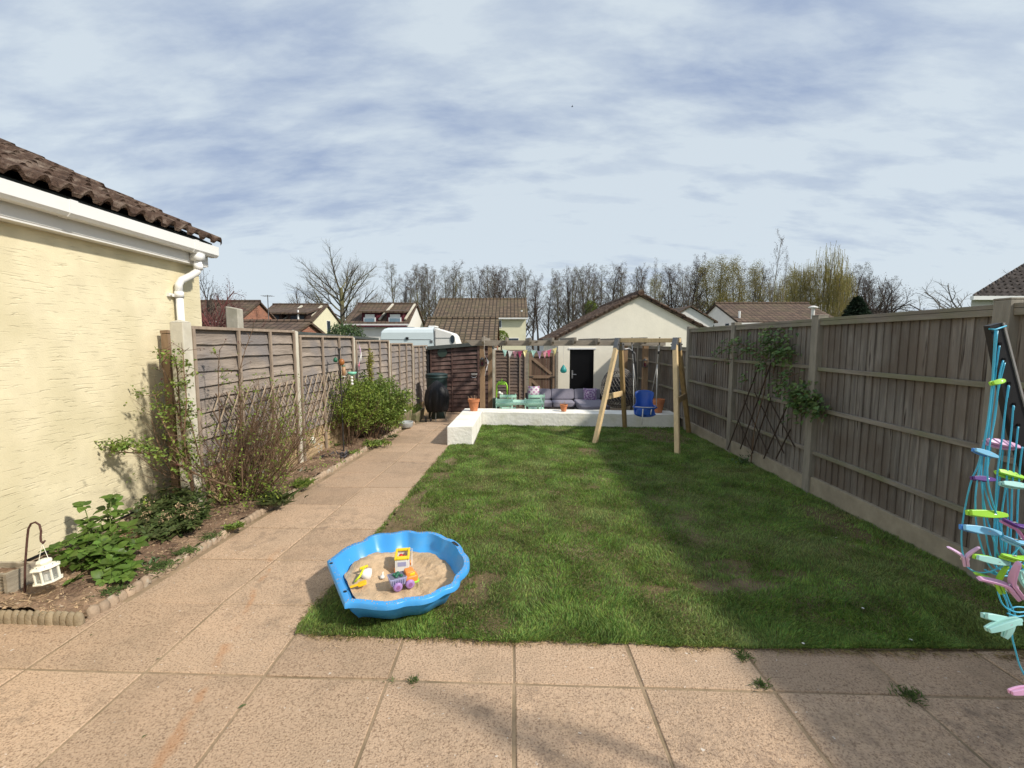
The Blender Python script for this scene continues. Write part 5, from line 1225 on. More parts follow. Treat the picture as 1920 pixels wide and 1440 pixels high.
m = MB(); m.hexa([(a0.x+.25, Yh+.25, -1), (a0.x+9.5, Yh+.25, -1), (a0.x+9.5, Yh+5.8, -1), (a0.x+7.0, Yh+5.8, -1), (a0.x+.25, Yh+.25, a0.z-.1), (a0.x+9.5, Yh+.25, a0.z-.1), (a0.x+9.5, Yh+5.8, a0.z-.1), (a0.x+7.0, Yh+5.8, a0.z-.1)]); m.build('wall', 'whiteh', t)
zwt, zwb = at(1890, 561, Yh).z, at(1890, 580, Yh).z
for k, (pa, pb) in enumerate(((1876, 1893), (1900, 1930))):
    m = MB(); m.box((at(pa-2.5, 570, Yh).x, Yh+.2, zwb-.6), (at(pb+2.5, 570, Yh).x, Yh+.246, zwt+.05)); w_ = m.build('window', 'upvc', t); m = MB(); m.box((at(pa, 570, Yh).x, Yh+.17, zwb-.5), (at(pb, 570, Yh).x, Yh+.199, zwt)); m.build('pane', 'glassd', w_)

# caravan behind the left fence
t = thing('caravan', 'white touring caravan with dark oval side window behind the left fence', 'caravan', (at(780, 630, 21).x, 21, -1)); X = lambda px: at(px, 630, 20.4).x; Z = lambda py: at(780, py, 20.4).z
y0, y1 = 20.4, 22.5; prof_ = [(X(714), -.6), (X(713), Z(632)), (X(714.5), Z(622)), (X(719), Z(616.5)), (X(726), Z(614.5)), (X(813), Z(613.5)), (X(815), -.6)]
m = MB()
rows = []
for y, ins in ((y0+.0, .20), (y0+.05, .08), (y0+.18, 0), (y1-.18, 0), (y1-.05, .08), (y1, .20)):
    rows.append([(x_, y, min(z_, Z(613.5)-ins*1.2) if z_ > 1 else z_) for x_, z_ in prof_])
vs = [p for r in rows for p in r]; n = len(prof_); m.add(vs, [(i*n+j, i*n+(j+1) % n, (i+1)*n+(j+1) % n, (i+1)*n+j) for i in range(5) for j in range(n)]+[tuple(range(n)), tuple(range(5*n+n-1, 5*n-1, -1))])
m.build('body', 'van', t, bevel=.03)
pr2 = [(X(815.2), -.6), (X(815.2), Z(615)), (X(846), Z(624.5)), (X(851), Z(630)), (X(856), Z(645)), (X(858), -.6)]
m = MB(); m.prism(pr2, y0+.02, y1-.02, 'Y'); m.build('front_body', 'whiteh', t, bevel=.03)
m = MB(); m.tube([(X(815), y0-.005, -.5), (X(815), y0-.005, Z(620)), (X(814), y0+.08, Z(613.5))], .02, 5); m.box((X(713.5), y0-.012, Z(636.6)-.008), (X(808), y0-.0, Z(636.6)+.008)); m.box((X(816), y0+.0, Z(633.5)-.007), (X(846), y0+.018, Z(633.5)+.007)); m.build('trim_strip', 'zinc', t)
m = MB(); q = (X(848.5), y0+.01, Z(636)); m.lathe([(.10, -.02), (.10, .02)], 16, q, Matrix.Diagonal(Vector((1, 1, 1.9))) @ Matrix.Rotation(R(90), 3, 'X')); m.build('side_window', 'glassd', t)
m = MB(); m.box((X(761), y0-.05, Z(636)-.02), (X(766), y0-.0, Z(633)+.02)); m.build('awning_lamp', 'black', t)
m = MB(); m.box((X(806), y0-.02, Z(643)), (X(811), y0-.001, Z(638))); m.build('hatch', 'zinc', t)
m = MB(); m.box((X(800), y0+.4, Z(613.5)), (X(814.5), y0+1.2, Z(613.5)+.08)); m.build('roof_light', 'whiteh', t, bevel=.03)
m = MB(); m.box((X(730), y0+.6, Z(613.5)), (X(770), y0+.9, Z(613.5)+.03)); m.build('roof_rail', 'zinc', t)

# TV aerial
p = at(502, 560, 31); t = thing('tv_aerial', 'thin tv aerial standing behind the brick gable', 'aerial', (p.x, 31, 3)); m = MB(); m.tube([(p.x, 31, 2.8), (p.x, 31, at(502, 553, 31).z)], .03, 5)
for k in range(5): m.beam((p.x-.3+k*.15, 30.7, at(502, 555, 31).z), (p.x-.3+k*.15, 31.3, at(502, 555, 31).z), .02, .02)
m.beam((p.x-.35, 31, at(502, 555, 31).z), (p.x+.35, 31, at(502, 555, 31).z), .02, .02); m.build('antenna', 'zinc', t)

# ============================================================ trees
def grow(mb, p, d, L, r, lvl, o, tips=None):
    seg = o['seg'][lvl] if lvl < len(o['seg']) else 2; pts = [p]; rad = [r]; q = p.copy(); dd = d.normalized(); tipr = r*o.get('taper', .35)
    for i in range(seg):
        dd = (dd+rv(o['crook'])+Vector((0, 0, o['up'][min(lvl, len(o['up'])-1)]))/seg).normalized(); q = q+dd*L/seg; pts.append(q.copy()); rad.append(lerp(r, tipr, (i+1)/seg))
    mb.tube(pts, rad, 6 if lvl == 0 else (4 if lvl == 1 else 3), caps=False)
    if lvl >= o['lv']:
        if tips is not None: tips.append((q.copy(), dd.copy())); tips.append((pts[len(pts)//2].copy(), dd.copy()))
        return
    nb = o['nb'][lvl]; st = o['start'][min(lvl, len(o['start'])-1)]
    for i in range(nb):
        u = st+(1-st)*(i+rnd.random()*.8)/nb; k = min(seg-1, int(u*seg)); f_ = u*seg-k; bp = pts[k].lerp(pts[k+1], f_); rr = lerp(rad[k], rad[k+1], f_)
        ax = (pts[k+1]-pts[k]).normalized(); a = rnd.uniform(0, 6.283); sd_ = ax.orthogonal().normalized(); sd_ = (Matrix.Rotation(a, 3, ax) @ sd_); ang = R(o['ang'][min(lvl, len(o['ang'])-1)]*rnd.uniform(.75, 1.25))
        nd = ax*math.cos(ang)+sd_*math.sin(ang); sh = o['shape'](u) if lvl == 0 else 1-.45*u
        grow(mb, bp, nd, L*o['ratio'][min(lvl, len(o['ratio'])-1)]*sh*rnd.uniform(.75, 1.2), rr*o['rr'], lvl+1, o, tips)
lv4 = lambda o: o['lv'] == 4
def make_tree(name, H, r, o, bark, leafm=None, lsize=.25, per=3, local=True, hang=0, gap=.35):
    t = thing(name, None, 'tree', (0,0,0), local=True)
    tr = MB(); cr = MB(); tips = []
    # the trunk is its own part
    seg = o['seg'][0]; pts = [Vector((0,0,0))]; rad = [r]; dd = Vector((0,0,1))
    for i in range(seg): dd = (dd+rv(o['crook']*.5)+Vector((0,0,.25))).normalized(); pts.append(pts[-1]+dd*H/seg); rad.append(lerp(r, r*o.get('ttaper', .12), ((i+1)/seg)**.8))
    tr.tube(pts, rad, 7, caps=False); tr.build('trunk', bark, t, recalc=False)
    nb = o['nb'][0]; st = o['start'][0]; tips.append((pts[-1], dd))
    for i in range(nb):
        u = st+(1-st)*(i+rnd.random()*.8)/nb; k = min(seg-1, int(u*seg)); f_ = u*seg-k; bp = pts[k].lerp(pts[k+1], f_); rr = lerp(rad[k], rad[k+1], f_)
        a = i*2.4+rnd.uniform(-.5, .5); ang = R(o['ang'][0]*rnd.uniform(.8, 1.2)*(1-.35*(u-st)/(1-st)))
        nd = Vector((math.cos(a)*math.sin(ang), math.sin(a)*math.sin(ang), math.cos(ang)))
        grow(cr, bp, nd, H*o['ratio'][0]*o['shape'](u)*(rnd.uniform(.93, 1.05) if nb == 32 and lv4(o) else rnd.uniform(.8, 1.15)), max(.02, rr*o['rr']), 1, o, tips)
    cr.build('crown', bark, t, recalc=False)
    if leafm:
        lf = MB()
        for q, d in tips:
            for j in range(per):
                c = q+rv(gap); dl = rnear(Vector((0,0,-1)) if hang else d, .5); lf.leaf(c, dl, rnear(Vector((0,0,1)), .5), lsize*rnd.uniform(.6, 1.3), lsize*.5)
                if hang and rnd.random() < .8:
                    e = c+Vector((rnd.gauss(0, .08), rnd.gauss(0, .08), -rnd.uniform(.6, 2.4)*hang)); lf.tube([c, c.lerp(e, .5)+rv(.05), e], .012, 3, caps=False)
                    for z in range(3): lf.leaf(c.lerp(e, rnd.random()), rnear(Vector((0,0,-1)), .4), rnear(Vector((1,0,0)), .6), lsize*.8, lsize*.35)
        lf.build('leaves', leafm, t, recalc=False)
    return t
alder = lambda st, nb, wide: dict(seg=[8, 4, 3, 2], crook=.13, up=[.2, .35, .15, .05], lv=3, nb=[nb, 9, 7, 0], start=[st, .2, .2], ang=[48, 45, 45], ratio=[.26*wide, .45, .5], rr=.48, shape=lambda u: 1.15-.75*u)
kinds = []
for k, (st, nb, wide, bark) in enumerate(((.30, 22, 1.0, 'bark'), (.42, 18, 1.05, 'bark'), (.22, 24, .95, 'barkgr'), (.5, 16, 1.15, 'bark'), (.30, 20, 1.1, 'barkgr'))):
    kinds.append(make_tree('alder_tree', 12.5, .25, alder(st, nb+4, wide*1.15), bark, 'buds', .11, 1, gap=.06))
oko = dict(seg=[4, 6, 5, 4, 3], crook=.07, up=[.1, .22, .2, .15, .08], lv=4, nb=[32, 12, 8, 5, 0], start=[.22, .25, .15, .15], ang=[70, 30, 34, 38], ratio=[.72, .44, .5, .5], taper=.35, rr=.42, shape=lambda u: 1.05-.25*u, ttaper=.5)
oak = make_tree('spreading_tree', 7.0, .30, oko, 'barkgr')
wo = dict(seg=[8, 4, 3, 2], crook=.12, up=[.2, .3, -.1, -.6], lv=3, nb=[22, 6, 4, 0], start=[.25, .2, .2], ang=[42, 45, 45], ratio=[.28, .5, .5], rr=.42, shape=lambda u: 1.15-.75*u)
willow = make_tree('willow_tree', 11, .2, wo, 'barkpale', 'olive', .10, 1, hang=1.0, gap=.4)
olv = make_tree('budding_tree', 12, .2, alder(.25, 22, 1.1), 'barkgr', 'olive', .13, 3, gap=.25)
birch_o = dict(seg=[8, 4, 3, 2], crook=.09, up=[.2, .45, .3, .1], lv=3, nb=[20, 5, 4, 0], start=[.35, .2, .2], ang=[35, 40, 45], ratio=[.22, .42, .5], rr=.40, shape=lambda u: 1.1-.8*u)
birch = make_tree('birch_tree', 12.5, .13, birch_o, 'barkpale', 'buds', .10, 1, gap=.06)
bush_o = dict(seg=[3, 5, 4, 3], crook=.16, up=[.1, .25, .1, 0], lv=3, nb=[13, 9, 8, 0], start=[.1, .15, .2], ang=[55, 42, 42], ratio=[.9, .5, .5], rr=.6, shape=lambda u: 1.05-.2*u, ttaper=.6)
redt = make_tree('red_twig_tree', 2.2, .12, bush_o, 'barkred', 'buds', .05, 1, gap=.03)
dark = make_tree('spreading_shrub_tree', 2.6, .13, bush_o, 'bark', 'buds', .06, 1, gap=.03)
used = {}
def place(proto, label, px, top_py, Y, rz=None, group=None, wsc=1.0, base=-1.0, H0=None, name=None):
    p = at(px, 600, Y); zt = at(px, top_py, Y).z
    if proto.name in used: o = copy_tree(proto)
    else: o = proto; used[proto.name] = 1
    s = (zt-base)/H0; o.location = (p.x, Y, base); o.rotation_euler = (0, 0, rnd.uniform(0, 6.28) if rz is None else rz); o.scale = (s*wsc, s*wsc, s); o['label'] = label
    if group: o['group'] = group
    return o
def top_h(o):
    return max((v.co.z for c in [q for q in bpy.data.objects if q.parent == o and not q.name.startswith('leaves')] for v in c.data.vertices))
HH = {o.name: top_h(o) for o in kinds+[oak, willow, olv, birch, redt, dark]}
def pl(pr, *a, **k): return place(pr, *a, H0=HH[pr.name], **k)
G = 'bare trees in a row along the horizon'
row = [(765, 505, 'leftmost bare tree of the row, above the right end of the dormer house roof'), (786, 497, 'bare tree rising over the gap between dormer house and brown roof'), (806, 494, 'twin topped bare tree just left of the brown tiled roof house'),
 (820, 500, 'slim bare tree at the left end of the brown tiled roof'), (846, 487, 'tallest bare tree over the left part of the brown tiled roof'), (889, 497, 'bare tree above the middle of the brown tiled roof, left of a pair'),
 (902, 495, 'dark trunked bare tree above the middle of the brown tiled roof'), (922, 508, 'short slim bare tree above the brown tiled roof right of the middle'), (942, 500, 'bare tree above the right half of the brown tiled roof'), (958, 498, 'bare tree near the right end of the brown tiled roof'),
 (972, 506, 'bare tree directly above the right gable of the brown tiled roof'), (1002, 512, 'bare tree in the open gap right of the brown tiled roof house'), (1010, 520, 'second bare tree leaning in the gap right of the brown tiled roof'), (1031, 520, 'slender bare tree alone in the middle of the gap before the cream gable'),
 (1050, 508, 'thin bare tree above the left foot of the cream gable roof'), (1063, 500, 'bare tree left of the mistletoe ball'), (1074, 503, 'close-set bare tree just left of the mistletoe ball'), (1086, 500, 'slim bare tree whose trunk passes left of the mistletoe ball'), (1098, 492, 'tall dark bare tree carrying the mistletoe ball'),
 (1120, 505, 'bare tree over the left slope of the cream gable'), (1141, 492, 'broad topped bare tree over the left slope of the cream gable, left of the apex'), (1168, 497, 'bare tree just left of the cream gable apex'), (1193, 500, 'bare tree straight above the cream gable apex')]
for i, (px, ty, lb) in enumerate(row):
    pl(kinds[(i*2+i//3) % 5], lb, px+rnd.uniform(-1, 1), ty, 56+rnd.uniform(-4, 6), group=G, wsc=rnd.uniform(.85, 1.1))
row2 = [(1215, 492, 'birch', 'pale bare tree right of the cream gable apex'), (1232, 484, 'birch', 'tall pale thin topped tree over the right slope of the cream gable'), (1250, 498, 'k', 'bare tree over the right slope of the cream gable'), (1265, 492, 'k', 'bare tree left of the white gable house'),
 (1281, 494, 'k', 'bare tree above the brown ridge of the white gable house'), (1299, 473, 'k', 'tallest grey bare tree above the white gable house apex'), (1318, 490, 'o', 'olive budding tree above the gap right of the white gable house'), (1342, 482, 'o', 'large olive budding tree above the bungalow gable'),
 (1366, 484, 'o', 'olive budding tree above the bungalow roof ridge'), (1388, 492, 'k', 'brown bare tree behind the olive trees over the bungalow roof'), (1410, 492, 'o', 'olive budding tree left of the tall thin birch'), (1430, 500, 'k', 'bare tree behind the tall thin birch'),
 (1482, 500, 'o', 'olive budding tree right of the tall thin birch'), (1503, 505, 'k', 'bare tree between the thin birch and the weeping willow'), (1585, 498, 'k', 'grey bare tree just right of the weeping willow'), (1608, 505, 'k', 'grey bare tree above the dark evergreen'),
 (1640, 515, 'k', 'thin bare tree right of the dark evergreen')]
kd = dict(k=kinds, birch=[birch], o=[olv])
for i, (px, ty, kk, lb) in enumerate(row2):
    L_ = kd[kk]; pl(L_[i % len(L_)], lb, px, ty, 50+rnd.uniform(-4, 6), group='mixed trees beyond the right fence', wsc=rnd.uniform(.9, 1.2))
pl(birch, 'very tall thin pale birch standing highest above the right fence', 1436, 432, 36, wsc=.85); pl(birch, 'slim birch leaning beside the very tall thin birch', 1460, 462, 38, wsc=.6)
pl(willow, 'weeping willow hung with olive green strands above the grey roof', 1545, 466, 40, wsc=1.05); pl(willow, 'lower olive willow left of the weeping willow', 1505, 495, 41, wsc=1.0); pl(willow, 'olive willow drooping over the right fence beside the metal flue', 1570, 500, 38, wsc=1.0); pl(willow, 'olive willow drooping over the bungalow roof end', 1452, 520, 39, wsc=.9)
pl(oak, 'large spreading bare tree with rounded crown behind the yellow and dormer houses', 643, 458, 46, rz=2.2, wsc=1.05)
pl(dark, 'dark purplish bare tree with layered branches at the right end of the tree line', 1655, 512, 34, wsc=1.0); pl(dark, 'low dark bare tree trailing off behind the right fence', 1625, 520, 40, wsc=.8); pl(dark, 'low brown tree at the left foot of the large spreading tree', 580, 530, 50, wsc=.7); pl(dark, 'brown tree rising behind the left end of the brick garage', 528, 573, 44, wsc=.8)
pale = make_tree('pale_bare_tree', 2.6, .12, bush_o, 'barkpale'); HH[pale.name] = top_h(pale)
pl(pale, 'pale grey bare tree beside the corner house at the right', 1808, 507, 30, wsc=1.15)
pl(redt, 'reddish twiggy tree behind the corner of the yellow rendered house', 402, 510, 20, wsc=.72); pl(dark, 'dark layered bare tree right beside the wall corner', 388, 498, 26, wsc=.6); pl(redt, 'low reddish shrub behind the concrete post', 425, 545, 19, wsc=.7)
# the thicker wood behind the row, reading as one mass
def wood():
    src = []
    for k_ in kinds[:3]+[olv]:
        for c in [q for q in bpy.data.objects if q.parent == k_]:
            me_ = c.data; nv_ = len(me_.vertices); co_ = np.empty(nv_*3); me_.vertices.foreach_get('co', co_); nl = len(me_.loops); li = np.empty(nl, np.int32); me_.loops.foreach_get('vertex_index', li); ls = np.empty(len(me_.polygons), np.int32); me_.polygons.foreach_get('loop_start', ls)
            src.append((kinds.index(k_) if k_ in kinds else 3, 1 if c.name.startswith('leaves') and k_ is olv else 0, co_.reshape(-1, 3), li, ls))
    V = []; LI = []; LS = []; MI = []; nv_ = 0; nl_ = 0; rr_ = random.Random(11)
    for px in [748+rr_.uniform(-5, 5)+k*20 for k in range(47)]:
        if 985 < px < 1036: continue
        kk = rr_.choice([0, 1, 2] if px < 1200 else [0, 1, 2, 3, 3]) if px < 1620 else rr_.choice([0, 2]); Y = rr_.uniform(68, 84); top = rr_.uniform(500, 522)+(18 if px > 1610 else 0); p = at(px, 600, Y); zt = at(px, top, Y).z; s = (zt+1)/13.2; a = rr_.uniform(0, 6.28); ca_, sa_ = math.cos(a)*s, math.sin(a)*s
        for k0, lf_, co_, li, ls in src:
            if k0 != kk: continue
            W_ = np.c_[co_[:,0]*ca_-co_[:,1]*sa_+p.x, co_[:,0]*sa_+co_[:,1]*ca_+Y, co_[:,2]*s-1]; V.append(W_); LI.append(li+nv_); LS.append(ls+nl_); MI.append(np.full(len(ls), lf_, np.int32)); nv_ += len(co_); nl_ += len(li)
    V = np.concatenate(V); LI = np.concatenate(LI); LS = np.concatenate(LS); me_ = bpy.data.meshes.new('woodland'); me_.vertices.add(len(V)); me_.vertices.foreach_set('co', V.reshape(-1)); me_.loops.add(len(LI)); me_.loops.foreach_set('vertex_index', LI.astype(np.int32)); me_.polygons.add(len(LS)); me_.polygons.foreach_set('loop_start', LS.astype(np.int32)); me_.materials.append(MT['barkgr']); me_.materials.append(MT['olive']); me_.polygons.foreach_set('material_index', np.concatenate(MI)); me_.update(calc_edges=True)
    o_ = bpy.data.objects.new('woodland', me_); COL.objects.link(o_); tag(o_, 'dense band of bare woodland far behind the row of trees', 'woodland', kind='stuff')
wood()
# bush behind the left fence
t = thing('garden_bush', 'dense brown green bush between yellow house and dormer house above the fence', 'bush', (at(645, 620, 18).x, 18, -1)); m = MB(); c0 = at(648, 624, 18)
for k in range(2600):
    d = rv().normalized(); r_ = rnd.uniform(.75, 1.05)*(1+.2*mnoise.noise(d*2.2)); q = Vector((c0.x+d.x*.85*r_, 18+d.y*.8*r_, c0.z-.6+abs(d.z)*.95*r_)); m.leaf(q, rnear(d, .6), rnear(Vector((0,0,1)), .5), .10, .05)
m.build('foliage', 'leafrose', t, recalc=False); m = MB(); m.tube([(c0.x, 18, -1), (c0.x, 18, 1.2)], .08, 6); m.build('stem', 'bark', t)
t = thing('conifer_tree', 'dark pointed evergreen tree above the right fence', 'conifer', (at(1608, 590, 30).x, 30, -1)); m = MB(); c0 = at(1608, 556, 30)
for k in range(6000):
    u = rnd.random()**.6; r_ = 1.5*u*(1+.25*math.sin(k*.37)); a = rnd.uniform(0, 6.28); q = Vector((c0.x+r_*math.cos(a)*rnd.uniform(.7, 1), 30+r_*math.sin(a), c0.z-u*3.2)); m.leaf(q, rnear(Vector((math.cos(a), math.sin(a), .1)), .4), rnear(Vector((0,0,1)), .4), .28, .14)
m.build('foliage', 'evergreen', t, recalc=False); m = MB(); m.tube([(c0.x, 30, -1), (c0.x, 30, c0.z-.3)], [.16, .04], 6); m.build('trunk', 'bark', t)
# mistletoe, round shrub by the middle house
c0 = at(1107, 576, 55); m = MB()
for k in range(700): d = rv().normalized()*rnd.uniform(.5, 1)*.75; m.leaf(c0+d, rnear(d, .5), rnear(Vector((0,0,1)), .6), .22, .11)
tag(m.build('mistletoe', 'leafyel', origin=c0, recalc=False), 'yellow green ball of mistletoe in the bare trees left of the cream gable', 'mistletoe')
c0 = at(940, 632, 30); t = thing('round_shrub', 'round yellow green shrub below the small window of the cream house', 'shrub', (c0.x, 30, -1)); m = MB()
for k in range(1500): d = rv().normalized()*rnd.uniform(.8, 1); m.leaf(c0+Vector((d.x*.45, d.y*.45, d.z*.45-.05)), rnear(d, .5), rnear(Vector((0,0,1)), .6), .10, .06)
m.build('foliage', 'leafyel', t, recalc=False); m = MB(); m.tube([(c0.x, 30, -1), (c0.x, 30, c0.z-.2)], .05, 6); m.build('stem', 'bark', t)
# distant hedge line and hill
m = MB(); vs = []; fs = []
n = 120
for i in range(n+1):
    x = -160+320*i/n; h = 2.0+1.2*mnoise.noise(Vector((x*.03, 2, 0)))+.3*mnoise.noise(Vector((x*.3, 2, 0))); vs += [(x, 118, -1), (x, 120, h), (x, 124, h*.9), (x, 128, -1)]
for i in range(n): c = i*4; fs += [(c, c+4, c+5, c+1), (c+1, c+5, c+6, c+2), (c+2, c+6, c+7, c+3)]
m.add(vs, fs); struct(m.build('hills', M('distant_hill', (.16, .18, .19), .95, .2, .5, coord='World')))
# a bird high up
p = at(1073, 200, 60); t = thing('bird', 'tiny dark bird flying high in the cloudy sky', 'bird', tuple(p)); m = MB(); m.tube([p+Vector((-.15, 0, 0)), p, p+Vector((.12, 0, .01))], [.01, .04, .02], 6); m.build('body', 'black', t)
m = MB()
for s in (-1, 1): m.hexa([p+Vector((-.05, 0, 0)), p+Vector((.05, 0, 0)), p+Vector((.0, s*.25, .08)), p+Vector((-.03, s*.25, .08)), p+Vector((-.05, 0, .01)), p+Vector((.05, 0, .01)), p+Vector((.0, s*.25, .09)), p+Vector((-.03, s*.25, .09))])
m.build('wings', 'black', t)
# ============================================================ plants in the bed
def stem_bush(mb, base, n, H, spread, lvl=2, up=.35, tips=None, r=.006, nb=(5, 3), crook=.14, ratio=.45):
    o = dict(seg=[6, 4, 3], crook=crook, up=[up, .2, .1], lv=lvl, nb=list(nb)+[0], start=[.25, .25], ang=[34, 38], ratio=[ratio, .5], rr=.55, shape=lambda u: 1.1-.5*u, taper=.4)
    for k in range(n):
        a = rnd.uniform(0, 6.28); rr = rnd.random(); b = Vector(base)+Vector((math.cos(a), math.sin(a), 0))*spread*.22*rr; d = Vector((math.cos(a)*rr*spread, math.sin(a)*rr*spread, 1.0))
        grow(mb, b, d, H*rnd.uniform(.65, 1.05), r*rnd.uniform(.7, 1.1), 0, o, tips)
G = 'shrubs in the left flower bed'
# bare twiggy shrub
b = Vector((-2.80, 4.62, .0)); t = thing('twiggy_shrub', 'bare brown twiggy shrub with a few new leaves in front of the first trellis', 'shrub', tuple(b), G)
m = MB(); tips = []; stem_bush(m, b, 88, 1.16, 1.05, 2, tips=tips, r=.0070, nb=(8, 4), crook=.12); m.build('stems', 'twig', t, recalc=False)
m = MB(); lo = [q for q in tips]
for q, d in lo:
    k = 3 if q.z < .3 else (2 if rnd.random() < .2 else 0)
    for j in range(k): m.leaf(q+rv(.012), rnear(d, .7), rnear(Vector((0,0,1)), .4), rnd.uniform(.018, .034), .018)
for k in range(700):
    a = rnd.uniform(0, 6.28); r_ = rnd.random()**.6*.42; q = b+Vector((math.cos(a)*r_*.9+.12, math.sin(a)*r_*1.1-.15, .05+rnd.random()**1.6*.32)); m.leaf(q, rnear(Vector((math.cos(a), math.sin(a), .8)), .6), rnear(Vector((0,0,1)), .4), .034, .019)
m.build('leaves', 'leafyel', t, recalc=False)
# a second tangle reaching right along the trellis
b = Vector((-2.80, 5.35, .0)); t = thing('twiggy_shrub', 'sparse arching bare shrub reaching to the second fence post', 'shrub', tuple(b), G)
m = MB(); tips = []; stem_bush(m, b, 9, .8, .7, 2, tips=tips, r=.005, nb=(5, 3)); m.build('stems', 'twig', t, recalc=False); m = MB()
for q, d in tips:
    if rnd.random() < .35: m.leaf(q, rnear(d, .7), rnear(Vector((0,0,1)), .4), .028, .016)
m.build('leaves', 'leafyel', t, recalc=False)
# climbing rose at the first post
b = Vector((-2.93, 3.98, .02)); t = thing('climbing_rose', 'leggy climbing rose with green shoots at the first fence post', 'climbing rose', tuple(b), G)
m = MB(); lf = MB(); bd_ = MB()
def cane(pts, r, leafy, side=6):
    P_ = [at(*p) for p in pts]; m.tube(P_, [lerp(r, r*.4, i/(len(P_)-1)) for i in range(len(P_))], 5, caps=False)
    for i in range(len(P_)-1):
        for j in range(side):
            q = P_[i].lerp(P_[i+1], rnd.random()); d = rnear(Vector((rnd.gauss(0, 1), rnd.gauss(0, .6), .7)), .3); e = q+d*rnd.uniform(.04, .13); m.tube([q, q.lerp(e, .5)+rv(.006), e], [.003, .0025, .0015], 3, caps=False)
            if rnd.random() < leafy[i]:
                for k in range(rnd.randint(8, 15)): lf.leaf(e+rv(.022), rnear(d, .9), rnear(Vector((0,0,1)), .5), rnd.uniform(.022, .042), rnd.uniform(.018, .028))
            elif rnd.random() < .6:
                for k in range(3): bd_.leaf(e+rv(.006), rnear(d, .8), rnear(Vector((0,0,1)), .5), .016, .010)
cane([(365, 935, 4.0), (352, 850, 3.95), (335, 780, 3.95), (322, 730, 3.95), (305, 690, 4.0), (298, 655, 4.0)], .011, [.1, .3, .5, .2, .2])
cane([(365, 935, 4.0), (345, 860, 3.95), (340, 800, 3.9), (335, 740, 3.9), (333, 700, 3.9), (328, 668, 3.9)], .010, [.2, .4, .9, .6, .8], 8)
cane([(440, 915, 3.7), (380, 895, 3.75), (318, 862, 3.75), (270, 850, 3.75), (225, 848, 3.72), (205, 845, 3.7)], .009, [.2, .4, .9, .95, .95], 10)
cane([(360, 900, 3.9), (330, 840, 3.85), (300, 780, 3.85), (290, 740, 3.9)], .008, [.4, .5, .8], 8)
cane([(350, 880, 3.9), (345, 810, 3.85), (350, 750, 3.85), (345, 700, 3.85), (343, 655, 3.85)], .007, [.4, .3, .6, .1], 7)
cane([(420, 930, 4.1), (412, 800, 4.2), (410, 740, 4.2), (409, 690, 4.2), (412, 655, 4.2)], .006, [.1, .1, .1, .1], 4)
cane([(455, 920, 4.3), (450, 760, 4.4), (448, 700, 4.4), (460, 655, 4.4), (475, 615, 4.4)], .006, [.1, .1, .1, .1], 4)
cane([(400, 920, 4.0), (372, 850, 3.95), (360, 800, 3.95), (350, 770, 3.95)], .008, [.5, .6, .6], 7)
m.build('canes', 'twig', t, recalc=False); lf.build('leaves', 'leafmid', t, recalc=False); bd_.build('buds', 'maroon', t, recalc=False)

# leaf rosettes for the hydrangea
def whorl(mb, c, ax, n, L, w, tilt):
    ax = ax.normalized(); o_ = ax.orthogonal().normalized(); ph = rnd.uniform(0, 6.28)
    for i in range(n):
        a = ph+i*2.399; d = (Matrix.Rotation(a, 3, ax) @ o_)*math.cos(tilt)+ax*math.sin(tilt); d = rnear(d, .12); k = rnd.uniform(.55, 1.1)*(1-.35*(i/n)); l = L*k; ww = w*k
        sd_ = d.cross(ax).normalized(); u = sd_.cross(d).normalized()
        p = c+d*.008; rows = []
        for s, (f_, wd, dr) in enumerate(((0, .05, 0), (.2, .38, .02), (.42, .50, .01), (.65, .42, -.05), (.85, .22, -.14), (1, .02, -.24))):
            q = p+d*l*f_+u*l*dr*1.0; rows.append((q+sd_*ww*wd+u*ww*.10, q, q-sd_*ww*wd+u*ww*.10))
        vs = [v for r in rows for v in r]; fs = []
        for s in range(5):
            c0 = s*3; fs += [(c0, c0+1, c0+4, c0+3), (c0+1, c0+2, c0+5, c0+4)]
        mb.add(vs, fs)
def hyd(label, heads, cc, mat='leafhyd', L=.085, w=.062, nm='hydrangea'):
    t = thing(nm, label, 'shrub', tuple(cc), G); m = MB(); st = MB()
    for (px, py, Y, n) in heads:
        c = at(px, py, Y) if py is not None else px
        whorl(m, c, Vector((rnd.gauss(0, .3), rnd.gauss(-.25, .3), 1)), n, L*rnd.uniform(.8, 1.2), w, R(18)); b_ = Vector((lerp(c.x, cc[0], .6), lerp(c.y, cc[1], .6), .02)); md = c.lerp(b_, .5)+rv(.02); st.tube([b_, md, c], [.006, .004, .003], 5, caps=False)
        for z in (.35, .6): 
            q = c.lerp(md, z*1.2); whorl(m, q, Vector((0, -.1, 1)), 3, L*.95, w, R(5))
    m.build('leaves', mat, t, smooth=True, recalc=False); st.build('stems', 'stemgr', t, recalc=False); return t
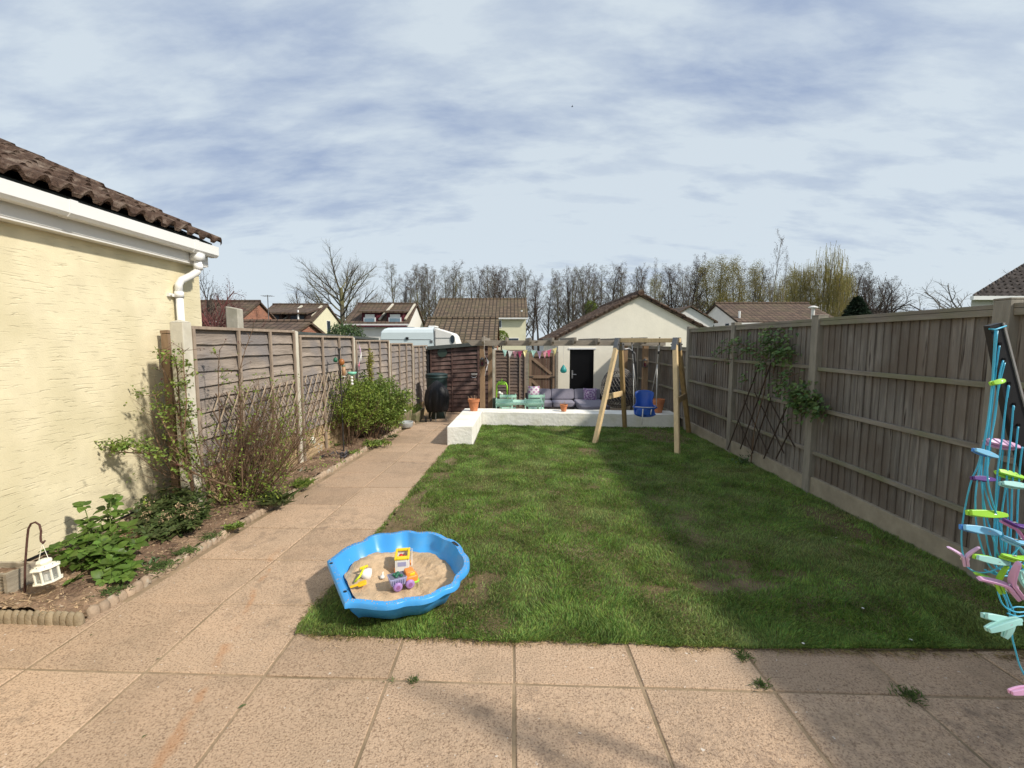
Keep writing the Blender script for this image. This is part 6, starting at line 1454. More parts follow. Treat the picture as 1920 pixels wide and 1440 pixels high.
H1 = [(208, 935, 3.35, 8), (158, 950, 3.3, 7), (228, 965, 3.4, 7), (190, 975, 3.3, 8), (160, 985, 3.25, 7), (240, 990, 3.3, 7), (140, 1010, 3.1, 8), (175, 1010, 3.15, 9), (210, 1000, 3.2, 8), (120, 1025, 3.05, 6), (225, 1025, 3.15, 8), (160, 1035, 3.0, 8), (195, 1040, 3.0, 8), (255, 1020, 3.2, 8), (245, 1045, 3.05, 7), (130, 1055, 2.95, 7), (215, 1060, 2.95, 9), (180, 1065, 2.95, 7), (140, 1090, 2.85, 9), (192, 1085, 2.85, 8), (150, 1108, 2.80, 6), (230, 1085, 2.95, 6), (110, 1040, 3.0, 6), (105, 1030, 3.1, 6), (200, 955, 3.4, 6), (215, 945, 3.4, 5), (180, 1000, 3.3, 7), (205, 1020, 3.2, 7), (150, 1060, 3.1, 7), (170, 1085, 3.0, 6)]
H1 += [(rnd.uniform(125, 250), rnd.uniform(985, 1085), 0, 7) for _ in range(26)]
H1 = [(a, b_, (3.38-(b_-940)*.0036) if Y == 0 else Y, n) for a, b_, Y, n in H1]
hyd('bright green large leaved hydrangea beside the white lantern', H1, (-2.86, 3.05, 0), L=.078, w=.06)
H2 = [(rnd.uniform(255, 395), rnd.uniform(918, 1012), 3.9, 8) for _ in range(150)]
H2 = [(a, b_, 4.0-(b_-920)*.0068, n) for a, b_, Y, n in H2 if b_ < 1030-(a-262)*.45]
hyd('glossy dark leaved low shrub right of the hydrangea', H2, (-2.86, 3.75, 0), 'leafdark', .066, .030, 'glossy_shrub')
m = MB()
for k in range(26):
    q = at(rnd.uniform(270, 370), rnd.uniform(945, 1000), 3.6); q.z = max(q.z, .1)
    for j in range(18): m.leaf(q+rv(.012), rv().normalized(), rnear(Vector((0,0,1)), .6), .014, .010)
m.build('dry_flower_heads', 'straw', bpy.data.objects['glossy_shrub'], recalc=False)

# big green shrub + variegated spire around the feeder
b = Vector((FL(7.7)+.36, 7.7, gz(8))); t = thing('green_shrub', 'large leafy green shrub halfway along the left fence', 'shrub', tuple(b), G)
m = MB(); tips = []; stem_bush(m, b, 44, .96, .60, 2, tips=tips, r=.008, nb=(7, 4), crook=.13, ratio=.42); m.build('stems', 'twig', t, recalc=False)
m = MB()
for q, d in tips:
    if q.x < FL(q.y)+.05: continue
    for j in range(8 if q.z > .15 else 2): m.leaf(q+rv(.035), rnear(d, .8), rnear(Vector((0,0,1)), .5), rnd.uniform(.035, .06), .028)
m.build('leaves', 'leafmid', t, recalc=False)
b = Vector((FL(8.2)+.42, 8.25, gz(8.2))); t = thing('golden_shrub', 'yellow green shrub to the right of the large green shrub', 'shrub', tuple(b), G)
m = MB(); tips = []; stem_bush(m, b, 13, .80, .40, 2, tips=tips, r=.006, nb=(6, 4), crook=.13, ratio=.4); m.build('stems', 'twig', t, recalc=False); m = MB()
for q, d in tips:
    if q.x < FL(q.y)+.05: continue
    for j in range(6): m.leaf(q+rv(.03), rnear(d, .8), rnear(Vector((0,0,1)), .5), .036, .02)
m.build('leaves', 'leafyel', t, recalc=False)
b = Vector((FL(7.0)+.22, 7.05, gz(7))); t = thing('light_shrub', 'loose light green shrub climbing the second trellis beside the feeder pole', 'shrub', tuple(b), G)
m = MB(); tips = []; stem_bush(m, b, 24, 1.1, .42, 2, tips=tips, r=.005, nb=(6, 4), crook=.15, ratio=.4); m.build('stems', 'twig', t, recalc=False); m = MB()
for q, d in tips:
    if q.x < FL(q.y)+.05 or q.z < .35: continue
    for j in range(4): m.leaf(q+rv(.03), rnear(d, .8), rnear(Vector((0,0,1)), .5), .034, .02)
m.build('leaves', 'leafyel', t, recalc=False)
b = Vector((FL(7.75)+.16, 7.75, gz(8))); zt = at(692, 652, 7.75).z; t = thing('variegated_spire', 'upright yellow variegated shoots rising above the green shrub', 'shrub', tuple(b), G)
m = MB(); st = MB(); cx = at(692, 660, 7.75).x
for k in range(5):
    x_ = cx+rnd.uniform(-.04, .04); p1 = Vector((x_, 7.75+rnd.uniform(-.05, .05), zt-rnd.uniform(0, .25))); st.tube([b, Vector((x_, 7.75, .7)), p1], [.008, .006, .003], 5, caps=False)
    for j in range(130):
        z = rnd.uniform(.75, p1.z); a = rnd.uniform(0, 6.28); m.leaf(Vector((x_, p1.y, z))+rv(.012), rnear(Vector((math.cos(a), math.sin(a), .6)), .3), Vector((0,0,1)), .045, .024)
m.build('leaves', 'leafgold', t, recalc=False); st.build('stems', 'twig', t, recalc=False)
# small bedding plants and tufts
def tuftp(nm, label, p, n, L, mat, w=.008, cat='plant', spread=.09, grp='small plants in the left flower bed'):
    m = MB()
    for k in range(n):
        a = rnd.uniform(0, 6.28); d = Vector((math.cos(a)*rnd.uniform(.2, 1.1), math.sin(a)*rnd.uniform(.2, 1.1), 1)); q = Vector(p)+Vector((rnd.gauss(0, spread), rnd.gauss(0, spread), 0)); m.leaf(q, d, Vector((0,0,1)), L*rnd.uniform(.5, 1.2), w*rnd.uniform(.7, 1.3), .5)
    o = m.build(nm, mat, origin=p, recalc=False); tag(o, label, cat, grp); return o
def gpz(px, py, z=.05): q = gp(px, py, z, -.013); return q
for nm, lb, px, py, n, L, mat, w, s in (
 ('grass_tuft', 'grass tuft by the edging nearest the front corner of the bed', 215, 1108, 110, .05, 'tuft', .006, .035), ('grass_tuft', 'spreading grass tuft on the bed edge below the hydrangea', 300, 1065, 170, .05, 'tuft', .006, .05), ('grass_tuft', 'grass tuft on the edging right of the hydrangea', 352, 1035, 130, .05, 'tuft', .006, .04), ('grass_tuft', 'small grass tuft below the glossy shrub', 392, 1008, 90, .05, 'tuft', .006, .04),
 ('strap_leaf_plant', 'long dark strap leaved tuft right of the twiggy shrub', 520, 945, 120, .20, 'leafdark', .011, .06), ('strap_leaf_plant', 'strap leaved clump on the edging beside the path', 565, 912, 110, .12, 'leafmid', .010, .06), ('low_plant', 'low dark green plant at the foot of the second fence post', 555, 888, 150, .08, 'leafdark', .03, .07), ('heuchera', 'dark purple and green leafed plant left of the feeder pole', 622, 858, 220, .08, 'leafpurple', .04, .10),
 ('low_plant', 'small green plant behind the purple plant by the fence', 640, 838, 110, .11, 'leafmid', .025, .05), ('low_plant', 'tiny green seedling clump right of the feeder pole', 664, 849, 60, .05, 'leafmid', .02, .05), ('low_plant', 'low green plant under the large green shrub at the path edge', 705, 833, 170, .10, 'leafmid', .03, .10), ('low_plant', 'trailing green weed beside the path edging near the bowl', 735, 820, 80, .06, 'leafdark', .02, .06),
 ('low_plant', 'green leafy weed between twiggy shrub and edging', 440, 990, 80, .06, 'leafmid', .03, .03), ('low_plant', 'pale weed at the foot of the hydrangea', 262, 1058, 50, .05, 'leafrose', .02, .05)):
    tuftp(nm, lb, gpz(px, py), n, L, mat, w, spread=s)
# weeds in the paving joints
for lb, px, py, n, L, s in (('grass weed in the paving joint in front of the blue sandpit', 775, 1277, 50, .022, .013), ('small weed at the crossing of paving joints below the sandpit', 735, 1276, 18, .014, .009), ('grass weed in the joint near the shade edge of the patio', 1428, 1287, 60, .032, .016), ('leafy weed where the lawn meets the shade edge', 1395, 1232, 70, .035, .025), ('grass weed in the shaded patio joint by the clothes pegs', 1705, 1306, 110, .035, .026), ('tiny weed on the path edge under the green shrub', 738, 816, 20, .04, .02)):
    tuftp('weed', lb, gp(px, py, .0, -.013), n, L, 'tuft', .005, 'weed', s, 'weeds in the paving joints')
# small fallen leaves and chips on the paving
m = MB()
for px, py, L in ((265, 1386, .03), (292, 1238, .025), (170, 1193, .03), (455, 1123, .012), (135, 1348, .012), (445, 1330, .05)):
    q = gp(px, py, .003, -.013); a = rnd.uniform(0, 3.1); m.leaf(q+Vector((0,0,.003)), Vector((math.cos(a), math.sin(a), .05)), Vector((0,0,1)), L, L*.3)
tag(m.build('fallen_leaves', 'leafdark', recalc=False), 'few small dark leaves lying on the sunny paving', 'leaves', kind='stuff')
m = MB()
for k in range(90):
    q = gp(rnd.uniform(1480, 1900), rnd.uniform(1235, 1420), .003, -.013) if k < 45 else gp(rnd.uniform(500, 1400), rnd.uniform(1205, 1440), .003, -.013); a = rnd.uniform(0, 3.1); L = rnd.uniform(.005, .014); m.leaf(q+Vector((0,0,.002)), Vector((math.cos(a), math.sin(a), .1)), Vector((0,0,1)), L, L*.4)
tag(m.build('paving_debris', 'straw', recalc=False), 'pale petals and chips scattered over the patio slabs', 'debris', kind='stuff')
# daisies on the lawn
m = MB()
for px, py in ((1506, 1206), (1618, 1140), (1708, 1199), (1568, 1008)):
    q = gp(px, py, .03, -.013)
    for k in range(12): a = k/12*6.28; m.leaf(q, Vector((math.cos(a), math.sin(a), .2)), Vector((0,0,1)), .009, .004)
tag(m.build('daisies', 'white', recalc=False), 'few tiny white daisies in the shaded grass', 'flowers', kind='stuff')
# white flowers by the shrub and the fallen white basket in the bed
for lb, px, py, Y in (('white flowers low beside the golden shrub and trough', 736, 793, 8.5), ('small white flowers at the foot of the fence left of the purple plant', 600, 842, 6.3)):
    m = MB(); q0 = at(px, py, Y)
    for k in range(9):
        q = q0+rv(.035); q.z = q0.z+rnd.uniform(-.06, .08)
        for j in range(6): a = j/6*6.28; m.leaf(q, Vector((math.cos(a), -.4, math.sin(a))), Vector((0,-1,0)), .013, .011)
    tag(m.build('white_flowers', 'white', origin=q0, recalc=False), lb, 'flowers')

# right hand climber with its leaning trellis canes
X = RF(6)-.07; t = thing('fence_climber', 'green leaved climber on crossed dark canes against the shaded right fence', 'climbing plant', (X, 6.2, -.08))
m = MB(); can = MB(); lf = MB()
def atx(px, py, off=.08):
    r = ray(px, py); Xc = RF(5.8)-off; tt = Xc/r[0]; return Vector((Xc, r[1]*tt, HC+r[2]*tt))
def pxl(*ps): return [atx(a, b) for a, b in ps]
for a, b in (((1364, 843), (1424, 683)), ((1388, 842), (1446, 680)), ((1408, 856), (1445, 745)), ((1432, 860), (1478, 756)), ((1455, 860), (1482, 805))): can.beam(atx(*a), atx(*b), .014, .010)
for a, b in (((1395, 750), (1440, 850)), ((1415, 735), (1470, 850)), ((1440, 745), (1490, 838)), ((1385, 790), (1412, 850))): can.beam(atx(*a, .065), atx(*b, .065), .014, .008)
can.build('lattice_canes', M('dark_cane', (.07, .05, .038), .8, .25, 20), t, recalc=False)
def branch(ps, leafy, r=.008, n=5, spread=.06):
    P_ = pxl(*ps); m.tube(P_, [lerp(r, .003, i/(len(P_)-1)) for i in range(len(P_))], 5, caps=False)
    for i in range(len(P_)-1):
        for j in range(n):
            q = P_[i].lerp(P_[i+1], rnd.random()); e = q+Vector((-abs(rnd.gauss(0, .05)), rnd.gauss(0, spread), rnd.gauss(.02, spread*.8))); m.tube([q, e], [.003, .002], 3, caps=False)
            for k in range(int(leafy[i]*1.15+.5)): lf.leaf(e+rv(.04), rnear(Vector((-.6, rnd.gauss(0, .8), -.1)), .5), rnear(Vector((-.5,0,1)), .4), rnd.uniform(.05, .085), rnd.uniform(.032, .052))
branch([(1408, 868), (1415, 800), (1432, 740), (1438, 690), (1432, 660)], [0, 0, 0, 1, 4])if 0 else branch([(1408, 868), (1415, 800), (1432, 740), (1438, 690), (1432, 660)], [0, 0, 1, 4])
branch([(1450, 700), (1458, 660), (1450, 640), (1442, 622)], [3, 5, 6], n=8); branch([(1432, 672), (1410, 655), (1390, 645), (1365, 648), (1352, 665)], [4, 3, 4, 3], n=7); branch([(1440, 672), (1465, 655), (1480, 660), (1494, 668)], [5, 5, 4], n=8)
branch([(1400, 655), (1380, 672), (1355, 676)], [1, 1], n=5); branch([(1458, 740), (1468, 715), (1482, 705), (1498, 700)], [3, 3, 2], n=6); branch([(1470, 735), (1490, 740), (1515, 755), (1535, 765), (1552, 770)], [4, 6, 7, 4], n=9)
branch([(1500, 745), (1515, 735), (1530, 750)], [5, 5], n=8); branch([(1462, 648), (1474, 632), (1470, 625)], [3, 3], n=5); branch([(1402, 712), (1395, 718)], [3], n=5, spread=.03); branch([(1500, 770), (1510, 775), (1530, 778)], [4, 4], n=6)
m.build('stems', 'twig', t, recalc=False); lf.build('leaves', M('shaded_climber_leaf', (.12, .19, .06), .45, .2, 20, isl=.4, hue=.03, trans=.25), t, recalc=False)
m = MB(); lf = MB(); b = Vector((RF(6.2)-.16, 6.15, gz(6)))
for k in range(60): lf.leaf(b+rv(.05)+Vector((0,0,.05)), rnear(Vector((0,0,1)), .9), Vector((0,0,1)), .05, .03)
tag(lf.build('low_plant', 'leafrose', origin=b, recalc=False), 'small low plant at the foot of the right fence climber', 'plant')

# ============================================================ lantern on its crook, planter, slate
hb = gp(42, 1128, .04, -.013); t = thing('shepherd_hook', 'rusty shepherd crook stuck in the bed at the lower left', 'hook', tuple(hb)); Yk = hb.y
m = MB(); P_ = [hb-Vector((0,0,.12))]+[at(x, y, Yk) for x, y in ((47, 1060), (51, 1010), (53, 992), (58, 982), (66, 979), (74, 984), (77, 996), (76, 1008), (77, 1015), (81, 1018.5), (84, 1014))]
m.tube(P_, .0058, 8); m.build('crook', 'rust', t, smooth=True)
lc = at(86, 1068, Yk-.02)
def lantern(label, c, s, tilt=0, hangp=None, name='white_lantern', grp='white metal lanterns'):
    t = thing(name, label, 'lantern', tuple(c), grp); mt = Matrix.Rotation(tilt, 3, 'Y'); n = 8
    def L8(prof): 
        q = MB(); q.lathe([(r*s, z*s) for r, z in prof], n, c, mt @ Matrix.Rotation(R(22.5), 3, 'Z')); return q
    L8([(.55, -.62), (.60, -.60), (.60, -.55), (.50, -.53)]).build('base', 'lant', t)
    m = MB()
    for k in range(n):
        a = R(22.5)+k*math.pi/4; p0 = c+mt @ Vector((.47*s*math.cos(a), .47*s*math.sin(a), -.54*s)); p1 = c+mt @ Vector((.47*s*math.cos(a), .47*s*math.sin(a), .12*s)); m.beam(p0, p1, .075*s, .05*s)
    m.build('frame', 'lant', t)
    L8([(.60, .12), (.60, .15), (.50, .22), (.32, .30), (.30, .31)]).build('roof', 'lant', t)
    L8([(.24, .31), (.28, .34), (.33, .44), (.30, .52), (.16, .58), (.02, .59)]).build('cap', 'lant', t)
    m = MB()
    for k in range(8):
        a = k*math.pi/4; m.ball(c+mt @ Vector((.42*s*math.cos(a), .42*s*math.sin(a), .265*s)), .022*s, 4)
    m.build('vent_holes', 'dark', t)
    L8([(.445, -.53), (.445, .12)]).build('glass', 'lantg', t)
    m = MB(); m.lathe([(.15*s, -.52*s), (.15*s, -.2*s), (.02*s, -.19*s)], 12, c, mt); m.build('candle', 'wht', t)
    m = MB(); hp_ = hangp or c+Vector((0, 0, .95*s)); m.tube([c+mt @ Vector((-.28*s, 0, .45*s)), hp_, c+mt @ Vector((.28*s, 0, .45*s))], .0018 if s > .07 else .0025, 4); m.build('handle', 'lant', t); return t
lantern('white octagonal lantern hanging from the rusty crook beside the hydrangea', lc, .120, R(-7), at(79, 1019, Yk))
lantern('white lantern hanging low on the tan fence boards by the second post', at(586.5, 825, 6.12), .066, 0)
# fallen white wire lantern in the shrub
c = at(490, 892, 4.95); t = thing('white_slatted_lantern', 'small white slatted box half hidden in the twiggy shrub', 'garden ornament', tuple(c)); m = MB()
for k in range(5): m.beam(c+Vector((-.05+k*.022, -.02, .03+.003*k)), c+Vector((-.02+k*.022, .03, .055)), .012, .006)
m.build('slats', 'white', t); m = MB(); m.box((c.x-.04, c.y-.02, c.z-.06), (c.x+.045, c.y+.03, c.z+.02)); m.build('box', 'conc', t)
# planter box
t = thing('wooden_planter', 'weathered wooden planter box at the lower left edge of the photo', 'planter', (-3.2, 2.72, -.03)); m = MB(); zt = at(15, 1073, 2.72).z; xr = at(22, 1110, 2.72).x; zb = -.04
for i in range(11): z0 = lerp(zb, zt, i/11); m.box((xr-.5, 2.70, z0), (xr, 2.72, z0+(zt-zb)/11-.004))
m.build('front_board', 'planter', t); m = MB(); m.box((xr+.001, 2.68, zb), (xr+.022, 2.74, zt+.006)); m.box((xr+.001, 2.74, zb), (xr+.018, 2.86, zt)); m.box((xr-.5, 2.84, zb), (xr, 2.86, zt)); m.build('corner_post', 'planter', t); m = MB(); m.box((xr-.5, 2.725, zb), (xr-.002, 2.835, zt-.03)); m.build('compost', 'soil', t)
q = gp(112, 1134, .045, -.013); m = MB(); m.hexa([q+Vector(v) for v in ((-.07, .02, 0), (.05, -.03, .0), (.065, -.01, .0), (-.05, .045, 0), (-.07, .02, .016), (.05, -.03, .012), (.065, -.01, .016), (-.05, .045, .02))]); tag(m.build('slate_piece', 'slate', origin=q), 'broken piece of grey slate lying on the soil near the edging', 'slate')

# ============================================================ bird feeding station
fb = gpz(645, 852, .03); Yf = 6.75; fb = Vector((at(645, 850, Yf).x, Yf, gz(Yf))); t = thing('feeder_pole', 'black bird feeder pole with arms in front of the second trellis', 'feeder pole', tuple(fb)); m = MB(); ptop = at(636, 655, Yf)
m.tube([fb, ptop], .011, 8); m.ball(ptop, .02, 5)
arms = [at(628, 672, Yf), at(642, 668, Yf), at(662, 680, Yf)]
m.tube([ptop-Vector((0,0,.04)), ptop+Vector((-.03, 0, .03)), ptop+Vector((-.06, 0, .0))], .005, 6); m.tube([ptop-Vector((0,0,.04)), ptop+Vector((.03, 0, .04)), ptop+Vector((.055, 0, .01))], .005, 6); m.tube([fb.lerp(ptop, .72), at(652, 702, Yf), at(660, 700, Yf), at(662, 698, Yf)], .005, 6); m.build('pole', 'blackm', t)
c = at(629, 675, Yf); t = thing('ball_feeder', 'small dark green egg shaped feeder hanging left of the pole', 'bird feeder', tuple(c), 'feeders on the black pole'); m = MB(); m.lathe([(.008, -.035), (.026, -.028), (.033, -.005), (.026, .02), (.008, .04)], 14, c); m.build('body', 'greenm', t, smooth=True); m = MB(); m.tube([c+Vector((0,0,.04)), ptop+Vector((-.055, 0, .0))], .002, 4); m.build('wire', 'blackm', t)
c = at(640.5, 679, Yf-.03); t = thing('copper_feeder', 'round copper coloured fruit feeder hanging in front of the pole', 'bird feeder', tuple(c), 'feeders on the black pole'); m = MB(); m.ball(c, .042, 8, (1, 1, 1.25)); m.build('body', 'copper', t, smooth=True); m = MB(); m.tube([c+Vector((0,0,.05)), ptop+Vector((.045, 0, .01))], .002, 4); m.build('wire', 'blackm', t)
c = at(644.5, 696, Yf-.02); t = thing('seed_feeder', 'tube feeder filled with seed hanging below the copper feeder', 'bird feeder', tuple(c), 'feeders on the black pole'); m = MB(); m.lathe([(.026, -.07), (.028, .07)], 14, c); m.build('seed_tube', 'seed', t, smooth=True); m = MB(); m.lathe([(.035, -.082), (.036, -.070), (.02, -.069)], 14, c); m.build('tray', 'wht', t); m = MB(); m.lathe([(.03, .071), (.02, .085)], 14, c); m.build('cap', 'greenm', t)
c = at(660, 700, Yf); t = thing('hanging_dish', 'green wire hanging dish with white balls dangling beneath it', 'bird feeder', tuple(c), 'feeders on the black pole'); m = MB(); m.lathe([(.02, -.03), (.06, -.01), (.068, .02), (.06, .02), (.05, .0), (.01, -.015)], 16, c); m.build('dish', 'minty', t, smooth=True)
m = MB()
for k in range(3): m.ball(c+Vector((.002*k, -.02, -.06-.048*k)), .021, 7)
m.build('balls', 'wht', t, smooth=True); m = MB(); m.tube([c+Vector((-.06, 0, .02)), c+Vector((0, 0, .15)), c+Vector((.06, 0, .02))], .002, 4); m.tube([c+Vector((0,-.02,-.02)), c+Vector((.004,-.02,-.17))], .002, 4); m.build('wire', 'blackm', t)
c = at(1, 1, 1)
p = at(758.5, 771, 9.6); t = thing('ornament_stake', 'small white mushroom shaped ornament beside the golden shrub', 'garden ornament', tuple(p)); m = MB(); m.tube([p, p-Vector((0,0,.22))], .012, 6); m.build('stalk', 'wht', t); m = MB(); m.lathe([(.045, -.01), (.04, .015), (.012, .03), (.008, .06)], 12, p); m.build('cap', 'wht', t, smooth=True)

# ============================================================ blue shell sandpit
zr_ = .205
rimpx = [(613, 1051), (628, 1040), (645, 1027), (664, 1018), (678, 1014), (692, 1004), (712, 999), (733, 998.5), (742, 997), (754, 994.5), (770, 994), (784, 997), (801, 996), (815, 997.5), (829, 1002.5), (838, 1008), (850, 1011.5), (862, 1020), (868, 1029), (870, 1034), (878, 1043), (880.5, 1053), (879, 1063), (872, 1073), (864, 1080), (861, 1090), (852, 1099), (835, 1105), (822, 1113), (810, 1119), (791, 1124), (772, 1125.5), (758, 1127), (745, 1131), (725, 1134), (700, 1133), (675, 1130), (658, 1129.5), (646, 1131)]
rim = [gp(x, y, zr_-.013*2.9, 0) for x, y in rimpx]
lob = [math.hypot(p.x, p.y) for p in rim]
pc = sum(rim, Vector())/len(rim); cen = Vector((pc.x-.02, pc.y, 0)); g0 = gz(cen.y)
t = thing('shell_sandpit', 'bright blue plastic shell shaped sandpit on the grass beside the path', 'sandpit', (cen.x, cen.y, g0))
# smooth the outline
def catm(P, k=4):
    n = len(P); out_ = []
    for i in range(n):
        if i == n-1:
            for j in range(12): out_.append(P[-1].lerp(P[0], j/12))
            continue
        p1, p2 = P[i], P[i+1]; p0 = P[i-1] if i > 0 else p1; p3 = P[i+2] if i+2 < n else p2
        for j in range(k):
            u = j/k; out_.append(.5*((2*p1)+(-p0+p2)*u+(2*p0-5*p1+4*p2-p3)*u*u+(-p0+3*p1-3*p2+p3)*u**3))
    return out_
R_ = catm(rim); n = len(R_)
def inset(P, d):
    n = len(P); o_ = []
    for i in range(n):
        tg = (P[(i+1) % n]-P[i-1]); tg.z = 0; tg.normalize(); nn = Vector((tg.y, -tg.x, 0)); 
        if (cen-P[i]).dot(nn) < 0: nn = -nn
        o_.append(P[i]+nn*d)
    return o_
zt = R_[0].z
in1 = inset(R_, .040)
for _ in range(2): in1 = [(in1[i-1]+in1[i]*2+in1[(i+1) % n])/4 for i in range(n)]
def lvl_(P, f_, z, soft=0):
    return [Vector((cen.x+(p.x-cen.x)*f_, cen.y+(p.y-cen.y)*f_, z)) for p in P]
rings = [lvl_(in1, .55, g0+.02), lvl_(in1, .845, g0+.062), lvl_(in1, .955, g0+.12), lvl_(in1, 1.0, zt-.008), lvl_(in1, 1.008, zt), lvl_(R_, .988, zt), lvl_(R_, 1.0, zt-.006), lvl_(R_, 1.0, zt-.034), lvl_(R_, .985, zt-.034), lvl_(in1, 1.015, zt-.030), lvl_(in1, .975, g0+.13), lvl_(in1, .865, g0+.055), lvl_(in1, .62, g0+.004)]
vs = [p for r in rings for p in r]; fs = [(k*n+i, k*n+(i+1) % n, (k+1)*n+(i+1) % n, (k+1)*n+i) for k in range(len(rings)-1) for i in range(n)]
k = len(rings)-1; fs += [tuple(k*n+i for i in range(n)), tuple(i for i in reversed(range(n)))]
m = MB(); m.add(vs, fs); pit = m.build('tub', 'pit', t, smooth=True)
es = pit.modifiers.new('es', 'EDGE_SPLIT'); es.split_angle = R(50)
# moulded holes and finger grip
for x, y in ((621, 1056), (647, 1109)):
    q = gp(x, y, zt+.001); m = MB(); m.lathe([(.011, -.004), (.011, .001)], 14, q); m.build('drain_hole', 'dark', t)
m = MB(); qs = [gp(a, b_, zt+.0015) for a, b_ in ((846, 1016), (852, 1015), (857, 1019), (861, 1023), (857, 1024), (850, 1020))]; m.add(qs, [tuple(range(6))]); m.build('finger_grip', 'dark', t, recalc=False)
# sand
m = MB(); rr_ = 26; vs = [(cen.x, cen.y, g0+.10)]; fs = []
for k in range(1, rr_+1):
    f_ = k/rr_*.872
    for i in range(n):
        x, y = cen.x+(in1[i].x-cen.x)*f_, cen.y+(in1[i].y-cen.y)*f_
        hgt = .088+.06*math.exp(-((x+.99)/.16)**2-((y-3.05)/.16)**2)-.035*math.exp(-((x+.72)/.10)**2-((y-3.02)/.12)**2)+.02*mnoise.noise(Vector((x*8, y*8, 0)))+.010*mnoise.noise(Vector((x*22, y*22, 3)))+.006*mnoise.noise(Vector((x*60, y*60, 3)))+.02*math.exp(-((x+.95)/.2)**2-((y-2.62)/.08)**2)
        hgt = max(.072, hgt-.03*max(0, (f_-.85)/.1)*(1 if x > -.7 else 0))
        vs.append((x, y, g0+hgt))
for i in range(n): fs.append((0, 1+i, 1+(i+1) % n))
for k in range(rr_-1):
    for i in range(n): a = 1+k*n+i; b_ = 1+k*n+(i+1) % n; fs.append((a, a+n, b_+n, b_))
m.add(vs, fs); tag(m.build('sand', 'sand', smooth=True, recalc=False), 'golden play sand heaped inside the blue sandpit', 'sand', kind='stuff')
zs0 = g0+.105
def sp(px, py, dz=0): return gp(px, py, zs0+dz)
# spilt sand on the rim and the ground
m = MB()
for k in range(520):
    q = R_[rnd.randrange(n)].lerp(in1[rnd.randrange(n)], 0); i_ = rnd.randrange(n)
    if rnd.random() < .55: q = R_[i_].lerp(in1[i_], rnd.uniform(.15, .95)); z = zt+.0005
    else: d_ = (R_[i_]-cen); d_.z = 0; q = cen+d_*rnd.uniform(1.02, 1.3); z = gz(q.y)+(.004 if q.x < -1.25 else .02)
    s_ = rnd.uniform(.0012, .004); m.add([(q.x-s_, q.y-s_, z), (q.x+s_, q.y-s_, z), (q.x, q.y+s_, z), (q.x, q.y, z+s_)], [(0,1,3),(1,2,3),(2,0,3)])
tag(m.build('spilt_sand', 'sand', recalc=False), 'grains of sand spilt on the sandpit rim and around it', 'sand', kind='stuff')
# toy tipper truck
tc_ = sp(757, 1088, .035); t = thing('toy_tipper_truck', 'toy tipper truck with lilac bed, orange cab and purple wheels', 'toy truck', tuple(tc_)); ang = R(28); ca, sa = math.cos(ang), math.sin(ang)
def T(x, y, z): return tc_+Vector((x*ca-y*sa, x*sa+y*ca, z))
def tbox(m, x0, x1, y0, y1, z0, z1, tp=0, tx=0): m.hexa([T(x0, y0, z0), T(x1, y0, z0), T(x1, y1, z0), T(x0, y1, z0), T(x0-tx, y0-tp, z1), T(x1+tx, y0-tp, z1), T(x1+tx, y1+tp, z1), T(x0-tx, y1+tp, z1)])
m = MB(); tbox(m, -.085, .0, -.034, .034, -.008, .042, .012, .012)
for k in range(6): tbox(m, -.08+k*.014, -.076+k*.014, -.041-.003, -.038, .0, .036, .008)
tip = m.build('tipper_bed', 'lilac', t, bevel=.002)
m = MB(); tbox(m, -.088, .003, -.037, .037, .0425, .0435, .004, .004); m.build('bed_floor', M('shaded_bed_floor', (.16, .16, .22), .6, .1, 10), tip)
m = MB()
for k in range(9): m.ball(T(rnd.uniform(-.06, -.015), rnd.uniform(-.022, .022), .048), .011, 5)
m.build('green_load', 'greenm', t, smooth=True)
m = MB(); cushion(m, T(.045, 0, .012), (.042, .040, .024), Matrix.Rotation(ang, 3, 'Z')); cushion(m, T(.036, 0, .040), (.030, .034, .026), Matrix.Rotation(ang, 3, 'Z')); m.build('cab', 'orange', t, smooth=True)
m = MB(); cushion(m, T(.047, 0, .044), (.020, .0355, .013), Matrix.Rotation(ang, 3, 'Z')); m.build('windscreen', 'yellow', t, smooth=True)
m = MB(); cushion(m, T(.05, 0, -.010), (.046, .043, .008), Matrix.Rotation(ang, 3, 'Z')); m.build('bumper', 'peglime', t, smooth=True)
for x in (-.048, .030):
    for s in (-1, 1):
        m = MB(); rt = Matrix.Rotation(ang, 3, 'Z') @ Matrix.Rotation(R(90), 3, 'X'); m.lathe([(.014, -.014), (.026, -.012), (.029, -.006), (.029, .006), (.026, .012), (.014, .014)], 20, T(x, s*.040, -.012), rt); w_ = m.build('wheel', 'mauve', t, smooth=True)
        m = MB(); m.lathe([(.013, -.0155), (.013, .0155)], 16, T(x, s*.040, -.012), rt); m.build('hub', M('hub%d%d' % (x*100, s), (.30, .12, .28), .5, .1, 10), w_)
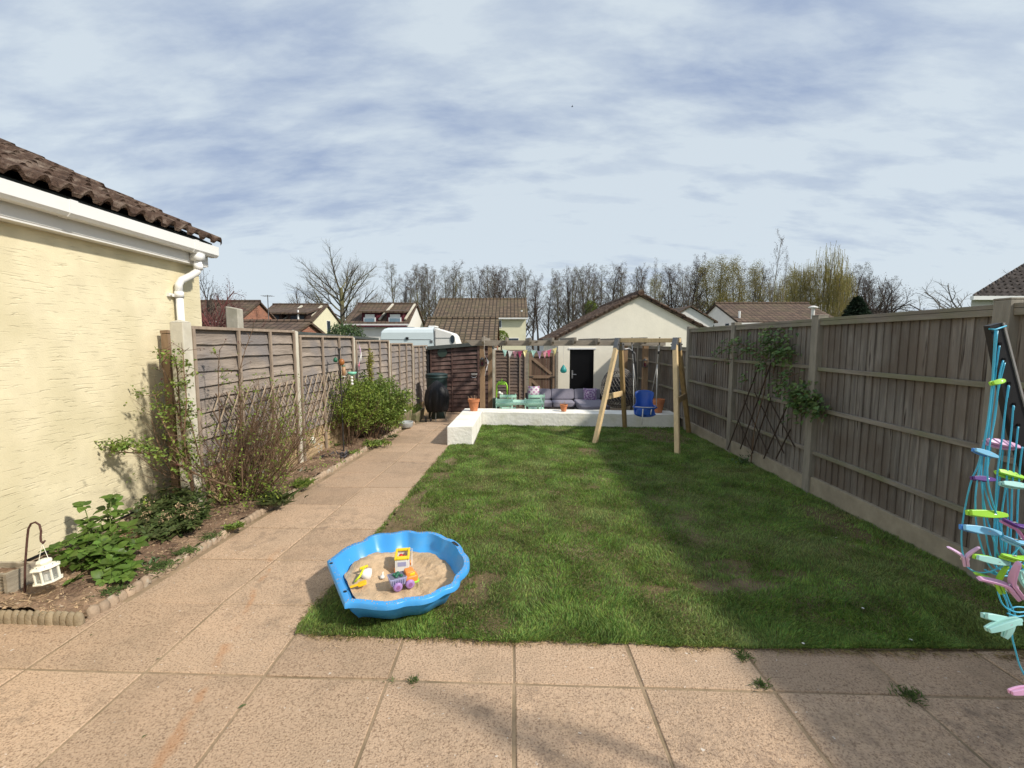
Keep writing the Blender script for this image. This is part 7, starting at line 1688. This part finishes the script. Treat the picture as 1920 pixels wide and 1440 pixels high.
# toy bus
tc_ = sp(755, 1052, .045); t = thing('toy_bus', 'white and yellow toy bus with red figures seen through its open roof', 'toy bus', tuple(tc_)); ang = R(100); ca, sa = math.cos(ang), math.sin(ang)
m = MB()
for s in (-1, 1): tbox(m, -.075, .075, s*.042-.004, s*.042+.004, -.04, .045)
tbox(m, -.075, -.067, -.038, .038, -.04, .045); tbox(m, .067, .075, -.038, .038, -.04, .045); tbox(m, -.067, .067, -.038, .038, -.04, -.03); m.build('body', 'wht', t, bevel=.003)
m = MB()
for s in (-1, 1): tbox(m, -.08, .08, s*.042-.008, s*.042+.008, .0455, .060)
tbox(m, -.08, -.045, -.034, .034, .0455, .060); tbox(m, .055, .08, -.034, .034, .0455, .060); m.build('roof_frame', 'yellow', t, bevel=.004)
m = MB()
for k in range(3): m.ball(T(-.02+.022*k, .012*(-1)**k, .02), .017, 6, (1, 1, 1.3))
tbox(m, -.04, .03, -.02, .02, -.02, .01); m.build('red_figures', 'red', t, smooth=True)
m = MB()
for s in (-1, 1):
    for k in range(3): tbox(m, -.055+k*.04, -.03+k*.04, s*.0465-.001, s*.0465+.001, -.0, .032)
tbox(m, -.0765, -.0755, -.028, .028, -.0, .030); m.build('window', 'lilac', t)
m = MB()
for x in (-.045, .045):
    for s in (-1, 1): m.lathe([(.016, -.006), (.018, 0), (.016, .006)], 14, T(x, s*.048, -.038), Matrix.Rotation(ang, 3, 'Z') @ Matrix.Rotation(R(90), 3, 'X'))
m.build('wheel', 'orange', t)
m = MB(); b_ = sp(772, 1060, .0); m.tube([b_, at(772.5, 1028, b_.y)], [.005, .0025], 6); tag(m.build('white_stick', 'wht', origin=b_), 'thin white stick standing in the sand beside the toy bus', 'stick')
# white funnel / sieve, yellow rake, orange spade, small white funnel
c = sp(684, 1076, .03); t = thing('toy_sieve', 'white toy funnel bowl lying on its side in the sand', 'toy', tuple(c)); m = MB(); rt = Matrix.Rotation(R(35), 3, 'Z') @ Matrix.Rotation(R(-65), 3, 'Y'); m.lathe([(.038, -.03), (.041, -.03), (.036, -.008), (.022, .016), (.008, .028), (.006, .028), (.02, .012), (.034, -.01)], 24, c, rt); m.build('bowl', 'wht', t, smooth=True)
t = thing('toy_rake', 'yellow green toy rake leaning on the white funnel', 'toy', tuple(sp(673, 1075))); m = MB(); m.tube([sp(665, 1091, .01), sp(675, 1080, .04), sp(682, 1066, .06)], .007, 8); m.build('handle', M('lime_yellow_plastic', (.66, .72, .03), .4, .05, 10), t, smooth=True); m = MB(); q = sp(682, 1064, .06); m.beam(q+Vector((-.022, -.015, 0)), q+Vector((.022, .018, .004)), .014, .012)
for k in range(4): a = q+Vector((-.02, -.014, 0)).lerp(Vector((.02, .016, .0)), k/3); m.beam(a, a+Vector((-.01, .012, -.02)), .005, .005)
m.build('head', MT['yellow'], t, bevel=.002)
t = thing('toy_spade', 'orange yellow toy spade half buried in the sand', 'toy', tuple(sp(675, 1097))); m = MB(); a, b_ = sp(656, 1101, .012), sp(672, 1096, .018); m.beam(a, b_, .020, .009); m.build('handle', 'spade', t, bevel=.003); m = MB(); cushion(m, sp(679, 1094, .016), (.028, .026, .007), Matrix.Rotation(R(20), 3, 'Z') @ Matrix.Rotation(R(-12), 3, 'Y')); m.build('blade', 'spade', t, smooth=True)
c = sp(717, 1080, .012); t = thing('toy_funnel', 'tiny white toy funnel in the middle of the sand', 'toy', tuple(c)); m = MB(); m.lathe([(.017, -.012), (.014, 0), (.005, .012), (.0035, .03)], 16, c, Matrix.Rotation(R(10), 3, 'Y')); m.build('cone', 'wht', t, smooth=True)

# ============================================================ clothes airer arm and pegs
t = thing('rotary_airer_arm', 'black clothes airer arm strung with blue line at the right edge', 'clothes airer', tuple(at(1890, 700, 1.15))); YA = 1.15
def A(x, y, Y=YA): return at(x, y, Y)
m = MB(); Lp = [(1856, 611), (1888, 772), (1906, 835), (1936, 925), (1990, 1090)]; Rp = [(1878, 605), (1913, 740), (1935, 822), (1965, 910), (2020, 1075)]
for i in range(len(Lp)-1):
    a, b, c, d = A(*Lp[i]), A(*Rp[i]), A(*Lp[i+1]), A(*Rp[i+1]); dpt = Vector((0, .016, 0)); m.hexa([c, d, d+dpt, c+dpt, a, b, b+dpt, a+dpt])
ar = m.build('arm', 'armb', t)
m = MB(); pr = [A(x+.5, y) for x, y in Rp]; 
for i in range(len(pr)-1): m.beam(pr[i]+Vector((.002, -.002, 0)), pr[i+1]+Vector((.002, -.002, 0)), .004, .022, up=(0, 1, 0)) if 0 else m.hexa([pr[i+1]+Vector((0, -.003, 0)), pr[i+1]+Vector((.005, -.003, 0)), pr[i+1]+Vector((.005, .018, 0)), pr[i+1]+Vector((0, .018, 0)), pr[i]+Vector((0, -.003, 0)), pr[i]+Vector((.005, -.003, 0)), pr[i]+Vector((.005, .018, 0)), pr[i]+Vector((0, .018, 0))])
m.build('edge_strip', 'armg', ar)
m = MB(); m.tube([(1.50, 1.16, -.02), (1.50, 1.16, 1.12)], .02, 12); m.tube([(1.50, 1.16, .98), (1.42, 1.16, 1.05)], .014, 8); m.build('mast', 'armg', t)
m = MB()
for x, y in ((1874.5, 645), (1882, 674), (1892, 719), (1901, 758), (1909.5, 797)):
    q = A(x, y, YA-.0015); m = MB(); m.lathe([(.0045, -.0012), (.0045, .0012)], 12, q, Matrix.Rotation(R(90), 3, 'X')); m.build('line_hole', 'dark', ar)
cords = [
 [(1868, 620, 0), (1863, 700, 0), (1852, 790, .0), (1836, 865, .01), (1820, 905, .02), (1808, 960, .03), (1803, 1000, .03), (1804, 1030, .03), (1810, 1055, .02), (1820, 1068, .01), (1838, 1074, 0), (1862, 1070, -.02), (1885, 1055, -.03), (1915, 1020, -.03)],
 [(1870, 620, -.01), (1858, 740, -.01), (1846, 830, -.01), (1836, 880, -.01), (1829, 930, -.01), (1831, 985, -.01), (1842, 1030, -.01), (1856, 1062, -.01), (1876, 1076, 0), (1904, 1060, .02), (1930, 1035, .03)],
 [(1874, 648, 0), (1868, 690, .0), (1860, 760, .01), (1851, 840, .02), (1843, 920, .02), (1846, 985, .02), (1858, 1045, .02), (1872, 1066, .02), (1890, 1066, .02), (1915, 1052, .02)],
 [(1881, 676, -.004), (1873, 710, -.01), (1866, 780, -.01), (1853, 850, -.02), (1852, 900, -.03), (1862, 945, -.03), (1875, 985, -.02), (1884, 1020, -.01), (1888, 1060, 0)],
 [(1884, 680, .01), (1872, 730, .01), (1862, 800, .02), (1855, 860, .03), (1846, 905, .03), (1855, 945, .03), (1868, 975, .02), (1878, 1030, .02), (1880, 1068, .02)],
 [(1891, 722, 0), (1886, 760, 0), (1879, 820, 0), (1871, 880, 0), (1867, 940, .0), (1869, 1000, 0), (1866, 1060, 0)],
 [(1892, 724, .01), (1884, 780, .02), (1880, 850, .03), (1872, 920, .04), (1864, 990, .04), (1868, 1065, .03)],
 [(1900, 760, 0), (1897, 800, 0), (1892, 850, 0), (1886, 910, 0), (1878, 970, 0), (1880, 1040, 0), (1888, 1075, 0)],
 [(1901, 762, .012), (1893, 830, .03), (1889, 900, .04), (1890, 980, .04), (1884, 1050, .03)],
 [(1909, 800, 0), (1904, 850, 0), (1898, 910, 0), (1896, 980, 0), (1893, 1050, 0), (1900, 1085, 0)],
 [(1917, 838, -.003), (1912, 880, 0), (1908, 950, 0), (1906, 1020, 0), (1903, 1075, 0)],
 [(1866, 618, .008), (1857, 760, .0), (1843, 850, .0), (1840, 900, -.01), (1848, 960, -.01), (1862, 1010, -.01), (1880, 1060, -.01), (1890, 1078, -.01)],
 [(1871, 1110, 0), (1878, 1130, 0), (1890, 1142, 0), (1908, 1148, 0), (1935, 1146, 0)], [(1876, 1105, .01), (1886, 1125, .01), (1893, 1150, .01), (1893, 1162, .01)], [(1884, 1108, .02), (1892, 1128, .02), (1903, 1152, .02), (1906, 1166, .02)],
 [(1905, 1168, 0), (1899, 1180, 0), (1898, 1196, 0), (1904, 1220, 0), (1912, 1248, 0), (1926, 1275, 0)],
 [(1860, 1073, .0), (1885, 1080, 0), (1905, 1072, 0), (1925, 1050, 0)], [(1846, 1068, .02), (1870, 1078, .02), (1900, 1078, .02), (1930, 1060, .02)],
 [(1890, 1145, .03), (1905, 1138, .03), (1930, 1140, .03)], [(1889, 1150, -.02), (1910, 1156, -.02), (1935, 1150, -.02)]]
def smooth_line(P_, k=5):
    o_ = []
    for i in range(len(P_)-1):
        p0, p1, p2, p3 = P_[max(i-1, 0)], P_[i], P_[i+1], P_[min(i+2, len(P_)-1)]
        for j in range(k): u = j/k; o_.append(.5*((2*p1)+(-p0+p2)*u+(2*p0-5*p1+4*p2-p3)*u*u+(-p0+3*p1-3*p2+p3)*u**3))
    return o_+[P_[-1]]
for c in cords:
    m = MB(); m.tube(smooth_line([A(x, y, YA-.012+d) for x, y, d in c]), .0021, 6); m.build('line', 'cord', t, smooth=True)
m = MB(); m.tube([A(x, y, YA-.004+d) for x, y, d in ((1855, 617, 0), (1866, 618, -.004), (1884, 612, -.004), (1886, 611, .01), (1886, 613, .026), (1870, 615, .028), (1855, 616, .02))], .0022, 6, closed=True); m.build('line', 'cord', t, smooth=True)

def peg(kind, mat, lat=None):
    """peg along local X, 80 mm, two jaws and a spring"""
    t = thing('clothes_peg', None, 'clothes peg', (0,0,0), 'coloured pegs clipped on the blue line', local=True); op_ = {'flat': .0035, 'open': .018, 'wide': .03}[kind]
    for s in (-1, 1):
        m = MB(); N_ = 10; rows = []
        for i in range(N_+1):
            u = i/N_; x = -.040+.080*u; w = .0055*(.45+.95*math.sin(math.pi*min(1, .12+u*.86))**.7); h = .0032; z = s*(.0038+op_*(max(0, .5-u)/.5)**1.3 if kind != 'flat' else .0042+.003*math.sin(math.pi*u))
            rows += [(x, -w, z-h), (x, w, z-h), (x, w, z+h), (x, -w, z+h)]
        fs = [(i*4+j, i*4+(j+1) % 4, (i+1)*4+(j+1) % 4, (i+1)*4+j) for i in range(N_) for j in range(4)]+[(3,2,1,0), (N_*4, N_*4+1, N_*4+2, N_*4+3)]
        m.add(rows, fs); m.build('jaw', mat[0 if s > 0 else 1] if isinstance(mat, tuple) else mat, t, bevel=.0012)
    m = MB(); m.tube([(.008+.009*math.cos(a/14*6.283), 0, .0095*math.sin(a/14*6.283)) for a in range(14)], .0016, 5, closed=True); m.build('spring', 'steel', t)
    return t
def aim(o, p0, p1, Y, roll=0, sc=None):
    a, b = A(*p0, Y), A(*p1, Y+.004); d = b-a; x = d.normalized(); z = Vector((0, -math.sin(roll), math.cos(roll))); y = z.cross(x).normalized(); z = x.cross(y); mt = Matrix((x, y, z)).transposed().to_4x4(); s = d.length/.08
    o.location = (a+b)/2; o.rotation_euler = mt.to_euler(); s = s if sc is None else sc; o.scale = (s, max(.85, s), max(.85, s))
pegs = [('flat', 'peglime', (1859, 719), (1881, 714), 1.12, 'small lime green peg end on, highest of all the pegs'), ('flat', 'pegpink', (1849, 827), (1908, 840), 1.15, 'pink peg at the top of the bunch behind the blue lines'),
 ('flat', ('pegsky', 'pegblue'), (1826, 843), (1868, 857), 1.12, 'blue peg clipped high on the outermost line'), ('flat', 'pegpurple', (1823, 896), (1863, 900), 1.13, 'dark purple peg below the high blue peg'), ('flat', 'peglime', (1869, 884), (1918, 898), 1.14, 'lime green peg below the pink peg'),
 ('flat', 'pegsea', (1877, 906), (1928, 914), 1.11, 'pale seafoam peg directly under the lime green peg'), ('flat', 'peglime', (1816, 961), (1884, 966), 1.12, 'long yellow green peg at mid height on the outer lines'), ('flat', ('pegsky', 'pegblue'), (1804, 988), (1872, 1000), 1.12, 'blue peg under the long yellow green peg'),
 ('open', ('pegpurple', 'pegmag'), (1932, 1000), (1878, 975), 1.09, 'purple and pink open peg at the right photo edge'), ('open', 'pegsky', (1934, 1030), (1880, 1008), 1.11, 'sky blue open peg below the purple peg'), ('wide', 'flil', (1806, 1026), (1812, 1062), 1.10, 'wide open lilac peg, leftmost of all the pegs'),
 ('flat', ('pegsea', 'peglime'), (1829, 1044), (1888, 1056), 1.11, 'seafoam and green peg right of the wide lilac peg'), ('open', 'peglime', (1934, 1056), (1876, 1042), 1.10, 'bright lime peg at the knot of blue lines'), ('wide', 'peglime', (1858, 1068), (1880, 1113), 1.12, 'open lime peg pointing up below the line knot'),
 ('wide', 'pegpink', (1872, 1070), (1915, 1124), 1.08, 'open pink peg with tips upward in front of the lime peg'), ('flat', 'pegsea', (1914, 1070), (1928, 1105), 1.10, 'seafoam peg upright at the right edge by the open pink peg'), ('flat', 'pegsea', (1845, 1154), (1910, 1168), 1.10, 'upper pale teal peg in the low cluster'),
 ('flat', 'pegsea', (1851, 1181), (1912, 1160), 1.08, 'lower left pale teal peg in the low cluster'), ('flat', 'pegsea', (1883, 1196), (1900, 1162), 1.11, 'short pale teal peg pointing down in the low cluster'), ('flat', 'pegpink', (1894, 1298), (1945, 1290), 1.10, 'pink peg hanging lowest at the bottom of the line')]
pg = {}
for kd_, mt, a, b, Y, lb in pegs:
    key = (kd_, mt)
    if key in pg: o = copy_tree(pg[key])
    else: o = peg(kd_, mt); pg[key] = o
    aim(o, a, b, Y, {'flat': 1.1+rnd.uniform(-.3, .3), 'open': .3, 'wide': .25}[kd_]); o['label'] = lb

# tidy: fill group only where wanted
SC.render.engine = 'CYCLES'
